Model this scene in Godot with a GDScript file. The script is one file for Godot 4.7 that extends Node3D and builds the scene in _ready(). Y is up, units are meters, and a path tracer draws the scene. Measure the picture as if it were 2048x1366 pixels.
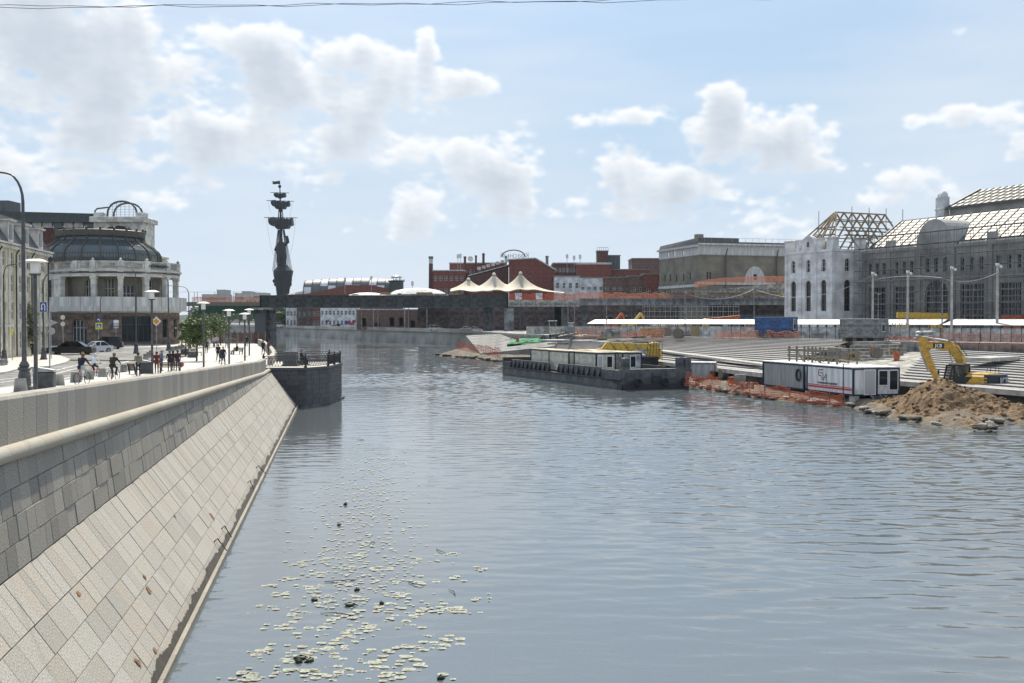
extends Node3D

const F := 2200.0
const EYE := 7.3
var M := {}
var names := {}
var rng := RandomNumberGenerator.new()
var cache := {}

class MB:
	var v := PackedVector3Array()
	var n := PackedVector3Array()
	var c := PackedColorArray()
	var uv := PackedVector2Array()
	var col := Color.WHITE
	var plane_uv := false
	func tri(a: Vector3, b: Vector3, d: Vector3) -> void:
		var k := (b - a).cross(d - a).normalized()
		v.append(a); v.append(d); v.append(b)
		n.append(k); n.append(k); n.append(k)
		c.append(col); c.append(col); c.append(col)
	func trin(a: Vector3, b: Vector3, d: Vector3, na: Vector3, nb: Vector3, nd: Vector3) -> void:
		v.append(a); v.append(d); v.append(b)
		n.append(na); n.append(nd); n.append(nb)
		c.append(col); c.append(col); c.append(col)
	func quad(a: Vector3, b: Vector3, d: Vector3, e: Vector3) -> void:
		tri(a, b, d); tri(a, d, e)
	func quadn(a: Vector3, b: Vector3, d: Vector3, e: Vector3, na: Vector3, nb: Vector3, nd: Vector3, ne: Vector3) -> void:
		trin(a, b, d, na, nb, nd); trin(a, d, e, na, nd, ne)
	func hexa(p: Array) -> void:
		quad(p[4], p[5], p[6], p[7]); quad(p[3], p[2], p[1], p[0])
		for i in 4:
			var j := (i + 1) % 4
			quad(p[i], p[j], p[j + 4], p[i + 4])
	func box(ctr: Vector3, size: Vector3, b := Basis()) -> void:
		var x := b.x * size.x * 0.5
		var y := b.y * size.y * 0.5
		var z := b.z * size.z * 0.5
		hexa([ctr - x - y + z, ctr + x - y + z, ctr + x - y - z, ctr - x - y - z, ctr - x + y + z, ctr + x + y + z, ctr + x + y - z, ctr - x + y - z])
	func bx(x0: float, y0: float, z0: float, x1: float, y1: float, z1: float) -> void:
		box(Vector3(x0 + x1, y0 + y1, z0 + z1) * 0.5, Vector3(absf(x1 - x0), absf(y1 - y0), absf(z1 - z0)))
	func cbox(ctr: Vector3, size: Vector3, k := 0.02, b := Basis()) -> void:
		var hx := size.x * 0.5
		var hz := size.z * 0.5
		var rings := []
		for q in [[-0.5, k, 0.0], [0.5, k, -k], [0.5, k, 0.0]]:
			var e: float = k if rings.size() == 2 else 0.0
			var ring := []
			var X := hx - e
			var Z := hz - e
			var yy: float = size.y * q[0] + q[2]
			for t in [Vector2(-X + k, Z), Vector2(X - k, Z), Vector2(X, Z - k), Vector2(X, -Z + k), Vector2(X - k, -Z), Vector2(-X + k, -Z), Vector2(-X, -Z + k), Vector2(-X, Z - k)]:
				ring.append(ctr + b * Vector3(t.x, yy, t.y))
			rings.append(ring)
		for r in 2:
			for i in 8:
				var j := (i + 1) % 8
				quad(rings[r][i], rings[r][j], rings[r + 1][j], rings[r + 1][i])
		for i in range(1, 7):
			tri(rings[2][0], rings[2][i], rings[2][i + 1]); tri(rings[0][0], rings[0][i + 1], rings[0][i])
	func bar(a: Vector3, b: Vector3, w: float, h := -1.0, up := Vector3.UP) -> void:
		var d := b - a
		var L := d.length()
		if L < 0.0001: return
		var z := d / L
		if absf(z.dot(up)) > 0.98: up = Vector3(1, 0, 0)
		var x := up.cross(z).normalized()
		var y := z.cross(x)
		box((a + b) * 0.5, Vector3(w, w if h < 0 else h, L), Basis(x, y, z))
	func tube(p: Array, r: Array, seg := 8, cap := true) -> void:
		var rings := []
		var nrm := []
		for i in p.size():
			var t: Vector3 = (p[mini(i + 1, p.size() - 1)] - p[maxi(i - 1, 0)]).normalized()
			var up := Vector3(0, 0, 1) if absf(t.y) > 0.7 else Vector3.UP
			var x := up.cross(t).normalized()
			var y := t.cross(x)
			var ring := []
			var nn := []
			for k in seg:
				var a := TAU * k / seg
				var o := x * cos(a) + y * sin(a)
				ring.append(p[i] + o * r[mini(i, r.size() - 1)]); nn.append(o)
			rings.append(ring); nrm.append(nn)
		for i in p.size() - 1:
			for k in seg:
				var j := (k + 1) % seg
				quadn(rings[i][k], rings[i][j], rings[i + 1][j], rings[i + 1][k], nrm[i][k], nrm[i][j], nrm[i + 1][j], nrm[i + 1][k])
		if cap:
			var e := p.size() - 1
			for k in range(1, seg - 1):
				tri(rings[0][0], rings[0][k + 1], rings[0][k]); tri(rings[e][0], rings[e][k], rings[e][k + 1])
	func lathe(prof: Array, seg := 12, at := Vector3.ZERO, a0 := 0.0, a1 := TAU, smooth := true) -> void:
		for i in prof.size() - 1:
			var p: Vector2 = prof[i]
			var q: Vector2 = prof[i + 1]
			var d := (q - p).normalized()
			for k in seg:
				var s := a0 + (a1 - a0) * k / seg
				var e := a0 + (a1 - a0) * (k + 1) / seg
				var u := Vector3(cos(s), 0, -sin(s))
				var w := Vector3(cos(e), 0, -sin(e))
				var A := at + u * p.x + Vector3(0, p.y, 0)
				var B := at + w * p.x + Vector3(0, p.y, 0)
				var C := at + w * q.x + Vector3(0, q.y, 0)
				var D := at + u * q.x + Vector3(0, q.y, 0)
				if smooth:
					var nu := (u * d.y - Vector3(0, d.x, 0))
					var nw := (w * d.y - Vector3(0, d.x, 0))
					if p.x > 0.0001: trin(A, B, C, nu, nw, nw)
					if q.x > 0.0001: trin(A, C, D, nu, nw, nu)
				else:
					if p.x > 0.0001: tri(A, B, C)
					if q.x > 0.0001: tri(A, C, D)
	func prism(poly: Array, z0: float, z1: float, xf := Transform3D()) -> void:
		var pts := PackedVector2Array(poly)
		if Geometry2D.is_polygon_clockwise(pts): pts.reverse()
		var idx := Geometry2D.triangulate_polygon(pts)
		for i in range(0, idx.size(), 3):
			var a := pts[idx[i]]
			var b := pts[idx[i + 1]]
			var d := pts[idx[i + 2]]
			if (b - a).cross(d - a) < 0:
				var t := b
				b = d; d = t
			tri(xf * Vector3(a.x, a.y, z1), xf * Vector3(b.x, b.y, z1), xf * Vector3(d.x, d.y, z1))
			tri(xf * Vector3(a.x, a.y, z0), xf * Vector3(d.x, d.y, z0), xf * Vector3(b.x, b.y, z0))
		for i in pts.size():
			var a := pts[i]
			var b := pts[(i + 1) % pts.size()]
			quad(xf * Vector3(a.x, a.y, z0), xf * Vector3(b.x, b.y, z0), xf * Vector3(b.x, b.y, z1), xf * Vector3(a.x, a.y, z1))
	func blob(ctr: Vector3, r: Vector3, rough: float, noise: FastNoiseLite, lon := 10, lat := 6, b := Basis()) -> void:
		var g := []
		for i in lat + 1:
			var row := []
			var ph := PI * i / lat - PI * 0.5
			for k in lon:
				var th := TAU * k / lon
				var o := Vector3(cos(ph) * cos(th), sin(ph), -cos(ph) * sin(th))
				var f := 1.0 + rough * noise.get_noise_3dv(ctr * 3.1 + o * 1.7)
				row.append(ctr + b * (o * r * f))
			g.append(row)
		for i in lat:
			for k in lon:
				var j := (k + 1) % lon
				var nn := []
				for q in [g[i][k], g[i][j], g[i + 1][j], g[i + 1][k]]:
					nn.append(((q - ctr) / (r * r)).normalized())
				quadn(g[i][k], g[i][j], g[i + 1][j], g[i + 1][k], nn[0], nn[1], nn[2], nn[3])
	func stone(a: Vector3, b: Vector3, d: Vector3, e: Vector3, proud := 0.02, gap := 0.008, ch := 0.012, back := 0.06) -> void:
		var m := (a + b + d + e) * 0.25
		var nn := (b - a).cross(e - a).normalized()
		var o := []
		var f := []
		for q in [a, b, d, e]:
			var t: Vector3 = (q - m)
			var s := maxf(0.2, 1.0 - gap * 1.3 / maxf(t.length(), 0.01))
			var s2 := maxf(0.1, 1.0 - (gap + ch) * 1.3 / maxf(t.length(), 0.01))
			o.append(m + t * s + nn * (proud - ch)); f.append(m + t * s2 + nn * proud)
		quad(f[0], f[1], f[2], f[3])
		for i in 4:
			var j := (i + 1) % 4
			quad(o[i], o[j], f[j], f[i])
			quad(o[i] - nn * back, o[j] - nn * back, o[j], o[i])
	func mesh() -> ArrayMesh:
		var arr := []
		arr.resize(Mesh.ARRAY_MAX)
		arr[Mesh.ARRAY_VERTEX] = v
		arr[Mesh.ARRAY_NORMAL] = n
		arr[Mesh.ARRAY_COLOR] = c
		if plane_uv:
			for i in v.size():
				var t := Vector3.UP.cross(n[i])
				t = t.normalized() if t.length() > 0.05 else Vector3.RIGHT
				uv.append(Vector2(v[i].dot(t), v[i].dot(n[i].cross(t))))
		if uv.size() == v.size(): arr[Mesh.ARRAY_TEX_UV] = uv
		var m := ArrayMesh.new()
		if v.size() > 0: m.add_surface_from_arrays(Mesh.PRIMITIVE_TRIANGLES, arr)
		return m

func V(x: float, y: float, d: float) -> Vector3:
	return Vector3(x, y, -d)
func pX(px: float, d: float) -> float:
	return (px - 1024.0) / F * d
func pY(py: float, d: float) -> float:
	return EYE + (640.0 - py) / F * d
func at(px: float, py: float, d: float) -> Vector3:
	return V(pX(px, d), pY(py, d), d)
func wp(px: float, py: float, y := 0.0) -> Vector3:
	var d := (EYE - y) * F / (py - 640.0)
	return V(pX(px, d), y, d)
func G(d: float) -> float:
	return maxf(3.05, 5.4 - 0.0274 * d)
func gp(px: float, py: float) -> Vector3:
	var s := (py - 640.0) / F
	var d := 4.25 / s
	if d < 85.8 or s > 0.0495: d = 1.9 / (s - 0.0274)
	return V(pX(px, d), G(d), d)
func lerp_table(t: Array, d: float) -> float:
	for i in t.size() - 1:
		if d <= t[i + 1][0] or i == t.size() - 2:
			return lerpf(t[i][1], t[i + 1][1], (d - t[i][0]) / (t[i + 1][0] - t[i][0]))
	return t[0][1]
const BANK := [[-60, 2.8], [0, -6.6], [88, -20.4], [97, -21.6], [111, -24.2], [134, -29.6], [170, -38.6], [190, -44.0], [290, -76.0], [390, -104.0], [700, -215.0], [1300, -450.0]]
const FARB := [[305, -11.5], [535, -119.0], [900, -300.0], [1300, -520.0]]
func bankX(d: float) -> float:
	return lerp_table(BANK, d)
func curbX(d: float) -> float:
	return -16.2 - 0.175 * d

func numbered(s: String) -> String:
	names[s] = names.get(s, -1) + 1
	return s if names[s] == 0 else "%s_%03d" % [s, names[s]]
func tag(o: Node3D, label: String, category: String, group := "") -> Node3D:
	o.set_meta("label", label); o.set_meta("category", category)
	if group: o.set_meta("group", group)
	return o
func thing(called: String, label: String, category: String, pos := Vector3.ZERO, yaw := 0.0, group := "") -> Node3D:
	var o := Node3D.new()
	o.name = numbered(called)
	add_child(o)
	o.position = pos; o.rotation.y = yaw
	return tag(o, label, category, group)
func obj(called: String, shape, m: Material, parent: Node = null) -> MeshInstance3D:
	var o := MeshInstance3D.new()
	if shape is MB:
		shape.plane_uv = m == M.granite
		o.mesh = shape.mesh()
	else: o.mesh = shape
	o.material_override = m
	if parent == null:
		o.name = numbered(called)
		add_child(o)
	else:
		o.name = called
		parent.add_child(o, true)
	return o
func struct(called: String, shape, m: Material) -> MeshInstance3D:
	var o := obj(called, shape, m)
	o.set_meta("kind", "structure")
	return o
func stuff(o: Node3D) -> Node3D:
	o.set_meta("kind", "stuff")
	return o
func dup(o: Node3D, pos: Vector3, yaw: float, label := "") -> Node3D:
	var r: Node3D = o.duplicate()
	r.name = numbered(String(o.name).rstrip("0123456789").trim_suffix("_"))
	add_child(r)
	r.position = pos; r.rotation.y = yaw
	if label: r.set_meta("label", label)
	return r

func pattern(freq: float, oct: int, lo: float, hi: float, size := 256, kind := FastNoiseLite.TYPE_SIMPLEX_SMOOTH, fine := 0.0, seed_ := 1, stretch := 1) -> ImageTexture:
	var ns := FastNoiseLite.new()
	ns.noise_type = kind; ns.frequency = freq; ns.seed = seed_
	ns.fractal_octaves = oct
	var img := ns.get_seamless_image(size, size / stretch)
	if stretch > 1: img.resize(size, size)
	var dat := img.get_data()
	var r := RandomNumberGenerator.new()
	r.seed = seed_ * 7 + 3
	for i in dat.size():
		var t := dat[i] / 255.0
		var x := lo + (hi - lo) * t
		if fine > 0.0: x += fine * (r.randf() - 0.5)
		dat[i] = int(clampf(x, 0, 1) * 255.0)
	var im := Image.create_from_data(size, size, false, Image.FORMAT_L8, dat)
	im.convert(Image.FORMAT_RGB8)
	return ImageTexture.create_from_image(im)
func relief(freq: float, oct: int, strength: float, size := 256, seed_ := 5) -> ImageTexture:
	var ns := FastNoiseLite.new()
	ns.frequency = freq; ns.seed = seed_; ns.fractal_octaves = oct
	var img := ns.get_seamless_image(size, size)
	img.convert(Image.FORMAT_RGB8)
	img.bump_map_to_normal_map(strength)
	return ImageTexture.create_from_image(img)
func mk(c: Color, rough := 0.85, tex: Texture2D = null, scale := 0.5, metal := 0.0, nrm: Texture2D = null, nscale := 1.0) -> StandardMaterial3D:
	var m := StandardMaterial3D.new()
	m.albedo_color = c.linear_to_srgb()
	m.roughness = rough; m.metallic = metal
	m.vertex_color_use_as_albedo = true
	if tex:
		m.albedo_texture = tex
	if nrm:
		m.normal_enabled = true; m.normal_texture = nrm; m.normal_scale = nscale
	if tex or nrm:
		m.uv1_triplanar = true; m.uv1_world_triplanar = true
		m.uv1_scale = Vector3.ONE * scale
	return m
func gl(c: Color, rough := 0.04) -> StandardMaterial3D:
	var m := StandardMaterial3D.new()
	m.albedo_color = c.linear_to_srgb(); m.roughness = rough; m.metallic_specular = 0.4
	return m
const ORD := ["first", "second", "third", "fourth", "fifth", "sixth", "seventh", "eighth", "ninth", "tenth", "eleventh", "twelfth", "thirteenth", "fourteenth", "fifteenth", "sixteenth", "seventeenth", "eighteenth"]

func make_materials() -> void:
	var mott := pattern(0.012, 5, 0.70, 1.02, 256, FastNoiseLite.TYPE_SIMPLEX_SMOOTH, 0.07, 2)
	var speck := pattern(0.03, 4, 0.66, 1.04, 256, FastNoiseLite.TYPE_SIMPLEX_SMOOTH, 0.22, 4)
	var stain := pattern(0.010, 6, 0.50, 1.14, 256, FastNoiseLite.TYPE_SIMPLEX_SMOOTH, 0.06, 9)
	var streak := pattern(0.02, 4, 0.74, 1.02, 256, FastNoiseLite.TYPE_SIMPLEX_SMOOTH, 0.05, 11, 8)
	var rgh := relief(0.05, 4, 5.0)
	var grit := relief(0.15, 3, 4.0, 256, 8)
	M.granite = mk(Color(0.50, 0.475, 0.43), 0.85, speck, 2.4, 0, grit, 0.4)
	M.granite.uv1_triplanar = false; M.granite.uv1_world_triplanar = false
	M.granite_dark = mk(Color(0.13, 0.13, 0.135), 0.8, speck, 0.8, 0, grit, 0.5)
	M.joint = mk(Color(0.13, 0.125, 0.115), 0.95, mott, 0.5)
	M.slime = mk(Color(0.05, 0.037, 0.022), 0.6, stain, 0.8)
	M.asphalt = mk(Color(0.24, 0.24, 0.235), 0.9, stain, 0.12, 0, grit, 0.4)
	M.paving = mk(Color(0.62, 0.595, 0.555), 0.85, speck, 0.35, 0, grit, 0.2)
	M.kerb = mk(Color(0.42, 0.41, 0.39), 0.85, speck, 0.7)
	M.paint = mk(Color(0.72, 0.72, 0.70), 0.7, stain, 0.5)
	M.concrete = mk(Color(0.42, 0.405, 0.37), 0.9, stain, 0.25, 0, grit, 0.4)
	M.concrete_light = mk(Color(0.52, 0.50, 0.465), 0.9, mott, 0.3, 0, grit, 0.3)
	M.concrete_dark = mk(Color(0.13, 0.13, 0.13), 0.9, stain, 0.2, 0, grit, 0.4)
	M.earth = mk(Color(0.19, 0.15, 0.105), 0.95, stain, 0.3, 0, rgh, 1.0)
	M.soil = mk(Color(0.25, 0.155, 0.078), 0.97, stain, 0.45, 0, rgh, 1.6)
	M.sand = mk(Color(0.42, 0.30, 0.165), 0.97, mott, 0.6, 0, rgh, 1.2)
	M.cream = mk(Color(0.78, 0.71, 0.52), 0.85, mott, 0.12)
	M.offwhite = mk(Color(0.72, 0.70, 0.64), 0.85, mott, 0.2)
	M.white_plaster = mk(Color(0.76, 0.765, 0.78), 0.9, mott, 0.12)
	M.grey_plaster = mk(Color(0.47, 0.465, 0.455), 0.9, mott, 0.07)
	M.tan_stone = mk(Color(0.20, 0.15, 0.118), 0.85, stain, 0.25, 0, grit, 0.4)
	M.brown_plaster = mk(Color(0.245, 0.22, 0.17), 0.9, mott, 0.06)
	M.trim_white = mk(Color(0.62, 0.62, 0.60), 0.85, streak, 0.15)
	M.brick = mk(Color(0.215, 0.068, 0.05), 0.9, mott, 0.35)
	M.brick_dark = mk(Color(0.125, 0.055, 0.045), 0.9, mott, 0.3)
	M.brick_brown = mk(Color(0.19, 0.115, 0.09), 0.9, mott, 0.3)
	M.slate = mk(Color(0.10, 0.105, 0.11), 0.6, streak, 0.2)
	M.roof_metal = mk(Color(0.22, 0.225, 0.225), 0.5, streak, 0.2, 0.3)
	M.roof_light = mk(Color(0.55, 0.55, 0.54), 0.5, streak, 0.15)
	M.olive = mk(Color(0.095, 0.095, 0.078), 0.6, streak, 0.2, 0.2)
	M.darkgreen = mk(Color(0.042, 0.05, 0.044), 0.5, streak, 0.2, 0.2)
	M.steel_dark = mk(Color(0.062, 0.07, 0.07), 0.6, stain, 0.2, 0.2)
	M.steel_grey = mk(Color(0.26, 0.27, 0.28), 0.6, stain, 0.15, 0.2)
	M.pole = mk(Color(0.10, 0.103, 0.107), 0.5, mott, 0.8, 0.2)
	M.pole_light = mk(Color(0.40, 0.41, 0.42), 0.5, mott, 0.4, 0.2)
	M.black_iron = mk(Color(0.012, 0.012, 0.013), 0.45)
	M.bronze = mk(Color(0.012, 0.015, 0.015), 0.55, mott, 0.1, 0.3)
	M.galv = mk(Color(0.46, 0.475, 0.48), 0.45, streak, 0.4, 0.35)
	M.zinc_dirty = mk(Color(0.30, 0.315, 0.31), 0.6, stain, 0.6, 0.2)
	M.white_sheet = mk(Color(0.78, 0.78, 0.79), 0.6, streak, 0.3)
	M.canopy = mk(Color(0.47, 0.50, 0.54), 0.55, streak, 0.25)
	M.white_paint = mk(Color(0.72, 0.72, 0.71), 0.5, mott, 0.4)
	M.cabin_tan = mk(Color(0.76, 0.73, 0.62), 0.75, mott, 0.3)
	M.cabin_grey = mk(Color(0.55, 0.56, 0.565), 0.7, stain, 0.3)
	M.cabin_roof = mk(Color(0.62, 0.52, 0.38), 0.8, stain, 0.4)
	M.blue_paint = mk(Color(0.035, 0.11, 0.30), 0.5, stain, 0.5)
	M.navy = mk(Color(0.012, 0.025, 0.07), 0.5, stain, 0.5)
	M.sign_blue = mk(Color(0.012, 0.045, 0.22), 0.4)
	M.sign_white = mk(Color(0.75, 0.75, 0.75), 0.4)
	M.sign_yellow = mk(Color(0.70, 0.70, 0.04), 0.4)
	M.sign_orange = mk(Color(0.70, 0.30, 0.01), 0.4)
	M.sign_back = mk(Color(0.42, 0.43, 0.44), 0.45, null, 1.0, 0.4)
	M.yellow = mk(Color(0.66, 0.38, 0.045), 0.45, mott, 0.8)
	M.crane_yellow = mk(Color(0.70, 0.45, 0.055), 0.5, mott, 0.6)
	M.orange = mk(Color(0.58, 0.12, 0.03), 0.5, stain, 0.6)
	M.red = mk(Color(0.45, 0.02, 0.025), 0.5)
	M.pink = mk(Color(0.42, 0.13, 0.18), 0.6)
	M.ink = mk(Color(0.016, 0.018, 0.03), 0.6)
	M.mesh_orange = mk(Color(0.55, 0.11, 0.045), 0.8)
	M.mesh_faded = mk(Color(0.60, 0.24, 0.14), 0.85)
	M.green_tarp = mk(Color(0.02, 0.30, 0.13), 0.8, mott, 0.8, 0, rgh, 1.0)
	M.green_net = mk(Color(0.012, 0.075, 0.045), 0.8, mott, 0.3)
	M.timber = mk(Color(0.34, 0.26, 0.15), 0.85, streak, 0.8)
	M.timber_grey = mk(Color(0.22, 0.19, 0.15), 0.9, streak, 0.8)
	M.plywood = mk(Color(0.42, 0.29, 0.14), 0.85, streak, 0.4)
	M.slat = mk(Color(0.36, 0.35, 0.34), 0.85, streak, 0.6)
	M.barge = mk(Color(0.105, 0.115, 0.122), 0.6, stain, 0.35)
	M.barge_low = mk(Color(0.02, 0.022, 0.024), 0.5, stain, 0.35)
	M.rubber = mk(Color(0.015, 0.015, 0.016), 0.85)
	M.metal_rim = mk(Color(0.35, 0.36, 0.37), 0.35, null, 1.0, 0.8)
	M.car_black = mk(Color(0.008, 0.009, 0.011), 0.18)
	M.car_white = mk(Color(0.62, 0.64, 0.68), 0.25)
	M.car_navy = mk(Color(0.012, 0.016, 0.03), 0.2)
	M.car_silver = mk(Color(0.45, 0.46, 0.47), 0.3, null, 1.0, 0.4)
	M.lamp_glass = mk(Color(0.75, 0.75, 0.74), 0.35)
	M.lamp_red = mk(Color(0.25, 0.01, 0.01), 0.3)
	M.glass_dark = gl(Color(0.014, 0.018, 0.022))
	M.glass_dome = gl(Color(0.022, 0.035, 0.042), 0.08)
	M.glass_dome.metallic = 0.35; M.glass_dome.albedo_color = Color(0.36, 0.385, 0.39)
	M.far_wall = mk(Color(0.40, 0.385, 0.35), 0.9, stain, 0.03)
	M.glass_roof = gl(Color(0.10, 0.11, 0.12), 0.5)
	M.glass_car = gl(Color(0.006, 0.007, 0.008))
	M.glass_cab = gl(Color(0.05, 0.06, 0.06), 0.03)
	M.glass_cab.transparency = BaseMaterial3D.TRANSPARENCY_ALPHA; M.glass_cab.albedo_color.a = 0.45
	M.dark_room = mk(Color(0.06, 0.058, 0.056), 0.9)
	M.tent = mk(Color(0.66, 0.58, 0.45), 0.7, mott, 0.05)
	M.tent.backlight_enabled = true; M.tent.backlight = Color(0.35, 0.30, 0.22)
	M.tarp_white = mk(Color(0.62, 0.62, 0.60), 0.6, mott, 0.3, 0, rgh, 0.8)
	M.bark = mk(Color(0.07, 0.052, 0.036), 0.95, streak, 1.0)
	M.leaf = mk(Color(0.085, 0.13, 0.03), 0.6)
	M.leaf.backlight_enabled = true; M.leaf.backlight = Color(0.12, 0.17, 0.03)
	M.leaf_dry = mk(Color(0.13, 0.13, 0.06), 0.7)
	M.lily = mk(Color(0.115, 0.14, 0.095), 0.55)
	M.lily_dark = mk(Color(0.02, 0.03, 0.012), 0.6)
	M.sandbag = mk(Color(0.40, 0.36, 0.29), 0.95, mott, 1.0, 0, rgh, 0.8)
	M.body = mk(Color.WHITE, 0.85)
	M.hair = mk(Color.WHITE, 0.7)
	M.wood_bench = mk(Color(0.12, 0.075, 0.04), 0.7, streak, 1.0)
	M.cable = mk(Color(0.015, 0.015, 0.016), 0.6)
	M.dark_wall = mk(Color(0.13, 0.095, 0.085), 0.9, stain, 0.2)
	M.rust = mk(Color(0.30, 0.15, 0.055), 0.9, stain, 1.5)
	M.grime = mk(Color(0.22, 0.205, 0.18), 0.9, stain, 1.5)
	M.hill = mk(Color(0.035, 0.05, 0.028), 0.95, mott, 0.03)

func wall(mb: MB, xf: Transform3D, x0: float, x1: float, y0: float, y1: float, holes: Array, deep := 0.3) -> void:
	var ys := [y0, y1]
	for h in holes:
		ys.append(h[1]); ys.append(h[1] + h[3])
	ys.sort()
	for i in ys.size() - 1:
		var a: float = ys[i]
		var b: float = ys[i + 1]
		if b - a < 0.0005: continue
		var mid := (a + b) * 0.5
		var cuts := []
		for h in holes:
			if h[1] < mid and h[1] + h[3] > mid: cuts.append([h[0], h[0] + h[2]])
		cuts.sort_custom(func(p, q): return p[0] < q[0])
		var x := x0
		for q in cuts + [[x1, x1]]:
			if q[0] - x > 0.0005:
				mb.quad(xf * Vector3(x, a, 0), xf * Vector3(q[0], a, 0), xf * Vector3(q[0], b, 0), xf * Vector3(x, b, 0))
				mb.quad(xf * Vector3(q[0], a, -deep), xf * Vector3(x, a, -deep), xf * Vector3(x, b, -deep), xf * Vector3(q[0], b, -deep))
			x = q[1]
	for h in holes:
		var p := [Vector2(h[0], h[1]), Vector2(h[0] + h[2], h[1]), Vector2(h[0] + h[2], h[1] + h[3]), Vector2(h[0], h[1] + h[3])]
		for i in 4:
			var a: Vector2 = p[i]
			var b: Vector2 = p[(i + 1) % 4]
			mb.quad(xf * Vector3(a.x, a.y, 0), xf * Vector3(a.x, a.y, -deep), xf * Vector3(b.x, b.y, -deep), xf * Vector3(b.x, b.y, 0))
	mb.quad(xf * Vector3(x0, y0, -deep), xf * Vector3(x0, y0, 0), xf * Vector3(x0, y1, 0), xf * Vector3(x0, y1, -deep))
	mb.quad(xf * Vector3(x1, y0, 0), xf * Vector3(x1, y0, -deep), xf * Vector3(x1, y1, -deep), xf * Vector3(x1, y1, 0))
	mb.quad(xf * Vector3(x0, y1, 0), xf * Vector3(x1, y1, 0), xf * Vector3(x1, y1, -deep), xf * Vector3(x0, y1, -deep))
func arch_fill(mb: MB, xf: Transform3D, h: Array, deep := 0.3) -> void:
	var r: float = h[2] * 0.5
	var cx: float = h[0] + r
	var cy: float = h[1] + h[3] - r
	for s in [-1.0, 1.0]:
		var last := Vector2(cx + s * r, cy)
		for k in range(1, 9):
			var a := PI * 0.5 * k / 8.0
			var p := Vector2(cx + s * r * cos(a), cy + r * sin(a))
			var A := xf * Vector3(last.x, last.y, 0)
			var B := xf * Vector3(p.x, p.y, 0)
			var C := xf * Vector3(p.x, cy + r, 0)
			var D := xf * Vector3(last.x, cy + r, 0)
			if s > 0: mb.quad(B, A, D, C)
			else: mb.quad(A, B, C, D)
			var k2 := xf.basis.z * deep
			if s > 0: mb.quad(A, B, B - k2, A - k2)
			else: mb.quad(B, A, A - k2, B - k2)
			last = p
func window(parent: Node3D, xf: Transform3D, w: float, h: float, nx: int, ny: int, fm: Material, gm: Material, fw := 0.08, arch := false) -> MeshInstance3D:
	var key := "w%.2f_%.2f_%d_%d_%.2f_%s" % [w, h, nx, ny, fw, arch]
	if not cache.has(key):
		var mb := MB.new()
		var hh := h - (w * 0.5 if arch else 0.0)
		for i in nx + 1:
			var x := lerpf(fw * 0.5, w - fw * 0.5, float(i) / nx)
			var top := hh
			if arch: top = hh + sqrt(maxf(0.0, w * w * 0.25 - pow(x - w * 0.5, 2))) - 0.01
			mb.bx(x - fw * 0.5, 0, -0.04, x + fw * 0.5, top, 0.04)
		for j in ny + 1:
			var y := lerpf(fw * 0.5, hh - fw * 0.5, float(j) / ny)
			mb.bx(fw, y - fw * 0.5, -0.036, w - fw, y + fw * 0.5, 0.036)
		if arch:
			var last := Vector3(w - fw * 0.5, hh, 0)
			for k in range(1, 11):
				var a := PI * k / 10.0
				var p := Vector3(w * 0.5 + (w - fw) * 0.5 * cos(a), hh + (w - fw) * 0.5 * sin(a), 0)
				mb.bar(last, p, 0.07, fw)
				last = p
		var g := MB.new()
		g.bx(0.01, 0.01, -0.012, w - 0.01, hh, 0.012)
		if arch:
			var poly := []
			for k in 11: poly.append(Vector2(w * 0.5 + (w * 0.5 - 0.01) * cos(PI * k / 10.0), hh + (w * 0.5 - 0.01) * sin(PI * k / 10.0)))
			g.prism(poly, -0.012, 0.012)
		cache[key] = [mb.mesh(), g.mesh()]
	var o := obj("window", cache[key][0], fm, parent)
	o.transform = xf
	obj("pane", cache[key][1], gm, o)
	return o
func frame_at(o: Vector3, along: Vector3) -> Transform3D:
	var x := Vector3(along.x, 0, along.z).normalized()
	return Transform3D(Basis(x, Vector3.UP, x.cross(Vector3.UP)), o)
func text_mesh(t: String, size: float, depth: float, bold := true) -> TextMesh:
	var f := SystemFont.new()
	f.font_names = PackedStringArray(["Droid Sans"])
	f.font_weight = 700 if bold else 400
	var m := TextMesh.new()
	m.text = t; m.font = f; m.font_size = 32; m.pixel_size = size / 32.0; m.depth = depth
	return m
func rod_line(mb: MB, pts: Array, r: float, seg := 5) -> void:
	mb.tube(pts, [r], seg)
func sag(a: Vector3, b: Vector3, drop: float, n := 10) -> Array:
	var r := []
	for i in n + 1:
		var t := float(i) / n
		r.append(a.lerp(b, t) - Vector3(0, drop * 4.0 * t * (1 - t), 0))
	return r

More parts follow.
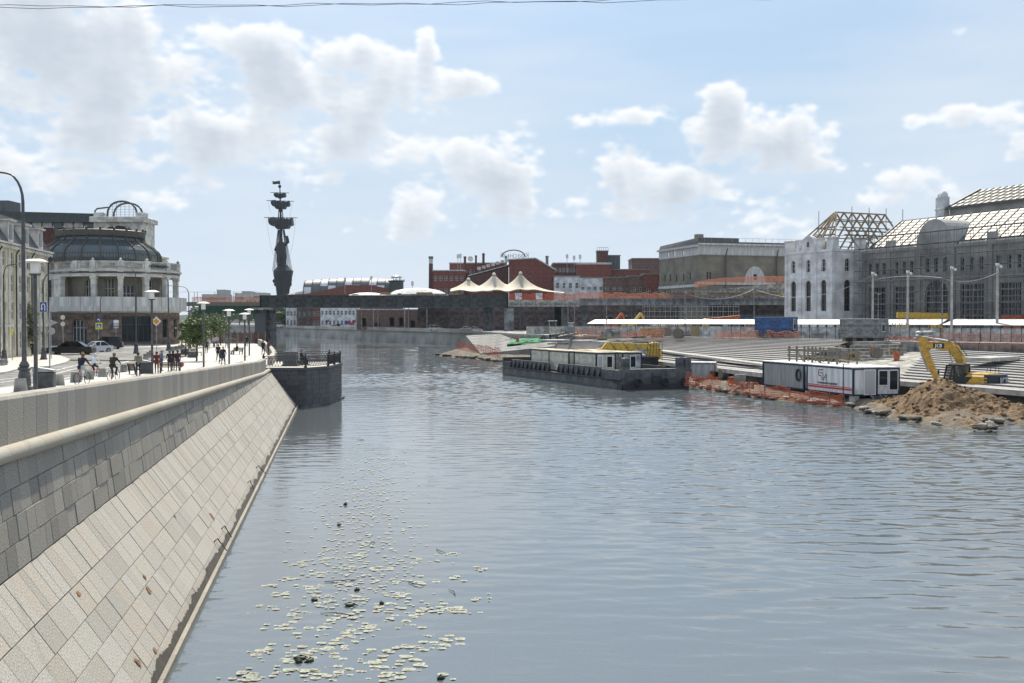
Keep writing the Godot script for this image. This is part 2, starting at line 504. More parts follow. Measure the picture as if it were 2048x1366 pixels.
func _ready() -> void:
	rng.seed = 20240611
	var cam := Camera3D.new()
	cam.name = "camera"
	add_child(cam)
	cam.position = Vector3(0, EYE, 0)
	cam.rotation.x = -atan(43.0 / F)
	cam.fov = rad_to_deg(2.0 * atan(683.0 / F))
	cam.near = 0.2; cam.far = 6000.0
	cam.current = true
	var env := Environment.new()
	env.background_mode = Environment.BG_SKY
	env.sky = Sky.new()
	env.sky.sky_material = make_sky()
	env.background_energy_multiplier = 1.0
	env.tonemap_mode = Environment.TONE_MAPPER_LINEAR
	env.tonemap_exposure = 1.45
	env.sdfgi_enabled = true; env.ssao_enabled = true; env.ssil_enabled = true
	env.fog_enabled = true
	env.fog_density = 0.00007
	env.fog_light_color = Color(0.80, 0.87, 0.95)
	var we := WorldEnvironment.new()
	we.name = "environment"
	we.environment = env
	add_child(we)
	var sun := DirectionalLight3D.new()
	sun.name = "sun"
	sun.light_energy = 1.4
	sun.light_color = Color(1.0, 0.955, 0.87)
	sun.light_angular_distance = 0.5
	sun.shadow_enabled = true
	add_child(sun)
	var az := deg_to_rad(-6.0)
	var el := deg_to_rad(48.0)
	sun.look_at_from_position(Vector3.ZERO, -Vector3(sin(az) * cos(el), sin(el), -cos(az) * cos(el)), Vector3.UP)
	make_materials()
	print("materials ", Time.get_ticks_msec())
	make_water()
	make_ground()
	make_left_wall()
	make_pier()
	print("left wall ", Time.get_ticks_msec())
	make_left_buildings()
	make_bridge()
	make_far()
	print("far ", Time.get_ticks_msec())
	make_right_buildings()
	make_right_bank()
	print("right ", Time.get_ticks_msec())
	make_barge()
	make_site()
	make_excavator()
	print("site ", Time.get_ticks_msec())
	make_street()
	make_people()
	make_lilies()
	make_cables()
	print("done ", Time.get_ticks_msec())

const CLOUDS := [
	[150, 95, 200, 95, 1.05], [40, 200, 220, 110, 1.0], [290, 190, 170, 75, 0.95], [120, 310, 260, 70, 0.9], [420, 110, 70, 40, 0.9],
	[530, 130, 130, 44, 1.15], [700, 130, 140, 32, 1.0], [640, 200, 200, 56, 1.0], [820, 200, 80, 60, 0.7], [430, 285, 230, 50, 1.1], [700, 290, 190, 46, 0.95],
	[330, 380, 300, 40, 0.45], [620, 345, 160, 25, 0.6],
	[845, 85, 24, 16, 0.9], [853, 121, 25, 18, 0.9], [935, 175, 78, 24, 0.85], [870, 195, 40, 14, 0.6],
	[985, 345, 95, 70, 1.15], [925, 310, 60, 36, 0.9], [1045, 390, 45, 60, 0.8], [850, 400, 60, 60, 0.85], [830, 450, 70, 30, 0.7],
	[1240, 330, 55, 42, 1.0], [1330, 375, 75, 42, 1.0], [1250, 385, 60, 40, 0.8], [1140, 400, 70, 36, 0.75], [1270, 420, 110, 26, 0.8], [1160, 310, 30, 14, 0.7],
	[1260, 238, 80, 17, 0.75], [1170, 250, 50, 14, 0.55],
	[1450, 230, 52, 46, 1.15], [1440, 285, 62, 55, 1.2], [1540, 275, 95, 48, 1.2], [1600, 265, 50, 45, 1.0], [1655, 285, 28, 30, 0.95], [1500, 330, 130, 22, 0.75],
	[1440, 390, 70, 50, 0.7], [1560, 400, 90, 40, 0.65], [1700, 345, 120, 13, 0.6], [1800, 372, 62, 26, 0.9], [1780, 400, 160, 26, 0.6],
	[1815, 268, 36, 13, 0.75], [1910, 264, 55, 18, 0.8], [2010, 282, 60, 26, 0.9], [2025, 325, 26, 22, 0.7], [1920, 120, 34, 13, 0.6],
	[700, 463, 20, 8, 0.6], [640, 462, 16, 8, 0.5], [1040, 255, 20, 11, 0.6], [1000, 455, 320, 22, 0.4], [1550, 455, 320, 26, 0.45]]
var n_big := FastNoiseLite.new()
var n_mid := FastNoiseLite.new()
var n_fine := FastNoiseLite.new()
func cloud_density(x: float, y: float, dir: Vector3, inside: bool) -> float:
	var edge := 0.75 * n_mid.get_noise_3dv(dir) + 0.42 * n_fine.get_noise_3dv(dir)
	if inside:
		var s := -0.4
		for q in CLOUDS:
			var dx: float = (x - q[0]) / q[2]
			if dx > 1.7 or dx < -1.7: continue
			var dy: float = (y - q[1]) / q[3]
			if dy > 0: dy *= 0.85
			var r := dx * dx + dy * dy
			if r < 2.9: s = maxf(s, q[4] * (1.0 - r * 0.5))
		return s - 0.55 + edge * 1.05
	return n_big.get_noise_3dv(dir) * 1.3 - 0.22 + edge * 0.8
func sky_color(az: float, el: float) -> Color:
	az = wrapf(az, -PI, PI)
	var e := clampf(el, 0.0, 1.57)
	var dir := Vector3(sin(az) * cos(e), sin(e) * 2.0, -cos(az) * cos(e))
	var inside := absf(az) < 0.62 and e < 0.36
	var x := 1024.0 + F * tan(clampf(az, -0.9, 0.9))
	var y := 640.0 - F * e
	var t := clampf(e / 0.30, 0, 1)
	var base := Color(0.50, 0.565, 0.63).lerp(Color(0.345, 0.475, 0.615), smoothstep(0.0, 0.45, t))
	base = base.lerp(Color(0.355, 0.465, 0.615), smoothstep(0.55, 1.0, t))
	base = base.lerp(Color(0.32, 0.44, 0.64), smoothstep(0.35, 1.4, e))
	var veil := clampf(0.42 + 0.9 * n_big.get_noise_3dv(dir * 1.3 + Vector3(7, 3, 1)) + 0.25 * n_mid.get_noise_3d(dir.x * 0.5, dir.y * 1.6, dir.z * 0.5), 0.0, 1.0)
	base = base.lerp(Color(0.53, 0.58, 0.64), veil * 0.85)
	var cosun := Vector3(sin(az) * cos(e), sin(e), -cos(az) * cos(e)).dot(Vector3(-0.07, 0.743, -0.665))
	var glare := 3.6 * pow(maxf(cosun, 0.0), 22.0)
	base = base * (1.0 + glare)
	var fade := 1.0
	if absf(az) > 0.50: fade = smoothstep(0.62, 0.50, absf(az))
	if e > 0.30: fade = minf(fade, smoothstep(0.36, 0.30, e))
	var dn := cloud_density(x, y, dir, inside)
	if inside and fade < 1.0: dn = lerpf(cloud_density(x, y, dir, false), dn, fade)
	var a := smoothstep(-0.20, 0.34, dn)
	if a <= 0.0: return base
	var sum := 0.0
	for o in [9.0, 22.0, 40.0, 64.0]:
		sum += maxf(0.0, cloud_density(x, y - o, Vector3(dir.x, dir.y + o * 2.0 / F, dir.z), inside))
	var thick := clampf((1.0 - exp(-0.85 * sum)) * 0.9 + maxf(dn, 0.0) * 0.28, 0.0, 1.0)
	var lit := Color(0.75, 0.755, 0.765)
	var dim := Color(0.405, 0.455, 0.515)
	var cc := lit.lerp(dim, thick * 0.95)
	cc = cc.lerp(Color(0.56, 0.60, 0.64), smoothstep(0.10, 0.0, e) * 0.6)
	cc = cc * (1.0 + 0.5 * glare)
	return base.lerp(cc, a * (0.95 - 0.40 * smoothstep(0.09, 0.0, e)))
func sky_block(w: int, h: int, az0: float, az1: float, el1: float, el0: float) -> Image:
	var dat := PackedFloat32Array()
	dat.resize(w * h * 3)
	var k := 0
	for j in h:
		var el := lerpf(el1, el0, (j + 0.5) / h)
		for i in w:
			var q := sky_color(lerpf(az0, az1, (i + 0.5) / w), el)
			dat[k] = q.r; dat[k + 1] = q.g; dat[k + 2] = q.b
			k += 3
	return Image.create_from_data(w, h, false, Image.FORMAT_RGBF, dat.to_byte_array())
func make_sky() -> PanoramaSkyMaterial:
	n_big.frequency = 1.1; n_big.fractal_octaves = 3; n_big.seed = 12
	n_mid.frequency = 13.0; n_mid.fractal_octaves = 4; n_mid.seed = 5
	n_fine.frequency = 48.0; n_fine.fractal_octaves = 4; n_fine.seed = 8; n_fine.fractal_gain = 0.55
	var W := 4096
	var H := 2048
	var img := sky_block(720, 180, 0.0, TAU, PI * 0.5, 0.0)
	img.resize(W, H / 2, Image.INTERPOLATE_CUBIC)
	var full := Image.create(W, H, false, Image.FORMAT_RGBF)
	full.fill(Color(0.30, 0.33, 0.36))
	full.blit_rect(img, Rect2i(0, 0, W, H / 2), Vector2i.ZERO)
	var half := int(W * 0.095)
	var r0 := int(H * 0.5 * (1.0 - 22.0 / 90.0))
	var r1 := H / 2
	var fine := sky_block(half * 2, r1 - r0, -float(half) / W * TAU, float(half) / W * TAU, (0.5 - float(r0) / H) * PI, 0.0)
	full.blit_rect(fine, Rect2i(half, 0, half, r1 - r0), Vector2i(0, r0))
	full.blit_rect(fine, Rect2i(0, 0, half, r1 - r0), Vector2i(W - half, r0))
	var m := PanoramaSkyMaterial.new()
	m.panorama = ImageTexture.create_from_image(full)
	return m

func make_water() -> void:
	var xs := []
	var x := -900.0
	while x < 300.0:
		xs.append(x)
		x += 0.30 if x > -21.0 and x < 42.0 else (1.5 if x > -121.0 and x < 60.0 else 40.0)
	var ds := []
	var d := -60.0
	while d < 1500.0:
		ds.append(d)
		d += 6.0 if d < 18.0 else (0.15 if d < 90.0 else (0.3 if d < 150.0 else (0.55 if d < 330.0 else (1.3 if d < 560.0 else 40.0))))
	var swell := FastNoiseLite.new()
	swell.frequency = 0.55; swell.fractal_octaves = 2; swell.seed = 31; swell.fractal_gain = 0.45
	var cross := FastNoiseLite.new()
	cross.frequency = 0.9; cross.fractal_octaves = 2; cross.seed = 77
	var patch := FastNoiseLite.new()
	patch.frequency = 0.02; patch.fractal_octaves = 3; patch.seed = 3
	var nx := xs.size()
	var v := PackedVector3Array()
	var uv := PackedVector2Array()
	var nn := PackedVector3Array()
	var hgt := PackedFloat32Array()
	for q in ds:
		for p in xs:
			var y := 0.0
			if p > -121.0 and p < 61.0 and q > 17.0 and q < 560.0:
				var calm := smoothstep(6.0, 22.0, p + 0.16 * q + 3.0 + 5.0 * patch.get_noise_2d(p, q))
				calm = lerpf(0.26, 1.0, calm) * (1.0 + 0.6 * patch.get_noise_2d(p + 300.0, q))
				if q > 120.0: calm = maxf(calm, 0.75)
				y = calm * (0.048 * swell.get_noise_2d(p * 0.62 + q * 0.08, q * 1.9 - p * 0.12) + 0.020 * cross.get_noise_2d(p * 0.8 + 90.0, q * 1.9 + p * 0.35))
			hgt.append(y)
			v.append(Vector3(p, y, -q))
			uv.append(Vector2(p / 11.0, q / 6.0))
	for j in ds.size():
		for i in nx:
			var i0 := maxi(i - 1, 0)
			var i1 := mini(i + 1, nx - 1)
			var j0 := maxi(j - 1, 0)
			var j1 := mini(j + 1, ds.size() - 1)
			var sx: float = (hgt[j * nx + i1] - hgt[j * nx + i0]) / (xs[i1] - xs[i0])
			var sd: float = (hgt[j1 * nx + i] - hgt[j0 * nx + i]) / (ds[j1] - ds[j0])
			nn.append(Vector3(-sx, 1, sd).normalized())
	var idx := PackedInt32Array()
	for j in ds.size() - 1:
		for i in nx - 1:
			var a := j * nx + i
			idx.append_array(PackedInt32Array([a, a + nx, a + 1, a + 1, a + nx, a + nx + 1]))
	var arr := []
	arr.resize(Mesh.ARRAY_MAX)
	arr[Mesh.ARRAY_VERTEX] = v; arr[Mesh.ARRAY_NORMAL] = nn; arr[Mesh.ARRAY_TEX_UV] = uv; arr[Mesh.ARRAY_INDEX] = idx
	var mesh := ArrayMesh.new()
	mesh.add_surface_from_arrays(Mesh.PRIMITIVE_TRIANGLES, arr)
	var m := StandardMaterial3D.new()
	m.albedo_color = Color(0.098, 0.113, 0.121).linear_to_srgb()
	m.roughness = 0.07; m.metallic_specular = 1.0
	m.normal_enabled = true
	m.normal_texture = relief(0.022, 4, 9.0, 1024, 21)
	m.normal_scale = 0.05
	struct("water", mesh, m)

func strip(left: Callable, right: Callable, d0: float, d1: float, step: float, lift: float, hf: Callable) -> MB:
	var mb := MB.new()
	var d := d0
	while d < d1 - 0.01:
		var e := minf(d + step, d1)
		mb.quad(V(left.call(d), hf.call(d) + lift, d), V(right.call(d), hf.call(d) + lift, d), V(right.call(e), hf.call(e) + lift, e), V(left.call(e), hf.call(e) + lift, e))
		d = e
	return mb
func make_ground() -> void:
	struct("promenade", strip(func(d): return -75.0 if d > 118.0 else curbX(d), func(d): return bankX(d), 0.0, 205.0, 3.0, 0.0, G), M.paving)
	struct("road", strip(func(_d): return -400.0, func(d): return curbX(d), -20.0, 118.0, 3.0, -0.10, G), M.asphalt)
	var rd := strip(func(_d): return -400.0, func(_d): return -75.0, 118.0, 205.0, 9.0, -0.10, G)
	struct("road", rd, M.asphalt)
	struct("road", strip(func(d): return -70.0 + (118.0 - d) * 0.5, func(d): return lerpf(curbX(118.0), -47.0, smoothstep(118.0, 172.0, d)), 118.0, 172.0, 3.0, 0.004, G), M.asphalt)
	struct("left_ground", strip(func(_d): return -900.0, func(d): return bankX(d), 205.0, 1300.0, 30.0, 0.0, G), M.earth)
	var kb := MB.new()
	for i in 30:
		var a := 6.0 + i * 3.75
		var b := a + 3.72
		kb.hexa([V(curbX(a) - 0.16, G(a) - 0.12, a), V(curbX(a), G(a) - 0.12, a), V(curbX(b), G(b) - 0.12, b), V(curbX(b) - 0.16, G(b) - 0.12, b), V(curbX(a) - 0.16, G(a) + 0.02, a), V(curbX(a), G(a) + 0.02, a), V(curbX(b), G(b) + 0.02, b), V(curbX(b) - 0.16, G(b) + 0.02, b)])
	struct("kerb", kb, M.kerb)
	for tongue in [[[-60, 735], [60, 735], [100, 733], [132, 725], [140, 719], [118, 711], [60, 708], [-60, 708]], [[-60, 752], [10, 745], [38, 738], [30, 732], [-60, 736]]]:
		var pts := []
		for q in tongue:
			var g := gp(q[0], q[1])
			pts.append(g)
		var mb := MB.new()
		for i in range(1, pts.size() - 1): mb.tri(pts[0] + Vector3(0, 0.05, 0), pts[i] + Vector3(0, 0.05, 0), pts[i + 1] + Vector3(0, 0.05, 0))
		for i in pts.size():
			var a: Vector3 = pts[i]
			var b: Vector3 = pts[(i + 1) % pts.size()]
			mb.quad(a - Vector3(0, 0.12, 0), b - Vector3(0, 0.12, 0), b + Vector3(0, 0.05, 0), a + Vector3(0, 0.05, 0))
		struct("pavement", mb, M.paving)
	var lines := [[[0, 757], [60, 749], [100, 741], [158, 727]], [[0, 762], [70, 752], [110, 745], [160, 733]], [[20, 775], [64, 768]], [[100, 761], [140, 752]], [[180, 741], [226, 731]], [[236, 726], [262, 719]], [[0, 801], [24, 797]]]
	for ln in lines:
		var mb := MB.new()
		for i in ln.size() - 1:
			var a := gp(ln[i][0], ln[i][1]) + Vector3(0, -0.094, 0)
			var b := gp(ln[i + 1][0], ln[i + 1][1]) + Vector3(0, -0.094, 0)
			var s := (b - a).cross(Vector3.UP).normalized() * 0.09
			mb.quad(a + s, b + s, b - s, a - s) if (b - a).cross(s).y > 0 else mb.quad(a - s, b - s, b + s, a + s)
		struct("road_marking", mb, M.paint)
	var fb := strip(func(d): return lerp_table(FARB, d), func(_d): return 900.0, 305.0, 1300.0, 30.0, 0.0, func(_d): return 3.8)
	struct("far_ground", fb, M.asphalt)

func wall_x(d: float) -> float:
	return -3.61 - 0.1564 * d
func wpt(d: float, back: float, y: float) -> Vector3:
	return V(wall_x(d) - back, y, d)
func make_left_wall() -> void:
	var tones := [Color(1.0, 0.98, 0.95), Color(0.86, 0.86, 0.85), Color(1.1, 1.06, 1.0), Color(0.92, 0.88, 0.83), Color(0.80, 0.80, 0.79), Color(1.0, 0.93, 0.85), Color(0.93, 0.95, 0.94), Color(1.16, 1.12, 1.05)]
	var w := thing("embankment_wall", "sloping pale granite embankment wall of coursed blocks along the left bank", "wall", V(wall_x(20), 0, 20))
	var off := w.position
	var body := MB.new()
	var d := 3.0
	while d < 93.0:
		var e := d + 3.0
		var prof_a := [[-0.02, -1.2], [-0.02, 0.10], [0.06, 0.13], [2.12, 2.84], [2.38, G(d) - 0.01], [3.05, G(d) - 0.03]]
		var prof_b := [[-0.02, -1.2], [-0.02, 0.10], [0.06, 0.13], [2.12, 2.84], [2.38, G(e) - 0.01], [3.05, G(e) - 0.03]]
		for i in prof_a.size() - 1:
			body.quad(wpt(d, prof_a[i][0], prof_a[i][1]) - off, wpt(e, prof_b[i][0], prof_b[i][1]) - off, wpt(e, prof_b[i + 1][0], prof_b[i + 1][1]) - off, wpt(d, prof_a[i + 1][0], prof_a[i + 1][1]) - off)
		d = e
	obj("wall_core", body, M.joint, w)
	var courses := [0.0, 0.09, 0.235, 0.395, 0.56, 0.735, 1.0]
	var lens := [[0.9, 1.6], [0.5, 1.1], [0.55, 1.3], [0.4, 1.15], [0.45, 1.25], [0.28, 0.55]]
	var made := 0
	var rest := MB.new()
	var todo := []
	for k in 6:
		var s: float = 4.0 + rng.randf()
		while s < 91.5:
			var L := rng.randf_range(lens[k][0], lens[k][1])
			var e: float = minf(s + L, 91.9)
			todo.append([s, e, courses[k], courses[k + 1], k])
			s = e
	todo.sort_custom(func(p, q): return p[0] < q[0])
	for t in todo:
		var seen: bool = t[0] > 12.0 and (t[2] > 0.5 or t[0] > 17.0)
		var single: bool = seen and made < 300
		var mb: MB = MB.new() if single else rest
		var q := []
		for c in [[t[0], t[2]], [t[1], t[2]], [t[1], t[3]], [t[0], t[3]]]:
			q.append(wpt(c[0], lerpf(0.06, 2.12, c[1]), lerpf(0.13, 2.84, c[1])) - off)
		mb.col = tones[rng.randi() % 8].lerp(Color(0.97, 0.96, 0.94), 0.45) * (1.0 + rng.randf_range(-0.08, 0.08))
		if t[4] == 0: mb.col = mb.col * 0.9
		mb.stone(q[0], q[1], q[2], q[3], 0.018 + rng.randf() * 0.016, 0.005 + rng.randf() * 0.005, 0.007)
		if single:
			obj("slope_stone", mb, M.granite, w)
			made += 1
	stuff(obj("slope_stones_far", rest, M.granite, w))
	rest = MB.new()
	made = 0
	todo = []
	for k in 6:
		var y0 := 2.86 + k * 0.47
		var s: float = 4.0 + rng.randf()
		while s < 90.0:
			var e: float = s + rng.randf_range(0.4, 0.95)
			var top: float = minf(y0 + 0.47, G(e) - 0.08)
			if top - y0 > 0.06: todo.append([s, e, y0, top])
			s = e
	todo.sort_custom(func(p, q): return p[0] < q[0])
	for t in todo:
		var single: bool = t[0] > 11.0 and made < 300
		var mb: MB = MB.new() if single else rest
		var q := []
		for c in [[t[0], t[2]], [t[1], t[2]], [t[1], t[3]], [t[0], t[3]]]:
			var f: float = (c[1] - 2.84) / maxf(0.2, G(c[0]) - 0.01 - 2.84)
			q.append(wpt(c[0], lerpf(2.12, 2.38, clampf(f, 0, 1)), c[1]) - off)
		mb.col = tones[rng.randi() % 8].lerp(Color(0.95, 0.94, 0.92), 0.4) * 0.72 * (1.0 + rng.randf_range(-0.13, 0.13))  # upright stones darkened in colour to carry the shade below the coping
		mb.stone(q[0], q[1], q[2], q[3], 0.02 + rng.randf() * 0.025, 0.004 + rng.randf() * 0.005, 0.009)
		if single:
			obj("face_stone", mb, M.granite, w)
			made += 1
	stuff(obj("face_stones_far", rest, M.granite, w))
	var dirt := MB.new()
	var ns := FastNoiseLite.new()
	ns.frequency = 0.35; ns.fractal_octaves = 4
	var s := 4.0
	while s < 92.0:
		var e := s + 0.07
		var a := maxf(0.015, 0.045 + 0.05 * ns.get_noise_1d(s * 1.1) + 0.02 * ns.get_noise_1d(s * 14.0))
		var b := maxf(0.015, 0.045 + 0.05 * ns.get_noise_1d(e * 1.1) + 0.02 * ns.get_noise_1d(e * 14.0))
		var o := Vector3(0.036, 0.028, 0) - off
		dirt.quad(wpt(s, 0.06, 0.13) + o, wpt(e, 0.06, 0.13) + o, wpt(e, lerpf(0.06, 2.12, b), lerpf(0.13, 2.84, b)) + o, wpt(s, lerpf(0.06, 2.12, a), lerpf(0.13, 2.84, a)) + o)
		s = e
	obj("waterline_dirt", dirt, M.slime, w)
	for q in [[268, 1112, 0.10, 1], [283, 1038, 0.07, 1], [303, 1085, 0.08, 1], [292, 1150, 0.12, 1], [420, 990, 0.16, 1], [345, 960, 0.06, 1], [150, 1260, 0.08, 1]]:
		var spot := MB.new()
		var f0 := clampf(((q[0] - 588.0) * 2.02 + (q[1] - 826.0)) / -760.0, 0.1, 0.9)
		var dd := lerpf(22.0, 86.0, 0.5)
		for it in 12:
			var yy := lerpf(0.13, 2.84, f0)
			dd = (EYE - yy) * F / (q[1] - 640.0)
			var want: float = pX(q[0], dd)
			f0 = clampf((wall_x(dd) - want - 0.06) / 2.06, 0.05, 0.95)
		var pts := []
		for k in 14:
			var a := TAU * k / 14.0
			var rr: float = q[2] * (1.0 + 0.9 * ns.get_noise_2d(k * 4.0, q[0]))
			var df := rr * sin(a) * (1.6 if q[3] == 0 else 0.9) / 3.4
			pts.append(wpt(dd + rr * cos(a), lerpf(0.06, 2.12, f0 + df), lerpf(0.13, 2.84, f0 + df)) + Vector3(0.034, 0.026, 0) - off)
		for k in 14: spot.tri(wpt(dd, lerpf(0.06, 2.12, f0), lerpf(0.13, 2.84, f0)) + Vector3(0.034, 0.026, 0) - off, pts[k], pts[(k + 1) % 14])
		obj("stain", spot, M.rust if q[3] == 1 else M.grime, w)
	var toe := MB.new()
	s = 4.0
	while s < 92.0:
		var e := s + rng.randf_range(1.1, 1.7)
		toe.col = Color(0.75, 0.72, 0.66) * rng.randf_range(0.8, 1.1)
		toe.stone(wpt(s, -0.03, -0.3) - off, wpt(e, -0.03, -0.3) - off, wpt(e, -0.03, 0.13) - off, wpt(s, -0.03, 0.13) - off, 0.05, 0.004, 0.015, 0.1)
		s = e
	stuff(obj("toe_stones", toe, M.granite, w))
	s = 5.0
	while s < 91.5:
		var e := s + rng.randf_range(1.0, 1.5)
		var mb := MB.new()
		mb.col = Color(1.0, 0.95, 0.86) * rng.randf_range(0.9, 1.1)
		var r := 0.158
		mb.tube([wpt(s + 0.006, 2.36, G(s) + 0.035) - off, wpt(e - 0.006, 2.36, G(e) + 0.035) - off], [r], 14)
		obj("rounded_coping", mb, M.granite, w)
		s = e
	var p := thing("parapet", "straight granite parapet of upright slabs above the sloping embankment wall", "parapet", V(wall_x(20) - 2.6, G(20), 20))
	off = p.position
	s = 5.0
	while s < 90.6:
		var e := minf(s + rng.randf_range(0.75, 1.5), 90.8)
		var mb := MB.new()
		mb.col = [Color(0.80, 0.79, 0.77), Color(0.9, 0.87, 0.82), Color(0.74, 0.73, 0.72), Color(0.86, 0.84, 0.80), Color(0.78, 0.68, 0.60)][rng.randi() % (5 if s > 50.0 else 4)] * rng.randf_range(0.9, 1.08)
		var h := 1.05
		var pr := [[2.50, -0.02], [2.50, h - 0.06], [2.54, h], [2.96, h], [3.0, h - 0.06], [3.0, -0.02]]
		for i in 5:
			mb.quad(wpt(s + 0.008, pr[i][0], G(s) + pr[i][1]) - off, wpt(e - 0.008, pr[i][0], G(e) + pr[i][1]) - off, wpt(e - 0.008, pr[i + 1][0], G(e) + pr[i + 1][1]) - off, wpt(s + 0.008, pr[i + 1][0], G(s) + pr[i + 1][1]) - off)
		for t in [[s + 0.008, 1], [e - 0.008, -1]]:
			for i in range(1, 5):
				var a := wpt(t[0], pr[0][0], G(t[0]) + pr[0][1]) - off
				var b := wpt(t[0], pr[i][0], G(t[0]) + pr[i][1]) - off
				var c := wpt(t[0], pr[i + 1][0] if i < 5 else pr[0][0], G(t[0]) + pr[i + 1][1]) - off
				if t[1] > 0: mb.tri(a, b, c)
				else: mb.tri(a, c, b)
		obj("parapet_slab", mb, M.granite, p)
		s = e
	var cw := thing("curved_parapet", "low curved granite parapet where the promenade bends beyond the pier", "parapet", V(-21.6, 3.05, 98))
	off = cw.position
	s = 98.0
	while s < 186.0:
		var e := s + 2.2
		var mb := MB.new()
		mb.col = Color(0.95, 0.92, 0.87) * rng.randf_range(0.85, 1.1)
		var a := V(bankX(s), 3.03, s) - off
		var b := V(bankX(e) + 0.02, 3.03, e - 0.03) - off
		var k := Vector3(0.45, 0, 0)
		mb.hexa([a, a + k, b + k, b, a + Vector3(0, 1.0, 0), a + k + Vector3(0, 1.0, 0), b + k + Vector3(0, 1.0, 0), b + Vector3(0, 1.0, 0)])
		obj("parapet_slab", mb, M.granite, cw)
		s = e
	var far := MB.new()
	s = 93.0
	while s < 1290.0:
		var e := s + (6.0 if s < 300.0 else 40.0)
		far.quad(V(bankX(s) + 2.4, -1, s), V(bankX(e) + 2.4, -1, e), V(bankX(e) + 0.5, G(e) - 0.02, e), V(bankX(s) + 0.5, G(s) - 0.02, s))
		far.quad(V(bankX(s) + 0.5, G(s) - 0.02, s), V(bankX(e) + 0.5, G(e) - 0.02, e), V(bankX(e) - 0.2, G(e) - 0.02, e), V(bankX(s) - 0.2, G(s) - 0.02, s))
		s = e
	tag(obj("embankment_wall", far, M.granite), "granite embankment wall curving left past the pier and under the bridge", "wall")
	for q in [[510, 935, 0.8], [506, 965, 0.5], [440, 1057, 0.6], [450, 1083, 0.7]]:
		var mb := MB.new()
		var dd: float = (EYE - 0.5) * F / (q[1] - 640.0)
		var b := wpt(dd, 0.30, 0.45)
		mb.tube([b, b + Vector3(0.12, 0.12, 0.02), b + Vector3(q[2] * 0.6, -0.25, 0.06)], [0.028, 0.024, 0.018], 5)
		tag(obj("floating_branch", mb, M.bark), "dark broken stick %s" % ["sticking out of the slope just below the pier", "poking from the wall toe, second from the pier", "curved on the sloping stones near the lily pads", "lying on the wall toe nearest the lily pads"][names["floating_branch"]], "stick")

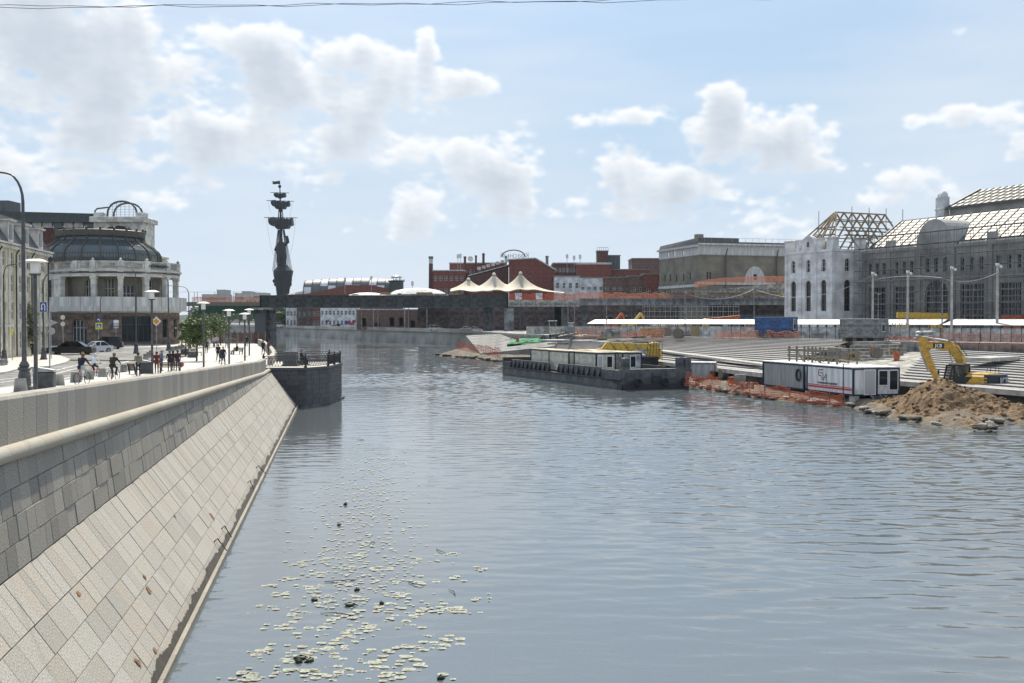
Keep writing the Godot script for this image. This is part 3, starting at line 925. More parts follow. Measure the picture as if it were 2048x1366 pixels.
func make_pier() -> void:
	var pts := [[-21.2, 92.8], [-17.4, 92.8], [-16.0, 96.2], [-16.0, 103.0], [-17.6, 106.6], [-24.0, 106.6]]
	var base := V(-19, 0, 97)
	var t := thing("stone_pier", "dark stone landing pier with angled corners jutting from the left embankment", "pier", base)
	var top := 3.28
	var core := MB.new()
	for i in pts.size():
		var a := V(pts[i][0], 0, pts[i][1]) - base
		var b := V(pts[(i + 1) % 6][0], 0, pts[(i + 1) % 6][1]) - base
		core.quad(a - Vector3(0, 1, 0), b - Vector3(0, 1, 0), b + Vector3(0, top - 0.2, 0), a + Vector3(0, top - 0.2, 0))
	obj("core", core, M.concrete_dark, t)
	for i in 3:
		var a := V(pts[i][0], 0, pts[i][1]) - base
		var b := V(pts[i + 1][0], 0, pts[i + 1][1]) - base
		var L := a.distance_to(b)
		for c in 7:
			var y0 := 0.12 + c * 0.42
			var s := 0.0
			while s < L - 0.02:
				var e := minf(s + rng.randf_range(0.8, 1.3), L)
				if L - e < 0.4: e = L
				var mb := MB.new()
				mb.col = Color(1, 1, 1) * rng.randf_range(0.7, 1.35)
				var u := (b - a) / L
				mb.stone(a + u * s + Vector3(0, y0, 0), a + u * e + Vector3(0, y0, 0), a + u * e + Vector3(0, y0 + 0.42, 0), a + u * s + Vector3(0, y0 + 0.42, 0), 0.03 + rng.randf() * 0.02, 0.014, 0.014)
				obj("block", mb, M.granite_dark, t)
				s = e
	for k in [[top - 0.2, 0.20, 0.12, "cap_slab", M.granite_dark], [-0.35, 0.5, 0.28, "footing", M.concrete_dark]]:
		var mb := MB.new()
		var poly := []
		for q in pts:
			var ex: float = k[2]
			var cc := Vector2(-19.2, 100.2)
			var pp := Vector2(q[0], q[1])
			var dirv := (pp - cc).normalized()
			var r := pp + dirv * ex * 1.3
			poly.append(Vector2(r.x - base.x, -(r.y - 97.0)))
		mb.prism(poly, k[0], k[0] + k[1], Transform3D(Basis(Vector3(1, 0, 0), Vector3(0, 0, 1), Vector3(0, 1, 0)), Vector3.ZERO))
		obj(k[3], mb, k[4], t)
	var mbf := MB.new()
	var fl := []
	for q in pts: fl.append(V(q[0], top + 0.004, q[1]) - base)
	for i in range(1, 5): mbf.tri(fl[0], fl[i], fl[i + 1])
	obj("paving", mbf, M.paving, t)
	var rl := thing("pier_railing", "black cast iron railing with lattice panels round the stone pier", "railing", base + Vector3(0, top, 0))
	var path := [[-21.0, 92.9], [-17.45, 92.9], [-16.1, 96.25], [-16.1, 102.9], [-17.7, 106.5], [-23.0, 106.5]]
	for i in path.size() - 1:
		var a := V(path[i][0], 0, path[i][1]) - V(base.x, 0, 97)
		var b := V(path[i + 1][0], 0, path[i + 1][1]) - V(base.x, 0, 97)
		var nb := maxi(1, roundi(a.distance_to(b) / 3.4))
		for k in nb:
			var p := a.lerp(b, float(k) / nb)
			var q := a.lerp(b, float(k + 1) / nb)
			var post := MB.new()
			post.lathe([Vector2(0.13, 0), Vector2(0.13, 0.12), Vector2(0.085, 0.16), Vector2(0.085, 0.85), Vector2(0.12, 0.9), Vector2(0.12, 0.98), Vector2(0.05, 1.03), Vector2(0.075, 1.10), Vector2(0.04, 1.17), Vector2(0.0, 1.2)], 8, p)
			obj("post", post, M.black_iron, rl)
			var pn := MB.new()
			for y in [0.12, 0.80, 0.95]: pn.bar(p + Vector3(0, y, 0), q + Vector3(0, y, 0), 0.045, 0.05)
			var n := maxi(3, roundi(p.distance_to(q) / 0.26))
			for j in n:
				var s0 := p.lerp(q, float(j) / n)
				var s1 := p.lerp(q, float(j + 1) / n)
				pn.bar(s0 + Vector3(0, 0.12, 0), s1 + Vector3(0, 0.80, 0), 0.028)
				pn.bar(s1 + Vector3(0, 0.12, 0), s0 + Vector3(0, 0.80, 0), 0.028)
				var mid := (s0 + s1) * 0.5
				pn.bar(mid + Vector3(0, 0.80, 0), mid + Vector3(0, 0.95, 0), 0.03)
				pn.box(mid + Vector3(0, 0.46, 0), Vector3(0.10, 0.12, 0.06))
			obj("lattice_panel", pn, M.black_iron, rl)
	var pd := MB.new()
	pd.cbox(Vector3(0, 0.64, 0), Vector3(1.15, 1.28, 1.0), 0.03)
	pd.cbox(Vector3(0, 0.08, 0), Vector3(1.3, 0.16, 1.15), 0.03)
	var o := tag(obj("stone_pedestal", pd, M.granite_dark), "dark square stone pedestal standing inside the pier railing", "pedestal")
	o.position = V(pX(581, 96.5), top, 96.5)

func ring_pt(s: float, r: float, y: float) -> Vector3:
	return Vector3(cos(s) * r, y, -sin(s) * r)
func curved_wall(mb: MB, r: float, y0: float, y1: float, a0: float, a1: float, holes: Array, deep := 0.5) -> void:
	var cuts := [a0, a1]
	var a := a0
	while a < a1:
		cuts.append(a); a += deg_to_rad(4.0)
	for h in holes: cuts.append(h[0]); cuts.append(h[1])
	cuts.sort()
	for i in cuts.size() - 1:
		var s: float = cuts[i]
		var e: float = cuts[i + 1]
		if e - s < 0.0005: continue
		var mid := (s + e) * 0.5
		var spans := [[y0, y1]]
		for h in holes:
			if h[0] < mid and h[1] > mid:
				spans = [[y0, h[2]], [h[3], y1]]
				mb.quad(ring_pt(s, r, h[2]), ring_pt(e, r, h[2]), ring_pt(e, r - deep, h[2]), ring_pt(s, r - deep, h[2]))
				mb.quad(ring_pt(s, r - deep, h[3]), ring_pt(e, r - deep, h[3]), ring_pt(e, r, h[3]), ring_pt(s, r, h[3]))
		for p in spans:
			if p[1] - p[0] > 0.001: mb.quadn(ring_pt(s, r, p[0]), ring_pt(e, r, p[0]), ring_pt(e, r, p[1]), ring_pt(s, r, p[1]), ring_pt(s, 1, 0), ring_pt(e, 1, 0), ring_pt(e, 1, 0), ring_pt(s, 1, 0))
	for h in holes:
		mb.quad(ring_pt(h[0], r, h[2]), ring_pt(h[0], r - deep, h[2]), ring_pt(h[0], r - deep, h[3]), ring_pt(h[0], r, h[3]))
		mb.quad(ring_pt(h[1], r - deep, h[2]), ring_pt(h[1], r, h[2]), ring_pt(h[1], r, h[3]), ring_pt(h[1], r - deep, h[3]))

func make_left_buildings() -> void:
	var t := thing("rotunda_building", "round corner building with bulbous glass dome, white colonnade and dark stone base", "building", V(-70, 3.05, 195))
	var s0 := deg_to_rad(-70.0)
	var D := func(a): return s0 + deg_to_rad(a)
	var mb := MB.new()
	curved_wall(mb, 10.6, 0, 5.7, D.call(-125), D.call(120), [[D.call(-43), D.call(-27), 0.05, 4.3], [D.call(4), D.call(34), 0.5, 4.9], [D.call(44), D.call(52), 1.2, 4.4], [D.call(62), D.call(70), 1.2, 4.4]], 0.6)
	obj("stone_base", mb, M.tan_stone, t)
	for h in [[-43, -27, 0.05, 4.3, "gate", M.black_iron, 4], [4, 34, 0.5, 4.9, "shop_window", M.glass_dark, 6], [44, 52, 1.2, 4.4, "shop_window", M.glass_dark, 2], [62, 70, 1.2, 4.4, "shop_window", M.glass_dark, 2]]:
		var g := MB.new()
		g.lathe([Vector2(10.15, h[2]), Vector2(10.15, h[3])], h[6], Vector3.ZERO, D.call(h[0]), D.call(h[1]))
		var o := obj(h[4], g, h[5], t)
		var f := MB.new()
		for k in h[6] + 1:
			var a: float = D.call(lerpf(h[0], h[1], float(k) / h[6]))
			f.bar(ring_pt(a, 10.2, h[2]), ring_pt(a, 10.2, h[3]), 0.14)
		for y in [h[2] + 0.08, lerpf(h[2], h[3], 0.68), h[3] - 0.08]:
			for k in h[6]:
				f.bar(ring_pt(D.call(lerpf(h[0], h[1], float(k) / h[6])), 10.2, y), ring_pt(D.call(lerpf(h[0], h[1], float(k + 1) / h[6])), 10.2, y), 0.12)
		obj("frame", f, M.pole_light if h[4] == "gate" else M.darkgreen, o)
	mb = MB.new()
	for k in 11:
		var b := deg_to_rad(180.0 * k / 10)
		mb.box(ring_pt(D.call(-35.0 - 8.6 * cos(b)), 10.62, 3.0 + 1.75 * sin(b)), Vector3(0.5, 0.5, 0.3), Basis(Vector3.UP, D.call(-35.0) + PI / 2))
	obj("gate_arch", mb, M.brick_brown, t)
	mb = MB.new()
	mb.lathe([Vector2(10.6, 5.5), Vector2(10.95, 5.65), Vector2(10.95, 5.85), Vector2(8.0, 5.9)], 60, Vector3.ZERO, D.call(-125), D.call(120))
	obj("floor_slab", mb, M.offwhite, t)
	for k in 14:
		var a := -62.0 + k * 11.0
		mb = MB.new()
		mb.col = Color(1, 1, 1) * rng.randf_range(0.9, 1.05)
		var p := ring_pt(D.call(a + 0.15), 11.9, 5.75)
		var q := ring_pt(D.call(a + 10.85), 11.9, 5.75)
		mb.hexa([p, q, q * Vector3(0.99, 1, 0.99), p * Vector3(0.99, 1, 0.99), p + Vector3(0, 2.4, 0), q + Vector3(0, 2.4, 0), q * Vector3(0.99, 1, 0.99) + Vector3(0, 2.4, 0), p * Vector3(0.99, 1, 0.99) + Vector3(0, 2.4, 0)])
		obj("hoarding_panel", mb, M.trim_white, t)
	mb = MB.new()
	curved_wall(mb, 8.4, 5.9, 11.7, D.call(-125), D.call(120), [[D.call(-38), D.call(-26), 7.4, 11.0], [D.call(-14), D.call(-3), 5.95, 11.2], [D.call(6), D.call(20), 5.95, 10.0], [D.call(31), D.call(45), 7.2, 11.0], [D.call(56), D.call(66), 7.2, 11.0]], 0.5)
	obj("recessed_wall", mb, M.brown_plaster, t)
	for h in [[-38, -26, 7.4, 11.0], [-14, -3, 5.95, 11.2], [6, 20, 5.95, 10.0], [31, 45, 7.2, 11.0], [56, 66, 7.2, 11.0]]:
		var f := MB.new()
		for k in 4:
			f.bar(ring_pt(D.call(lerpf(h[0], h[1], k / 3.0)), 8.05, h[2]), ring_pt(D.call(lerpf(h[0], h[1], k / 3.0)), 8.05, h[3]), 0.13)
		f.bar(ring_pt(D.call(h[0]), 8.05, lerpf(h[2], h[3], 0.7)), ring_pt(D.call(h[1]), 8.05, lerpf(h[2], h[3], 0.7)), 0.1)
		var o := obj("window", f, M.trim_white, t)
		var g := MB.new()
		g.lathe([Vector2(7.98, h[2]), Vector2(7.98, h[3])], 3, Vector3.ZERO, D.call(h[0]), D.call(h[1]))
		obj("pane", g, M.glass_dark, o)
	for a in [-93.0, -69.0, -62.0, -21.0, 3.0, 27.0, 51.0, 75.0, 99.0]:
		mb = MB.new()
		var rot := Basis(Vector3.UP, D.call(a) + PI / 2)
		var wd := 1.5 if a < -60.0 else 0.85
		mb.cbox(ring_pt(D.call(a), 10.2, 8.75), Vector3(wd, 5.7, 0.9), 0.06, rot)
		mb.cbox(ring_pt(D.call(a), 10.25, 11.4), Vector3(wd + 0.25, 0.4, 1.1), 0.05, rot)
		obj("column", mb, M.offwhite, t)
	mb = MB.new()
	mb.lathe([Vector2(8.4, 11.6), Vector2(10.65, 11.6), Vector2(10.65, 11.95), Vector2(10.75, 12.0), Vector2(10.75, 12.1)], 60, Vector3.ZERO, D.call(-125), D.call(120))
	mb.lathe([Vector2(10.72, 12.42), Vector2(11.05, 12.5), Vector2(11.05, 12.75), Vector2(10.6, 12.85), Vector2(10.6, 14.0), Vector2(10.8, 14.05), Vector2(10.8, 14.2), Vector2(7.0, 14.22)], 60, Vector3.ZERO, D.call(-125), D.call(120))
	obj("entablature", mb, M.offwhite, t)
	mb = MB.new()
	mb.lathe([Vector2(10.68, 12.1), Vector2(10.68, 12.42)], 60, Vector3.ZERO, D.call(-125), D.call(120))
	obj("dark_band", mb, M.slate, t)
	var k0 := 0
	for a in [-93.0, -62.0, -38.0, -21.0, 3.0, 27.0, 51.0, 75.0, 99.0]:
		mb = MB.new()
		var rot := Basis(Vector3.UP, D.call(a) + PI / 2)
		mb.cbox(ring_pt(D.call(a), 10.6, 13.3), Vector3(1.0, 1.9, 0.7), 0.05, rot)
		obj("parapet_post", mb, M.offwhite, t)
		mb = MB.new()
		mb.lathe([Vector2(0.35, 0), Vector2(0.2, 0.15), Vector2(0.28, 0.3), Vector2(0.1, 0.45), Vector2(0.0, 0.6)], 8, ring_pt(D.call(a), 10.6, 14.22))
		obj("finial", mb, M.offwhite if k0 < 7 else M.darkgreen, t)
		k0 += 1
		if a < 80.0:
			mb = MB.new()
			var b0: float = a + 4.5
			var b1: float = a + 19.5
			if a < -38.0: b1 = a + 18.0
			mb.lathe([Vector2(10.65, 13.05), Vector2(10.65, 13.85)], 6, Vector3.ZERO, D.call(b0), D.call(b1))
			obj("parapet_panel", mb, M.concrete, t)
	var tm := text_mesh("АВТОМОБИЛЬ", 0.62, 0.06)
	var to := obj("lettering", tm, M.ink, t)
	to.position = ring_pt(D.call(39.0), 10.78, 13.45); to.rotation.y = D.call(39.0) + PI / 2
	var dc := Vector3(-2.6, 0, 0.5)
	var prof := [Vector2(9.9, 14.2), Vector2(10.1, 14.9), Vector2(10.0, 15.6), Vector2(9.6, 16.3), Vector2(8.9, 16.95), Vector2(8.0, 17.5), Vector2(7.35, 18.0), Vector2(7.1, 18.6)]
	for k in 12:
		var a := -105.0 + k * 17.5
		var g := MB.new()
		g.lathe(prof, 5, dc, D.call(a), D.call(a + 17.5))
		var o := obj("dome_glass", g, M.glass_dome, t)
		var bars := MB.new()
		for j in range(1, 6):
			for i in prof.size() - 1:
				var aa: float = D.call(a + 17.5 * j / 6.0)
				bars.bar(dc + ring_pt(aa, prof[i].x + 0.02, prof[i].y), dc + ring_pt(aa, prof[i + 1].x + 0.02, prof[i + 1].y), 0.05)
		for i in [2, 4]:
			for j in 5: bars.bar(dc + ring_pt(D.call(a + 3.5 * j), prof[i].x + 0.02, prof[i].y), dc + ring_pt(D.call(a + 3.5 * (j + 1)), prof[i].x + 0.02, prof[i].y), 0.06)
		obj("glazing_bars", bars, M.darkgreen, o)
		var rp := []
		for q in prof: rp.append(dc + ring_pt(D.call(a), q.x + 0.05, q.y))
		rp.append(dc + ring_pt(D.call(a), 7.5, 20.2))
		var rb := MB.new()
		rb.tube(rp, [0.2], 6)
		obj("rib", rb, M.olive, t)
	mb = MB.new()
	mb.lathe([Vector2(7.1, 18.55), Vector2(7.45, 18.7), Vector2(7.55, 19.7), Vector2(7.3, 19.8), Vector2(0, 20.0)], 48, dc, D.call(-125), D.call(125))
	obj("dome_ring", mb, M.olive, t)
	var ub := Vector3(pX(244, 206) + 70.0, 0, -11.0)
	mb = MB.new()
	mb.bx(ub.x - 4.6, 10, ub.z - 5, ub.x + 4.6, 22.4, ub.z + 1.5)
	obj("upper_block", mb, M.offwhite, t)
	mb = MB.new()
	mb.cbox(ub + Vector3(0, 22.9, -1.5), Vector3(10.4, 1.0, 7.6), 0.15)
	for q in [-3.6, 4.2]: mb.cbox(ub + Vector3(q, 23.8, 1.0), Vector3(2.0, 0.8, 1.2), 0.1)
	obj("upper_cornice", mb, M.offwhite, t)
	mb = MB.new()
	mb.bx(ub.x + 4.6, 10, ub.z - 4, ub.x + 7.2, 15.8, ub.z + 1)
	mb.cbox(ub + Vector3(6.0, 16.0, -1.5), Vector3(3.2, 0.5, 5.5), 0.1)
	obj("side_block", mb, M.offwhite, t)
	mb = MB.new()
	mb.prism([Vector2(-3.6, 0), Vector2(3.6, 0), Vector2(3.0, 1.1), Vector2(1.7, 1.9), Vector2(0, 2.2), Vector2(-1.7, 1.9), Vector2(-3.0, 1.1)], 0, 0.12, Transform3D(Basis(), ub + Vector3(0, 19.6, 1.52)))
	obj("lunette_window", mb, M.glass_dark, t)
	mb = MB.new()
	var ar := []
	for k in 13:
		var b := PI * k / 12.0
		ar.append(ub + Vector3(0.6 + 2.75 * cos(b), 23.4 + 2.9 * pow(sin(b), 0.7), 1.2))
	mb.tube(ar, [0.2], 6)
	var ar2 := []
	for q in ar: ar2.append(q - Vector3(0, 0, 3.2))
	mb.tube(ar2, [0.2], 6)
	for k in 7:
		var xx := -2.0 + k * 0.78
		mb.bar(ub + Vector3(xx, 23.4, 1.2), ub + Vector3(xx, 23.4 + 2.9 * pow(sqrt(maxf(0.05, 1.0 - pow((xx - 0.6) / 2.75, 2))), 0.7), 1.2), 0.05)
	for k in 5: mb.bar(ub + Vector3(-1.9, 23.8 + k * 0.5, 1.2), ub + Vector3(3.1, 23.8 + k * 0.5, 1.2), 0.04)
	mb.tube([ub + Vector3(-2.2, 25.2, 0.9), ub + Vector3(-4.3, 25.0, 0.5), ub + Vector3(-4.7, 24.6, 0.5), ub + Vector3(-4.7, 23.2, 0.5)], [0.16], 6)
	obj("arched_sign_frame", mb, M.slate, t)
	var lw := ub.x - 4.6
	mb = MB.new()
	mb.bx(lw - 24.0, 6, ub.z - 6, lw, 21.4, ub.z + 0.6)
	obj("upper_wing", mb, M.brick_dark, t)
	mb = MB.new()
	mb.hexa([Vector3(lw - 24, 22.4, ub.z + 1.4), Vector3(lw, 22.4, ub.z + 1.4), Vector3(lw, 22.4, ub.z - 7), Vector3(lw - 24, 22.4, ub.z - 7), Vector3(lw - 24, 24.7, ub.z + 0.4), Vector3(lw, 24.1, ub.z + 0.4), Vector3(lw, 24.1, ub.z - 7), Vector3(lw - 24, 24.7, ub.z - 7)])
	obj("wing_roof", mb, M.darkgreen, t)
	for k in 12:
		mb = MB.new()
		mb.bx(lw - 1.9 - k * 1.95, 21.42, ub.z + 0.3, lw - 0.25 - k * 1.95, 22.38, ub.z + 0.9)
		obj("clerestory_pane", mb, M.concrete_light if k % 3 else M.glass_roof, t)
	mb = MB.new()
	mb.bx(lw - 24, 24.3, ub.z - 5, lw - 16.4, 26.6, ub.z)
	obj("roof_hut", mb, M.slate, t)
	mb = MB.new()
	wall(mb, frame_at(Vector3(-26, 0, 1.5), Vector3(1, 0, 0.12)), 0, 17.5, 5.7, 14.0, [[14.4, 8.2, 1.8, 3.0], [9.0, 8.2, 1.8, 3.0]], 0.4)
	obj("wing_wall", mb, M.offwhite, t)
	var wf := frame_at(Vector3(-26, 0, 1.5), Vector3(1, 0, 0.12))
	for x in [14.4, 9.0]: window(t, wf * Transform3D(Basis(), Vector3(x, 8.2, -0.25)), 1.8, 3.0, 2, 2, M.wood_bench, M.glass_dark, 0.14)
	mb = MB.new()
	wall(mb, wf, 0, 17.5, 0, 5.7, [], 0.4)
	obj("wing_base", mb, M.tan_stone, t)

	var o := V(-52.4, 3.05, 100)
	t = thing("cream_house", "cream four storey house with grey mansard roof and white trim at the left edge", "house", o)
	var fr := frame_at(Vector3.ZERO, Vector3(-6.25, 0, -39.5))
	var L := 39.6
	var holes := []
	for k in 12:
		var x := 1.2 + k * 3.2
		for y in [1.0, 4.3, 7.4, 10.2]: holes.append([x, y, 1.15, 1.95 if y < 10 else 1.7])
	mb = MB.new()
	wall(mb, fr, 0, L, 0, 12.3, holes, 0.3)
	var back := fr.basis.z * -14.0
	mb.quad(fr * Vector3(L, 0, 0), fr * Vector3(L, 0, 0) + back, fr * Vector3(L, 12.3, 0) + back, fr * Vector3(L, 12.3, 0))
	mb.quad(fr * Vector3(0, 0, 0) + back, fr * Vector3(0, 0, 0), fr * Vector3(0, 12.3, 0), fr * Vector3(0, 12.3, 0) + back)
	obj("wall", mb, M.cream, t)
	for h in holes: window(t, fr * Transform3D(Basis(), Vector3(h[0], h[1], -0.2)), h[2], h[3], 2, 2, M.sign_white, M.glass_dark, 0.09)
	mb = MB.new()
	for k in 13: mb.box(fr * Vector3(0.2 + k * 3.2 - 0.0, 6.15, 0.06), Vector3(0.55, 12.3, 0.14), fr.basis)
	obj("pilasters", mb, M.offwhite, t)
	mb = MB.new()
	for y in [[12.35, 0.35, 0.55], [12.7, 0.2, 0.75], [3.6, 0.3, 0.3]]: mb.box(fr * Vector3(L * 0.5, y[0], y[2] * 0.5 - 0.1), Vector3(L + 0.6, y[1], y[2]), fr.basis)
	obj("cornice", mb, M.offwhite, t)
	for x in [8.7, 18.3, 24.7, 31.1, 38.6]:
		mb = MB.new()
		mb.tube([fr * Vector3(x, 0.2, 0.25), fr * Vector3(x, 11.6, 0.25), fr * Vector3(x, 12.2, 0.6)], [0.085], 6)
		obj("downpipe", mb, M.black_iron, t)
	mb = MB.new()
	mb.hexa([fr * Vector3(0, 12.8, 0.3), fr * Vector3(L, 12.8, 0.3), fr * Vector3(L, 12.8, -13), fr * Vector3(0, 12.8, -13), fr * Vector3(0.5, 16.2, -1.6), fr * Vector3(L - 1.2, 16.2, -1.6), fr * Vector3(L - 1.2, 16.2, -12), fr * Vector3(0.5, 16.2, -12)])
	obj("mansard_roof", mb, M.roof_metal, t)
	mb = MB.new()
	for k in 58:
		var f := k / 57.0
		mb.bar(fr * Vector3(lerpf(0.1, L - 0.1, f), 12.82, 0.32), fr * Vector3(lerpf(0.6, L - 1.3, f), 16.22, -1.58), 0.06, 0.08)
	obj("roof_seams", mb, M.slate, t)
	for k in 6:
		var x := 4.0 + k * 6.2
		var dm := MB.new()
		dm.hexa([fr * Vector3(x - 1.0, 12.9, 0.28), fr * Vector3(x + 1.0, 12.9, 0.28), fr * Vector3(x + 1.0, 12.9, -1.4), fr * Vector3(x - 1.0, 12.9, -1.4), fr * Vector3(x - 1.0, 15.2, 0.28), fr * Vector3(x + 1.0, 15.2, 0.28), fr * Vector3(x + 1.0, 15.2, -1.4), fr * Vector3(x - 1.0, 15.2, -1.4)])
		dm.box(fr * Vector3(x, 15.3, -0.4), Vector3(2.4, 0.18, 2.0), fr.basis)
		var dd = obj("dormer", dm, M.offwhite, t)
		var g := MB.new()
		g.box(fr * Vector3(x, 14.0, 0.3), Vector3(1.1, 1.6, 0.06), fr.basis)
		obj("pane", g, M.glass_dark, dd)
	mb = MB.new()
	mb.lathe([Vector2(2.6, 0), Vector2(2.5, 0.9), Vector2(2.0, 1.9), Vector2(1.2, 2.5), Vector2(0, 2.8)], 16, fr * Vector3(15.5, 16.2, -5))
	obj("roof_dome", mb, M.galv, t)

func block(called: String, label: String, px0: float, px1: float, y_top: float, d: float, depth: float, m: Material, base_y := 3.8, rows := [], nwin := 0, wsize := Vector2(1.3, 1.9), roof: Material = null, category := "building", turn := 0.0, open := []) -> Node3D:
	var x0 := pX(px0, d)
	var x1 := pX(px1, d)
	var h := pY(y_top, d) - base_y
	var t := thing(called, label, category, V((x0 + x1) * 0.5, base_y, d), turn)
	var w := x1 - x0
	var fr := Transform3D(Basis(), Vector3(-w * 0.5, 0, 0))
	var holes := []
	for r in rows:
		for k in nwin:
			holes.append([w * (k + 0.5) / nwin - wsize.x * 0.5, r, wsize.x, wsize.y])
	var mb := MB.new()
	wall(mb, fr, 0, w, 0, h, holes + open, 0.35)
	mb.quad(fr * Vector3(w, 0, 0), fr * Vector3(w, 0, -depth), fr * Vector3(w, h, -depth), fr * Vector3(w, h, 0))
	mb.quad(fr * Vector3(0, 0, -depth), fr * Vector3(0, 0, 0), fr * Vector3(0, h, 0), fr * Vector3(0, h, -depth))
	mb.quad(fr * Vector3(w, 0, -depth), fr * Vector3(0, 0, -depth), fr * Vector3(0, h, -depth), fr * Vector3(w, h, -depth))
	obj("wall", mb, m, t)
	mb = MB.new()
	mb.bx(-w * 0.5 - 0.2, h, 0.2, w * 0.5 + 0.2, h + 0.35, -depth - 0.2)
	obj("roof", mb, roof if roof else M.roof_metal, t)
	for q in holes: window(t, fr * Transform3D(Basis(), Vector3(q[0], q[1], -0.25)), q[2], q[3], 2, 2, M.trim_white, M.glass_dark, 0.12)
	return t
func scaffold(label: String, a: Vector3, b: Vector3, h: float, bays: int, lifts: int, deep: float, m: Material, r := 0.035, planks := true) -> void:
	var t := thing("scaffolding", label, "scaffolding", a)
	var u := (b - a) / bays
	var z := Vector3(-(b - a).z, 0, (b - a).x).normalized() * deep
	for side in 2:
		var mb := MB.new()
		for i in bays + 1:
			var p := u * i + z * side
			mb.bar(p, p + Vector3(0, h + 0.6, 0), r * 2)
		for j in lifts:
			var y := h * (j + 1) / lifts
			mb.bar(z * side + Vector3(0, y, 0), z * side + u * bays + Vector3(0, y, 0), r * 2)
		for i in range(0, bays, 2):
			mb.bar(u * i + z * side, u * (i + 1) + z * side + Vector3(0, h / lifts * mini(2, lifts), 0), r * 1.6)
		obj("tube_frame", mb, m, t)
	if planks:
		for j in range(0, lifts):
			var y := h * (j + 1) / lifts
			var mb := MB.new()
			mb.col = Color(1, 1, 1) * rng.randf_range(0.7, 1.1)
			mb.bar(z * 0.5 + Vector3(0, y - 0.06, 0), z * 0.5 + u * bays + Vector3(0, y - 0.06, 0), deep * 0.8, 0.05)
			obj("deck_plank", mb, M.timber_grey, t)
func net_fence(pts: Array, h: float, m: Material, label: String, cell := 0.22, messy := 0.25, th := 0.03) -> void:
	var t := thing("net_fence", label, "safety net", pts[0], 0, "orange plastic safety nets")
	var ns := FastNoiseLite.new()
	ns.frequency = 0.4
	var net := MB.new()
	for i in pts.size() - 1:
		var a: Vector3 = pts[i] - pts[0]
		var b: Vector3 = pts[i + 1] - pts[0]
		var L := a.distance_to(b)
		var n := maxi(2, int(L / cell))
		var rows := maxi(3, int(h / cell))
		var u := (b - a).normalized()
		var grid := []
		for k in n + 1:
			for j in rows + 1:
				var p := a.lerp(b, float(k) / n)
				var g: Vector3 = pts[0] + p
				var y := h * j / rows
				var top := 1.0 + messy * (1.3 * ns.get_noise_2d(g.x * 0.9, g.z * 0.9) - 0.25)
				grid.append(p + Vector3(ns.get_noise_2d(g.x * 2.0 + y, g.z * 2.0 + y * 2.0), 0, ns.get_noise_2d(g.z * 2.0 + 40.0, g.x * 2.0 + y * 3.0)) * messy * 1.2 + Vector3(0, y * top + messy * 0.25 * ns.get_noise_2d(g.x * 4.0, g.z * 4.0 + y), 0))
		for k in n + 1:
			for j in rows + 1:
				var p: Vector3 = grid[k * (rows + 1) + j]
				if k < n:
					var q: Vector3 = grid[(k + 1) * (rows + 1) + j]
					var w := Vector3(0, th * (0.9 if j == rows else 0.5), 0)
					net.quad(p - w, q - w, q + w, p + w)
				if j < rows:
					var q: Vector3 = grid[k * (rows + 1) + j + 1]
					var w := u * th * 0.5
					net.quad(p - w, p + w, q + w, q - w)
		var np := maxi(1, int(L / 2.2))
		for k in np + 1:
			var st := MB.new()
			var p := a.lerp(b, float(k) / np)
			st.tube([p, p + Vector3(rng.randf_range(-0.05, 0.05), h * 1.1, 0)], [0.025], 5)
			obj("stake", st, M.timber_grey, t)
	obj("net", net, m, t)

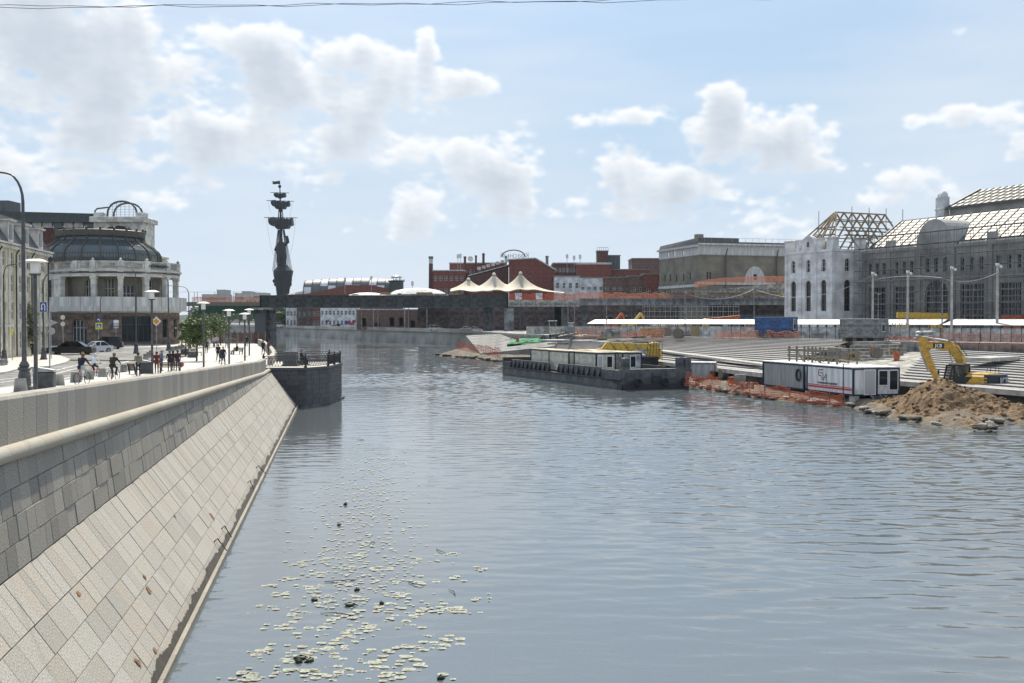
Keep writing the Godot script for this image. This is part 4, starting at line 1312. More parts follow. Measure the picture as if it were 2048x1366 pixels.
func make_bridge() -> void:
	var d := 300.0
	var t := thing("bridge", "long dark steel girder footbridge crossing the canal on square piers", "bridge", V(-35, 0, d))
	var o := t.position
	var g0 := pX(520, d) - o.x
	var g1 := pX(1016, d) - o.x
	var yb := pY(614.5, d)
	var yt := pY(591.5, d)
	var n := 14
	for k in n:
		var mb := MB.new()
		mb.col = Color(1, 1, 1) * rng.randf_range(0.85, 1.2)
		mb.bx(lerpf(g0, g1, float(k) / n) + 0.02, yb, 0, lerpf(g0, g1, float(k + 1) / n) - 0.02, yt, -0.4)
		obj("girder_plate", mb, M.steel_dark, t)
	var mb := MB.new()
	mb.bx(g0, yb - 0.12, 0.25, g1, yb, -7.5); mb.bx(g0, yt, 0.3, g1, yt + 0.14, -7.5)
	mb.bx(g0, yb, -7.1, g1, yt, -7.5); mb.bx(g0, yb, 0, g0 + 0.3, yt, -7.4); mb.bx(g1 - 0.3, yb, 0, g1, yt, -7.4)
	obj("girder_box", mb, M.steel_dark, t)
	mb = MB.new()
	for k in 60:
		var x := lerpf(g0, g1, (k + 0.5) / 60.0)
		mb.bx(x - 0.03, yb, 0.0, x + 0.03, yt, 0.05)
	obj("stiffeners", mb, M.steel_dark, t)
	var a := pX(1016, d) - o.x
	var b := pX(1160, d) - o.x
	var c := pX(1420, d) - o.x
	var e := pX(1600, d) - o.x
	mb = MB.new()
	mb.bx(a + 0.05, pY(613, d), 0.4, b, pY(600, d), -8)
	obj("concrete_span", mb, M.concrete, t)
	mb = MB.new()
	mb.bx(b + 0.05, pY(610, d), 0.2, e, pY(597, d), -8)
	obj("grey_span", mb, M.steel_grey, t)
	mb = MB.new()
	mb.bx(pX(1420, d) - o.x, pY(590, d), 0.6, e, pY(586, d), -1.0)
	obj("yellow_edge_beam", mb, M.crane_yellow, t)
	var l0 := pX(330, d) - o.x
	mb = MB.new()
	mb.bx(l0, pY(611.5, d), 0, g0 - 0.05, pY(604, d), -8)
	obj("left_deck", mb, M.timber_grey, t)
	mb = MB.new()
	for k in 12:
		var x0 := lerpf(pX(398, d) - o.x, g0, k / 12.0)
		var x1 := lerpf(pX(398, d) - o.x, g0, (k + 1) / 12.0)
		mb.col = Color(1, 1, 1) * rng.randf_range(0.6, 1.3)
		mb.hexa([Vector3(x0, pY(626.5 + 1.5 * sin(k * 1.3), d), 0.15 + 0.1 * sin(k * 2.0)), Vector3(x1, pY(626.5 + 1.5 * sin((k + 1) * 1.3), d), 0.15 + 0.1 * sin(k * 2.0 + 2.0)), Vector3(x1, pY(626, d), 0.05), Vector3(x0, pY(626, d), 0.05), Vector3(x0, pY(611.6, d), 0.2), Vector3(x1, pY(611.6, d), 0.2), Vector3(x1, pY(611.6, d), 0.05), Vector3(x0, pY(611.6, d), 0.05)])
	obj("green_netting", mb, M.green_net, t)
	for q in [[509, 531, 0.0, -7.0, "pier", M.granite_dark], [531, 540, -1.5, -8.5, "pier", M.concrete_dark], [1008, 1028, 0.0, -6.5, "pier", M.steel_grey], [966, 984, -2.5, -6.5, "pier", M.concrete_dark], [1126, 1134, -1.0, -4.0, "pier", M.concrete_dark], [1165, 1176, -1.0, -4.0, "pier", M.concrete_dark], [1272, 1284, -1.0, -5.0, "pier", M.concrete_dark]]:
		mb = MB.new()
		var x0 := pX(q[0], d) - o.x
		var x1 := pX(q[1], d) - o.x
		var z0: float = (q[2] + q[3]) * 0.5
		mb.cbox(Vector3((x0 + x1) * 0.5, (yb - 1.2) * 0.5, z0), Vector3(x1 - x0, yb + 0.9, absf(q[3] - q[2])), 0.15)
		obj(q[4], mb, q[5], t)
	mb = MB.new()
	mb.cbox(Vector3(pX(526, d) - o.x, yb - 0.45, -3), Vector3(5.5, 0.6, 8), 0.1)
	obj("bearing_shelf", mb, M.concrete, t)
	mb = MB.new()
	mb.bar(Vector3(l0, pY(584, d), 0), Vector3(g0, pY(584, d), 0), 0.06)
	for px in [389, 395, 430, 437, 468, 473, 508]: mb.bar(Vector3(pX(px, d) - o.x, pY(604, d), 0), Vector3(pX(px, d) - o.x, pY(584, d), 0), 0.12)
	obj("deck_rail", mb, M.pole_light, t)
	net_fence([V(pX(385, d), pY(604, d), d), V(pX(450, d), pY(604, d), d), V(pX(519, d), pY(604, d), d)], 1.3, M.mesh_faded, "faded orange net on the left deck of the bridge", 0.3, 0.25, 0.09)
	net_fence([V(pX(1018, d), pY(600, d), d), V(pX(1090, d), pY(600, d), d), V(pX(1150, d), pY(600, d), d)], 1.7, M.mesh_orange, "orange net with banners on the bridge's concrete span", 0.3, 0.25, 0.1)
	net_fence([V(pX(1152, d), pY(597, d), d), V(pX(1250, d), pY(597, d), d), V(pX(1400, d), pY(597, d), d)], 1.5, M.mesh_faded, "pale orange net along the bridge's right span", 0.3, 0.35, 0.1)
	for px in [1037, 1078]:
		var bt := thing("banner", "small white company banner on the bridge, %s of the two" % ("left" if px == 1037 else "right"), "banner", V(pX(px, d), pY(592.5, d), d - 0.4))
		mb = MB.new()
		mb.box(Vector3.ZERO, Vector3(1.75, 1.75, 0.06))
		obj("sheet", mb, M.white_sheet, bt)
		logo(bt, Vector3(-0.55, -0.35, 0.05), 0.30)
	for k in 26:
		var px := rng.randf_range(700, 1015) if k < 12 else rng.randf_range(1150, 1560)
		mb = MB.new()
		var p := V(pX(px, d), pY(591, d) + 0.22 if k < 12 else pY(597, d) + 0.12, d + rng.randf_range(0.5, 5.0))
		var w := rng.randf_range(1.2, 5.0)
		var hh := rng.randf_range(0.15, 0.9)
		for s in 3: mb.box(Vector3(rng.randf_range(-0.2, 0.2), hh * (s + 0.5) / 3.0, 0), Vector3(w * rng.randf_range(0.6, 1.0), hh / 3.0 - 0.02, 0.9), Basis(Vector3.UP, rng.randf_range(-0.15, 0.15)))
		var ob := tag(obj("timber_pile", mb, [M.timber, M.plywood, M.concrete_light, M.timber_grey][k % 4]), "low pile of boards lying on the bridge deck", "timber", "board piles on the bridge")
		ob.position = p
	scaffold("dense pipe scaffolding under the bridge's right span", V(pX(1284, d), 4.3, d - 1.0), V(pX(1470, d), 4.3, d - 1.0), 6.6, 18, 5, 4.0, M.pole_light, 0.05)
	scaffold("pipe scaffolding standing on the bridge deck before the brown building", V(pX(1340, d), pY(597, d), d + 1), V(pX(1560, d), pY(597, d), d + 1), 1.6, 22, 2, 3.0, M.zinc_dirty, 0.05)
	mb = MB.new()
	mb.hexa([V(pX(1395, 306), 12, 306), V(pX(1620, 306), 12, 306), V(pX(1620, 306), 12, 312), V(pX(1395, 306), 12, 312), V(pX(1395, 306), pY(583, 306), 306), V(pX(1620, 306), pY(560, 306), 306), V(pX(1620, 306), pY(560, 306), 312), V(pX(1395, 306), pY(583, 306), 312)])
	tag(obj("ramp_wall", mb, M.concrete), "grey concrete ramp wall rising in front of the brown building", "wall")
	net_fence([V(pX(1388, 305), pY(575, 305), 305), V(pX(1450, 305), pY(566, 305), 305), V(pX(1572, 305), pY(563, 305), 305)], 1.5, M.mesh_faded, "pink-orange net along the ramp before the brown building", 0.3, 0.2, 0.11)

func make_far() -> void:
	var mb := MB.new()
	var ds := [305.0]
	while ds[-1] < 1280.0: ds.append(ds[-1] + 15.0)
	for i in ds.size() - 1:
		var a: float = ds[i]
		var b: float = ds[i + 1]
		var xa := lerp_table(FARB, a)
		var xb := lerp_table(FARB, b)
		mb.quad(V(xb, -0.5, b), V(xa, -0.5, a), V(xa + 0.6, 3.7, a), V(xb + 0.6, 3.7, b))
		mb.quad(V(xb - 0.15, 3.7, b), V(xa - 0.15, 3.7, a), V(xa - 0.15, 3.95, a), V(xb - 0.15, 3.95, b))
		mb.quad(V(xb + 0.5, 3.9, b), V(xa + 0.5, 3.9, a), V(xa + 0.5, 4.8, a), V(xb + 0.5, 4.8, b))
		mb.quad(V(xb + 0.5, 4.8, b), V(xa + 0.5, 4.8, a), V(xa + 1.0, 4.8, a), V(xb + 1.0, 4.8, b))
		mb.quad(V(xb - 0.15, 3.95, b), V(xa - 0.15, 3.95, a), V(xa + 0.6, 3.95, a), V(xb + 0.6, 3.95, b))
	tag(obj("far_embankment", mb, M.far_wall), "grey far embankment wall running left under the bridge", "wall")
	block("dark_house", "dark red house far left under the bridge beside the trees", 541, 571, 606, 515, 14, M.brick_dark, 3.8, [5.0, 1.2], 3)
	block("white_house", "narrow white house with teal shop front under the bridge", 572, 593, 608, 500, 12, M.white_plaster, 3.8, [5.4, 1.2], 3, Vector2(0.9, 2.2))
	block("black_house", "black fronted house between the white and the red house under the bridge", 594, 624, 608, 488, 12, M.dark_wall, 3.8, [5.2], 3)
	block("brick_house", "narrow red brick house under the bridge", 625, 640, 606, 476, 12, M.brick, 3.8, [5.2, 1.2], 2)
	var wh := block("long_white_house", "long white house with two window rows and graffiti under the bridge", 641, 711, 603, 462, 14, M.white_plaster, 3.8, [5.6, 1.4], 9, Vector2(0.9, 1.9))
	for q in [[-0.5, 1.2, 0.9, M.ink], [3.2, 2.6, 1.1, M.sign_blue], [4.6, 2.2, 1.3, M.red], [6.2, 2.9, 0.8, M.ink], [-5.0, 3.0, 0.7, M.ink]]:
		mb = MB.new()
		for k in 5: mb.blob(Vector3(q[0] + 0.35 * k * q[2], q[1] + 0.3 * sin(k * 2.0), 0.02), Vector3(0.42, 0.5, 0.025) * q[2], 0.4, n_mid, 8, 4)
		obj("graffiti", mb, q[3], wh)
	block("low_brown_garage", "low flat brown building with dark openings at the water under the bridge", 712, 836, 620, 392, 16, M.brick_brown, 3.8, [], 0, Vector2.ZERO, M.roof_light, "building", 0.0, [[2.0, 1.2, 1.6, 3.0], [6.0, 1.4, 2.6, 1.0], [12.0, 1.4, 1.6, 3.0], [15.4, 1.4, 1.5, 3.0], [19.4, 0.1, 1.5, 3.2]])
	block("bridge_shade_wall", "added dark wall standing for the shade behind the right bridge pier", 836, 1126, 609, 372, 20, M.dark_wall)  # added dark wall, in place of the open shadowed gap below the girder
	block("scaffold_shade_wall", "added dark wall standing for the shade behind the scaffolding under the bridge", 1128, 1420, 604, 345, 20, M.dark_wall)  # added wall whose dark colour gives the shade behind the scaffolding
	block("deck_end_shade_wall", "added dark wall standing for the shade under the right bridge end", 1421, 1640, 609, 306, 3, M.dark_wall, 3.8, [], 0, Vector2.ZERO, M.concrete_dark, "wall")  # added dark wall so the gap below the span end looks shaded
	car(V(pX(872, 330), 3.9, 330), 0.1, 4.6, 1.9, 1.9, true, M.car_silver, "grey van parked under the bridge by the far embankment")
	car(V(pX(934, 322), 3.9, 322), 0.05, 4.4, 1.8, 1.5, false, M.car_white, "white car parked under the bridge left of the right pier")
	car(V(pX(950, 320), 3.9, 321), 0.05, 4.2, 1.8, 1.45, false, M.car_silver, "silver car parked nearest the bridge's right pier")
	car(V(pX(668, 452), 3.9, 452), 0.5, 4.4, 1.8, 1.45, false, M.car_white, "white car in front of the long white house under the bridge")
	car(V(pX(556, 496), 3.9, 496), 0.5, 5.5, 2.1, 2.3, true, M.car_white, "white van at the left end of the far embankment road")
	var d := 548.0
	var t := thing("glass_roofed_hall", "long red hall with a shining curved glass roof behind the bridge", "hall", V(pX(690, d), 3.8, d))
	var ox := t.position.x
	var R := 6.9
	var cy := pY(589, d) - 3.8
	for k in 11:
		var x0 := pX(612, d) - ox + k * 4.0
		var lift := 1.2 * sin(clampf(k / 10.0, 0, 1) * PI * 0.8)
		for j in 6:
			var a := PI * j / 6.0
			var b := PI * (j + 1) / 6.0
			var g := MB.new()
			g.quadn(Vector3(x0 + 0.1, cy + lift + R * sin(a), R * cos(a)), Vector3(x0 + 3.9, cy + lift + R * sin(a), R * cos(a)), Vector3(x0 + 3.9, cy + lift + R * sin(b), R * cos(b)), Vector3(x0 + 0.1, cy + lift + R * sin(b), R * cos(b)), Vector3(0, sin(a), cos(a)), Vector3(0, sin(a), cos(a)), Vector3(0, sin(b), cos(b)), Vector3(0, sin(b), cos(b)))
			obj("roof_pane", g, M.white_sheet if (k + j) % 3 == 0 else M.glass_roof, t)
		var rb := MB.new()
		var rp := []
		for j in 13: rp.append(Vector3(x0, cy + lift + (R + 0.08) * sin(PI * j / 12.0), (R + 0.08) * cos(PI * j / 12.0)))
		rb.tube(rp, [0.2], 5)
		obj("roof_rib", rb, M.slate, t)
	mb = MB.new()
	var outline := []
	for q in [[556, 640], [800, 640], [800, 575], [775, 577], [745, 571], [700, 571], [660, 580], [620, 588], [585, 590], [556, 591]]: outline.append(Vector2(pX(q[0], d) - ox, pY(q[1], d) - 3.8))
	mb.prism(outline, 6.6, 7.4)
	mb.bx(pX(600, d) - ox, 0, 6.6, pX(790, d) - ox, cy, -8)
	obj("red_wall", mb, M.brick, t)
	for k in 7:
		mb = MB.new()
		var x0 := pX(578, d) - ox + k * 2.0
		mb.hexa([Vector3(x0, cy - 1.2, 5.0), Vector3(x0 + 1.8, cy - 1.0, 5.0), Vector3(x0 + 1.8, cy - 1.0, -6), Vector3(x0, cy - 1.2, -6), Vector3(x0, cy + 0.2 + k * 0.42, 2.0), Vector3(x0 + 1.8, cy + 0.5 + k * 0.42, 2.0), Vector3(x0 + 1.8, cy + 0.5 + k * 0.42, -3), Vector3(x0, cy + 0.2 + k * 0.42, -3)])
		obj("end_roof_bay", mb, M.roof_metal if k % 2 else M.glass_roof, t)
	t = thing("lookout_tower", "small dark rooftop lookout tower with a domed cap and railing", "tower", V(pX(793, 540), 3.8, 540))
	mb = MB.new()
	mb.lathe([Vector2(3.5, 0), Vector2(3.5, pY(564, 540) - 3.8), Vector2(4.1, pY(563, 540) - 3.8), Vector2(4.1, pY(561, 540) - 3.8), Vector2(0, pY(561, 540) - 3.8)], 12)
	obj("shaft", mb, M.darkgreen, t)
	mb = MB.new()
	for k in 8: mb.bar(ring_pt(TAU * k / 8, 2.2, pY(561, 540) - 3.8), ring_pt(TAU * k / 8, 2.2, pY(555, 540) - 3.8), 0.18)
	for k in 12: mb.bar(ring_pt(TAU * k / 12, 4.0, pY(561, 540) - 3.8), ring_pt(TAU * k / 12, 4.0, pY(558, 540) - 3.8), 0.1)
	obj("posts", mb, M.darkgreen, t)
	mb = MB.new()
	mb.lathe([Vector2(2.8, pY(555, 540) - 3.8), Vector2(2.4, pY(553, 540) - 3.8), Vector2(1.3, pY(551, 540) - 3.8), Vector2(0, pY(550, 540) - 3.8)], 12)
	obj("cap", mb, M.roof_metal, t)
	for q in [[735, 55, 585, 372.0, "left low white membrane roof behind the bridge girder"], [835, 72, 576, 366.0, "right large low white membrane roof left of the peaked tents"]]:
		var dd: float = q[3]
		t = thing("membrane_roof", q[4], "tent roof", V(pX(q[0], dd), 13.0, dd))
		var rx: float = q[1] * dd / F
		var hh := pY(q[2], dd) - 13.0
		mb = MB.new()
		mb.lathe([Vector2(1.0, 0.0), Vector2(0.97, 0.28), Vector2(0.84, 0.58), Vector2(0.6, 0.84), Vector2(0.3, 0.97), Vector2(0.0, 1.0)], 24)
		for i in mb.v.size():
			mb.v[i] *= Vector3(rx, hh, 7.0)
			mb.n[i] = (mb.n[i] / Vector3(rx, hh, 7.0)).normalized()
		obj("membrane", mb, M.tarp_white, t)
		mb = MB.new()
		for k in [2, 3, 7, 8]: mb.bar(Vector3(cos(TAU * k / 10) * rx * 0.98, -9.2, sin(TAU * k / 10) * 6.8), Vector3(cos(TAU * k / 10) * rx * 0.98, 0.3, sin(TAU * k / 10) * 6.8), 0.25)
		obj("posts", mb, M.pole_light, t)
	d = 342.0
	t = thing("peaked_tent", "cream tensile tent roof with three peaks beside the brick factory", "tent", V(pX(1000, d), 13.0, d))
	ox = t.position.x
	var peaks := [[937, 557, -1.0], [988, 547, 0.0], [1041, 545, 1.0]]
	var hf := func(x: float, z: float) -> float:
		var best := 0.0
		for q in peaks:
			var dx: float = x - (pX(q[0], d) - ox)
			var r := sqrt(dx * dx + z * z * 1.2)
			best = maxf(best, (pY(q[1], d) - 13.0 - 2.6) * exp(-r / 4.6))
		return 2.6 + best
	mb = MB.new()
	var nx := 44
	var nz := 14
	var xa := pX(902, d) - ox
	var xb := pX(1128, d) - ox
	var P := func(i: int, j: int) -> Vector3:
		var x := lerpf(xa, xb, float(i) / nx)
		var e := 1.0 - 0.55 * smoothstep(0.55, 1.0, float(i) / nx) - 0.3 * smoothstep(0.25, 0.0, float(i) / nx)
		var z := lerpf(-6.0, 6.0, float(j) / nz) * e * (1.0 + 0.06 * cos(i * 0.85))
		return Vector3(x, hf.call(x, z) - 0.10 * absf(z) , z)
	for i in nx:
		for j in nz:
			mb.quad(P.call(i, j + 1), P.call(i + 1, j + 1), P.call(i + 1, j), P.call(i, j))
	obj("canvas", mb, M.tent, t)
	for q in peaks:
		var p := Vector3(pX(q[0], d) - ox, pY(q[1], d) - 13.0, 0)
		mb = MB.new()
		mb.tube([Vector3(p.x, -9.2, 0), p], [0.22], 8)
		obj("mast", mb, M.pole, t)
		mb = MB.new()
		mb.lathe([Vector2(0.6, p.y - 0.5), Vector2(0.5, p.y), Vector2(0.2, p.y + 0.25), Vector2(0, p.y + 0.3)], 10, Vector3(p.x, 0, 0))
		obj("peak_cap", mb, M.cabin_tan, t)
	t = thing("factory_chimney", "slim square brick chimney with pale band left of the brick factory", "chimney", V(pX(862, 400), 3.8, 400))
	var ch := pY(513, 400) - 3.8
	mb = MB.new()
	mb.hexa([Vector3(-0.95, 0, 0.95), Vector3(0.95, 0, 0.95), Vector3(0.95, 0, -0.95), Vector3(-0.95, 0, -0.95), Vector3(-0.68, ch - 2.6, 0.68), Vector3(0.68, ch - 2.6, 0.68), Vector3(0.68, ch - 2.6, -0.68), Vector3(-0.68, ch - 2.6, -0.68)])
	obj("shaft", mb, M.brick_dark, t)
	mb = MB.new()
	mb.bx(-0.68, ch - 2.6, 0.68, 0.68, ch - 0.9, -0.68)
	obj("pale_band", mb, M.trim_white, t)
	mb = MB.new()
	mb.bx(-0.8, ch - 0.9, 0.8, 0.8, ch, -0.8)
	obj("dark_cap", mb, M.slate, t)
	block("factory_wing", "low brick factory wing right of the slim chimney", 866, 929, 542, 392, 18, M.brick, 3.8, [13.0, 17.5], 6, Vector2(1.1, 1.7), M.roof_light)
	block("factory_block", "taller brick factory block with white window row and rooftop antennas", 899, 1012, 527, 410, 20, M.brick, 3.8, [16.0, 20.5], 12, Vector2(1.0, 1.8), M.roof_light)
	var gt := thing("gabled_factory", "large plain brick factory gable with sloping right shoulder", "building", V(pX(1060, 380), 3.8, 380))
	mb = MB.new()
	outline = []
	for q in [[1018, 640], [1110, 640], [1110, 541], [1070, 518], [1020, 519], [1018, 521]]: outline.append(Vector2(pX(q[0], 380) - gt.position.x, pY(q[1], 380) - 3.8))
	mb.prism(outline, -16, 0)
	obj("wall", mb, M.brick, gt)
	mb = MB.new()
	for q in [[[1016, 519], [1071, 516.5]], [[1071, 516.5], [1112, 540]]]:
		mb.bar(Vector3(pX(q[0][0], 380) - gt.position.x, pY(q[0][1], 380) - 3.8, -8), Vector3(pX(q[1][0], 380) - gt.position.x, pY(q[1][1], 380) - 3.8, -8), 16.6, 0.4)
	obj("roof", mb, M.roof_light, gt)
	for q in [[1060, 553], [1035, 565]]:
		mb = MB.new()
		mb.box(Vector3(pX(q[0], 380) - gt.position.x, pY(q[1], 380) - 3.8, 0), Vector3(0.5, 0.9, 0.1))
		obj("vent_shade_plate", mb, M.slate, gt)  # slate-coloured plate painted in place of the unlit vent opening
	mb = MB.new()
	for k in 7: mb.bar(Vector3(pX(960 + k * 9, 388) - gt.position.x, pY(543 - k * 2.6, 388) - 3.8, 3.0), Vector3(pX(960 + k * 9, 388) - gt.position.x, pY(537 - k * 2.6, 388) - 3.8, 3.0), 1.2)
	obj("roof_lights", mb, M.roof_light, gt)
	var sl := thing("sloping_factory", "long sloping brick factory roof running up to the plain gable", "building", V(pX(980, 386), 3.8, 386))
	mb = MB.new()
	outline = []
	for q in [[938, 640], [1017, 640], [1017, 533], [938, 554]]: outline.append(Vector2(pX(q[0], 386) - sl.position.x, pY(q[1], 386) - 3.8))
	mb.prism(outline, -12, 0)
	obj("wall", mb, M.brick_dark, sl)
	mb = MB.new()
	mb.bar(Vector3(pX(936, 386) - sl.position.x, pY(553, 386) - 3.6, -6), Vector3(pX(1018, 386) - sl.position.x, pY(531, 386) - 3.6, -6), 12.6, 0.3)
	obj("roof", mb, M.roof_light, sl)
	block("grey_annex", "pale grey annex with small windows right of the plain brick gable", 1109, 1160, 553, 372, 10, M.white_plaster, 3.8, [14.2], 4, Vector2(1.0, 1.9))
	block("white_annex", "lower white annex right of the pale grey annex", 1160, 1208, 556, 370, 10, M.white_plaster, 3.8, [13.6], 4, Vector2(1.2, 1.0))
	block("long_factory", "long brick factory with attic windows behind the grey annex", 1106, 1222, 527, 402, 18, M.brick_dark, 3.8, [18.2, 21.0], 14, Vector2(1.1, 1.6), M.roof_light)
	block("right_factory", "brick factory block right of the attic windows under the roof tower", 1154, 1222, 529, 395, 16, M.brick, 3.8, [], 0, Vector2.ZERO, M.roof_light)
	block("low_factory", "lower grey roofed factory right of the brick block", 1222, 1300, 540, 398, 16, M.brick, 3.8, [14.0, 18.0], 6, Vector2(1.4, 1.4), M.roof_metal)
	block("front_sheds", "small brick sheds with white windows before the lower factory", 1207, 1262, 556, 368, 10, M.brick_brown, 3.8, [13.4], 4, Vector2(1.2, 1.2))
	block("red_shed", "dark red shed left of the brown building", 1288, 1325, 549, 362, 10, M.brick, 3.8, [12.0], 2, Vector2(1.4, 1.8))
	block("brown_shed", "brownish shed with white window between the red shed and the brick sheds", 1258, 1292, 553, 365, 10, M.brick_brown, 3.8, [13.0], 2, Vector2(1.6, 1.4))
	block("roof_box", "grey brown boxy attic storey left of the brown building", 1264, 1326, 518, 430, 14, M.brick_brown, 3.8, [], 0, Vector2.ZERO, M.roof_metal)
	var rt := block("roof_tower", "square brick roof tower with railing on the right factory", 1194, 1216, 503, 405, 5, M.brick_dark, 20.0)
	mb = MB.new()
	for k in 6: mb.bar(Vector3(-2.0 + k * 0.8, 12.6, 0), Vector3(-2.0 + k * 0.8, 14.0, 0), 0.1)
	mb.bar(Vector3(-2, 14, 0), Vector3(2, 14, 0), 0.1)
	obj("railing", mb, M.slate, rt)
	block("roof_annex", "dark machine house right of the square brick roof tower", 1216, 1240, 512, 408, 6, M.slate, 20.0)
	for q in [[930, 513, 5, "dark"], [952, 511, 4, "dark"], [967, 508, 5, "dome"], [1012, 512, 4, "pale"], [1094, 512, 6, "pale"]]:
		var hgt := pY(q[1], 404) - 20.0
		mb = MB.new()
		mb.lathe([Vector2(0.09 * q[2], 0), Vector2(0.09 * q[2], hgt - 0.4), Vector2(0.11 * q[2], hgt - 0.4), Vector2(0.11 * q[2], hgt), Vector2(0, hgt + (0.5 if q[3] == "dome" else 0.0))], 10)
		var o := tag(obj("roof_flue", mb, M.roof_metal if q[3] == "pale" else M.brick_dark), "%s flue on the brick factory roof, number %s from the left" % [q[3], ["one", "two", "three", "four", "five"][[930, 952, 967, 1012, 1094].find(q[0])]], "flue")
		o.position = V(pX(q[0], 404), 20.0, 404)
	for q in [[916, 508, 523], [921, 507, 523], [1134, 508, 524], [1148, 511, 524], [1160, 509, 524], [690, 555, 565], [743, 552, 562], [825, 562, 580]]:
		var dd := 398.0
		mb = MB.new()
		mb.bar(Vector3(0, -4, 0), Vector3(0, pY(q[1], dd) - pY(q[2], dd), 0), 0.16)
		for k in 3: mb.box(Vector3(0.3 * (k - 1), pY(q[1], dd) - pY(q[2], dd) - 0.9, 0.1), Vector3(0.22, 1.5, 0.16))
		var o := tag(obj("antenna", mb, M.pole_light), "thin antenna mast on a roof beyond the bridge", "antenna", "roof antennas beyond the bridge")
		o.position = V(pX(q[0], dd), pY(q[2], dd), dd)
	mb = MB.new()
	mb.lathe([Vector2(0.0, -0.3), Vector2(0.6, -0.22), Vector2(1.05, 0.0)], 14)
	var dish := tag(obj("satellite_dish", mb, M.white_paint), "round white satellite dish on the brick factory roof", "dish")
	dish.position = at(941, 518, 403); dish.rotation = Vector3(1.3, 0.3, 0)
	t = thing("roof_sign", "arched roof sign with script lettering seen from behind on the brick factory", "sign", V(pX(1027, 405), pY(514, 405), 405))
	mb = MB.new()
	var ar := []
	for k in 21: ar.append(Vector3(4.3 * cos(PI * k / 20.0), 2.5 * sin(PI * k / 20.0), 0))
	mb.tube(ar, [0.22], 6)
	obj("arch_frame", mb, M.brick_dark, t)
	mb = MB.new()
	for k in 5: mb.bar(Vector3(-3.4 + k * 1.7, -3.5, -0.3), Vector3(-3.4 + k * 1.7, 0.9, -0.3), 0.1)
	obj("struts", mb, M.slate, t)
	var tx := obj("lettering", text_mesh("Красный", 2.6, 0.12, false), M.sign_back, t)
	tx.rotation.y = PI; tx.position = Vector3(0.4, 0.55, 0)
	make_monument()
	for q in [[404, 452, 589, 1350.0, "flat pale grey far tower block left of the monument", 5], [434, 450, 580, 1380.0, "taller pale far block left of the monument", 3], [470, 487, 587, 1300.0, "square far block close to the monument", 2], [484, 500, 583, 1400.0, "far block half behind the low house left of the monument", 2], [508, 530, 586, 1250.0, "far pale block touching the monument's foot", 3], [1, 20, 560, 900.0, "far block at the very left", 2]]:
		block("far_block", q[4], q[0], q[1], q[2], q[3], 30, M.concrete_light, 0.0, [8.0, 16.0, 24.0, 32.0], q[5] * 2, Vector2(2.6, 2.6))
	var hl := MB.new()
	var ns := FastNoiseLite.new()
	ns.frequency = 0.02
	for i in 80:
		var x0 := -1100.0 + i * 32.0
		var a := 16.0 + 9.0 * ns.get_noise_1d(x0)
		var b := 16.0 + 9.0 * ns.get_noise_1d(x0 + 32.0)
		hl.quad(V(x0, 0, 1320), V(x0 + 32, 0, 1320), V(x0 + 32, b, 1400), V(x0, a, 1400))
	struct("far_hills", hl, M.hill)
	var k := 0
	for q in [[395, 641, 640.0, 8], [415, 640, 700.0, 9], [436, 641, 760.0, 10], [458, 640, 720.0, 9], [479, 638, 680.0, 11], [496, 640, 620.0, 9], [512, 638, 600.0, 10], [548, 634, 520.0, 8], [561, 640, 505.0, 6]]:
		var h: float = q[3] * 1.5
		tree(V(pX(q[0], q[2]), 3.4, q[2]), h, Vector3(h * 0.42, h * 0.4, h * 0.42), h * 0.6, 700, M.leaf, "bushy green far tree on the opposite bank, seen below the bridge deck", 50 + k, 0.95, "far trees below the bridge deck")
		k += 1

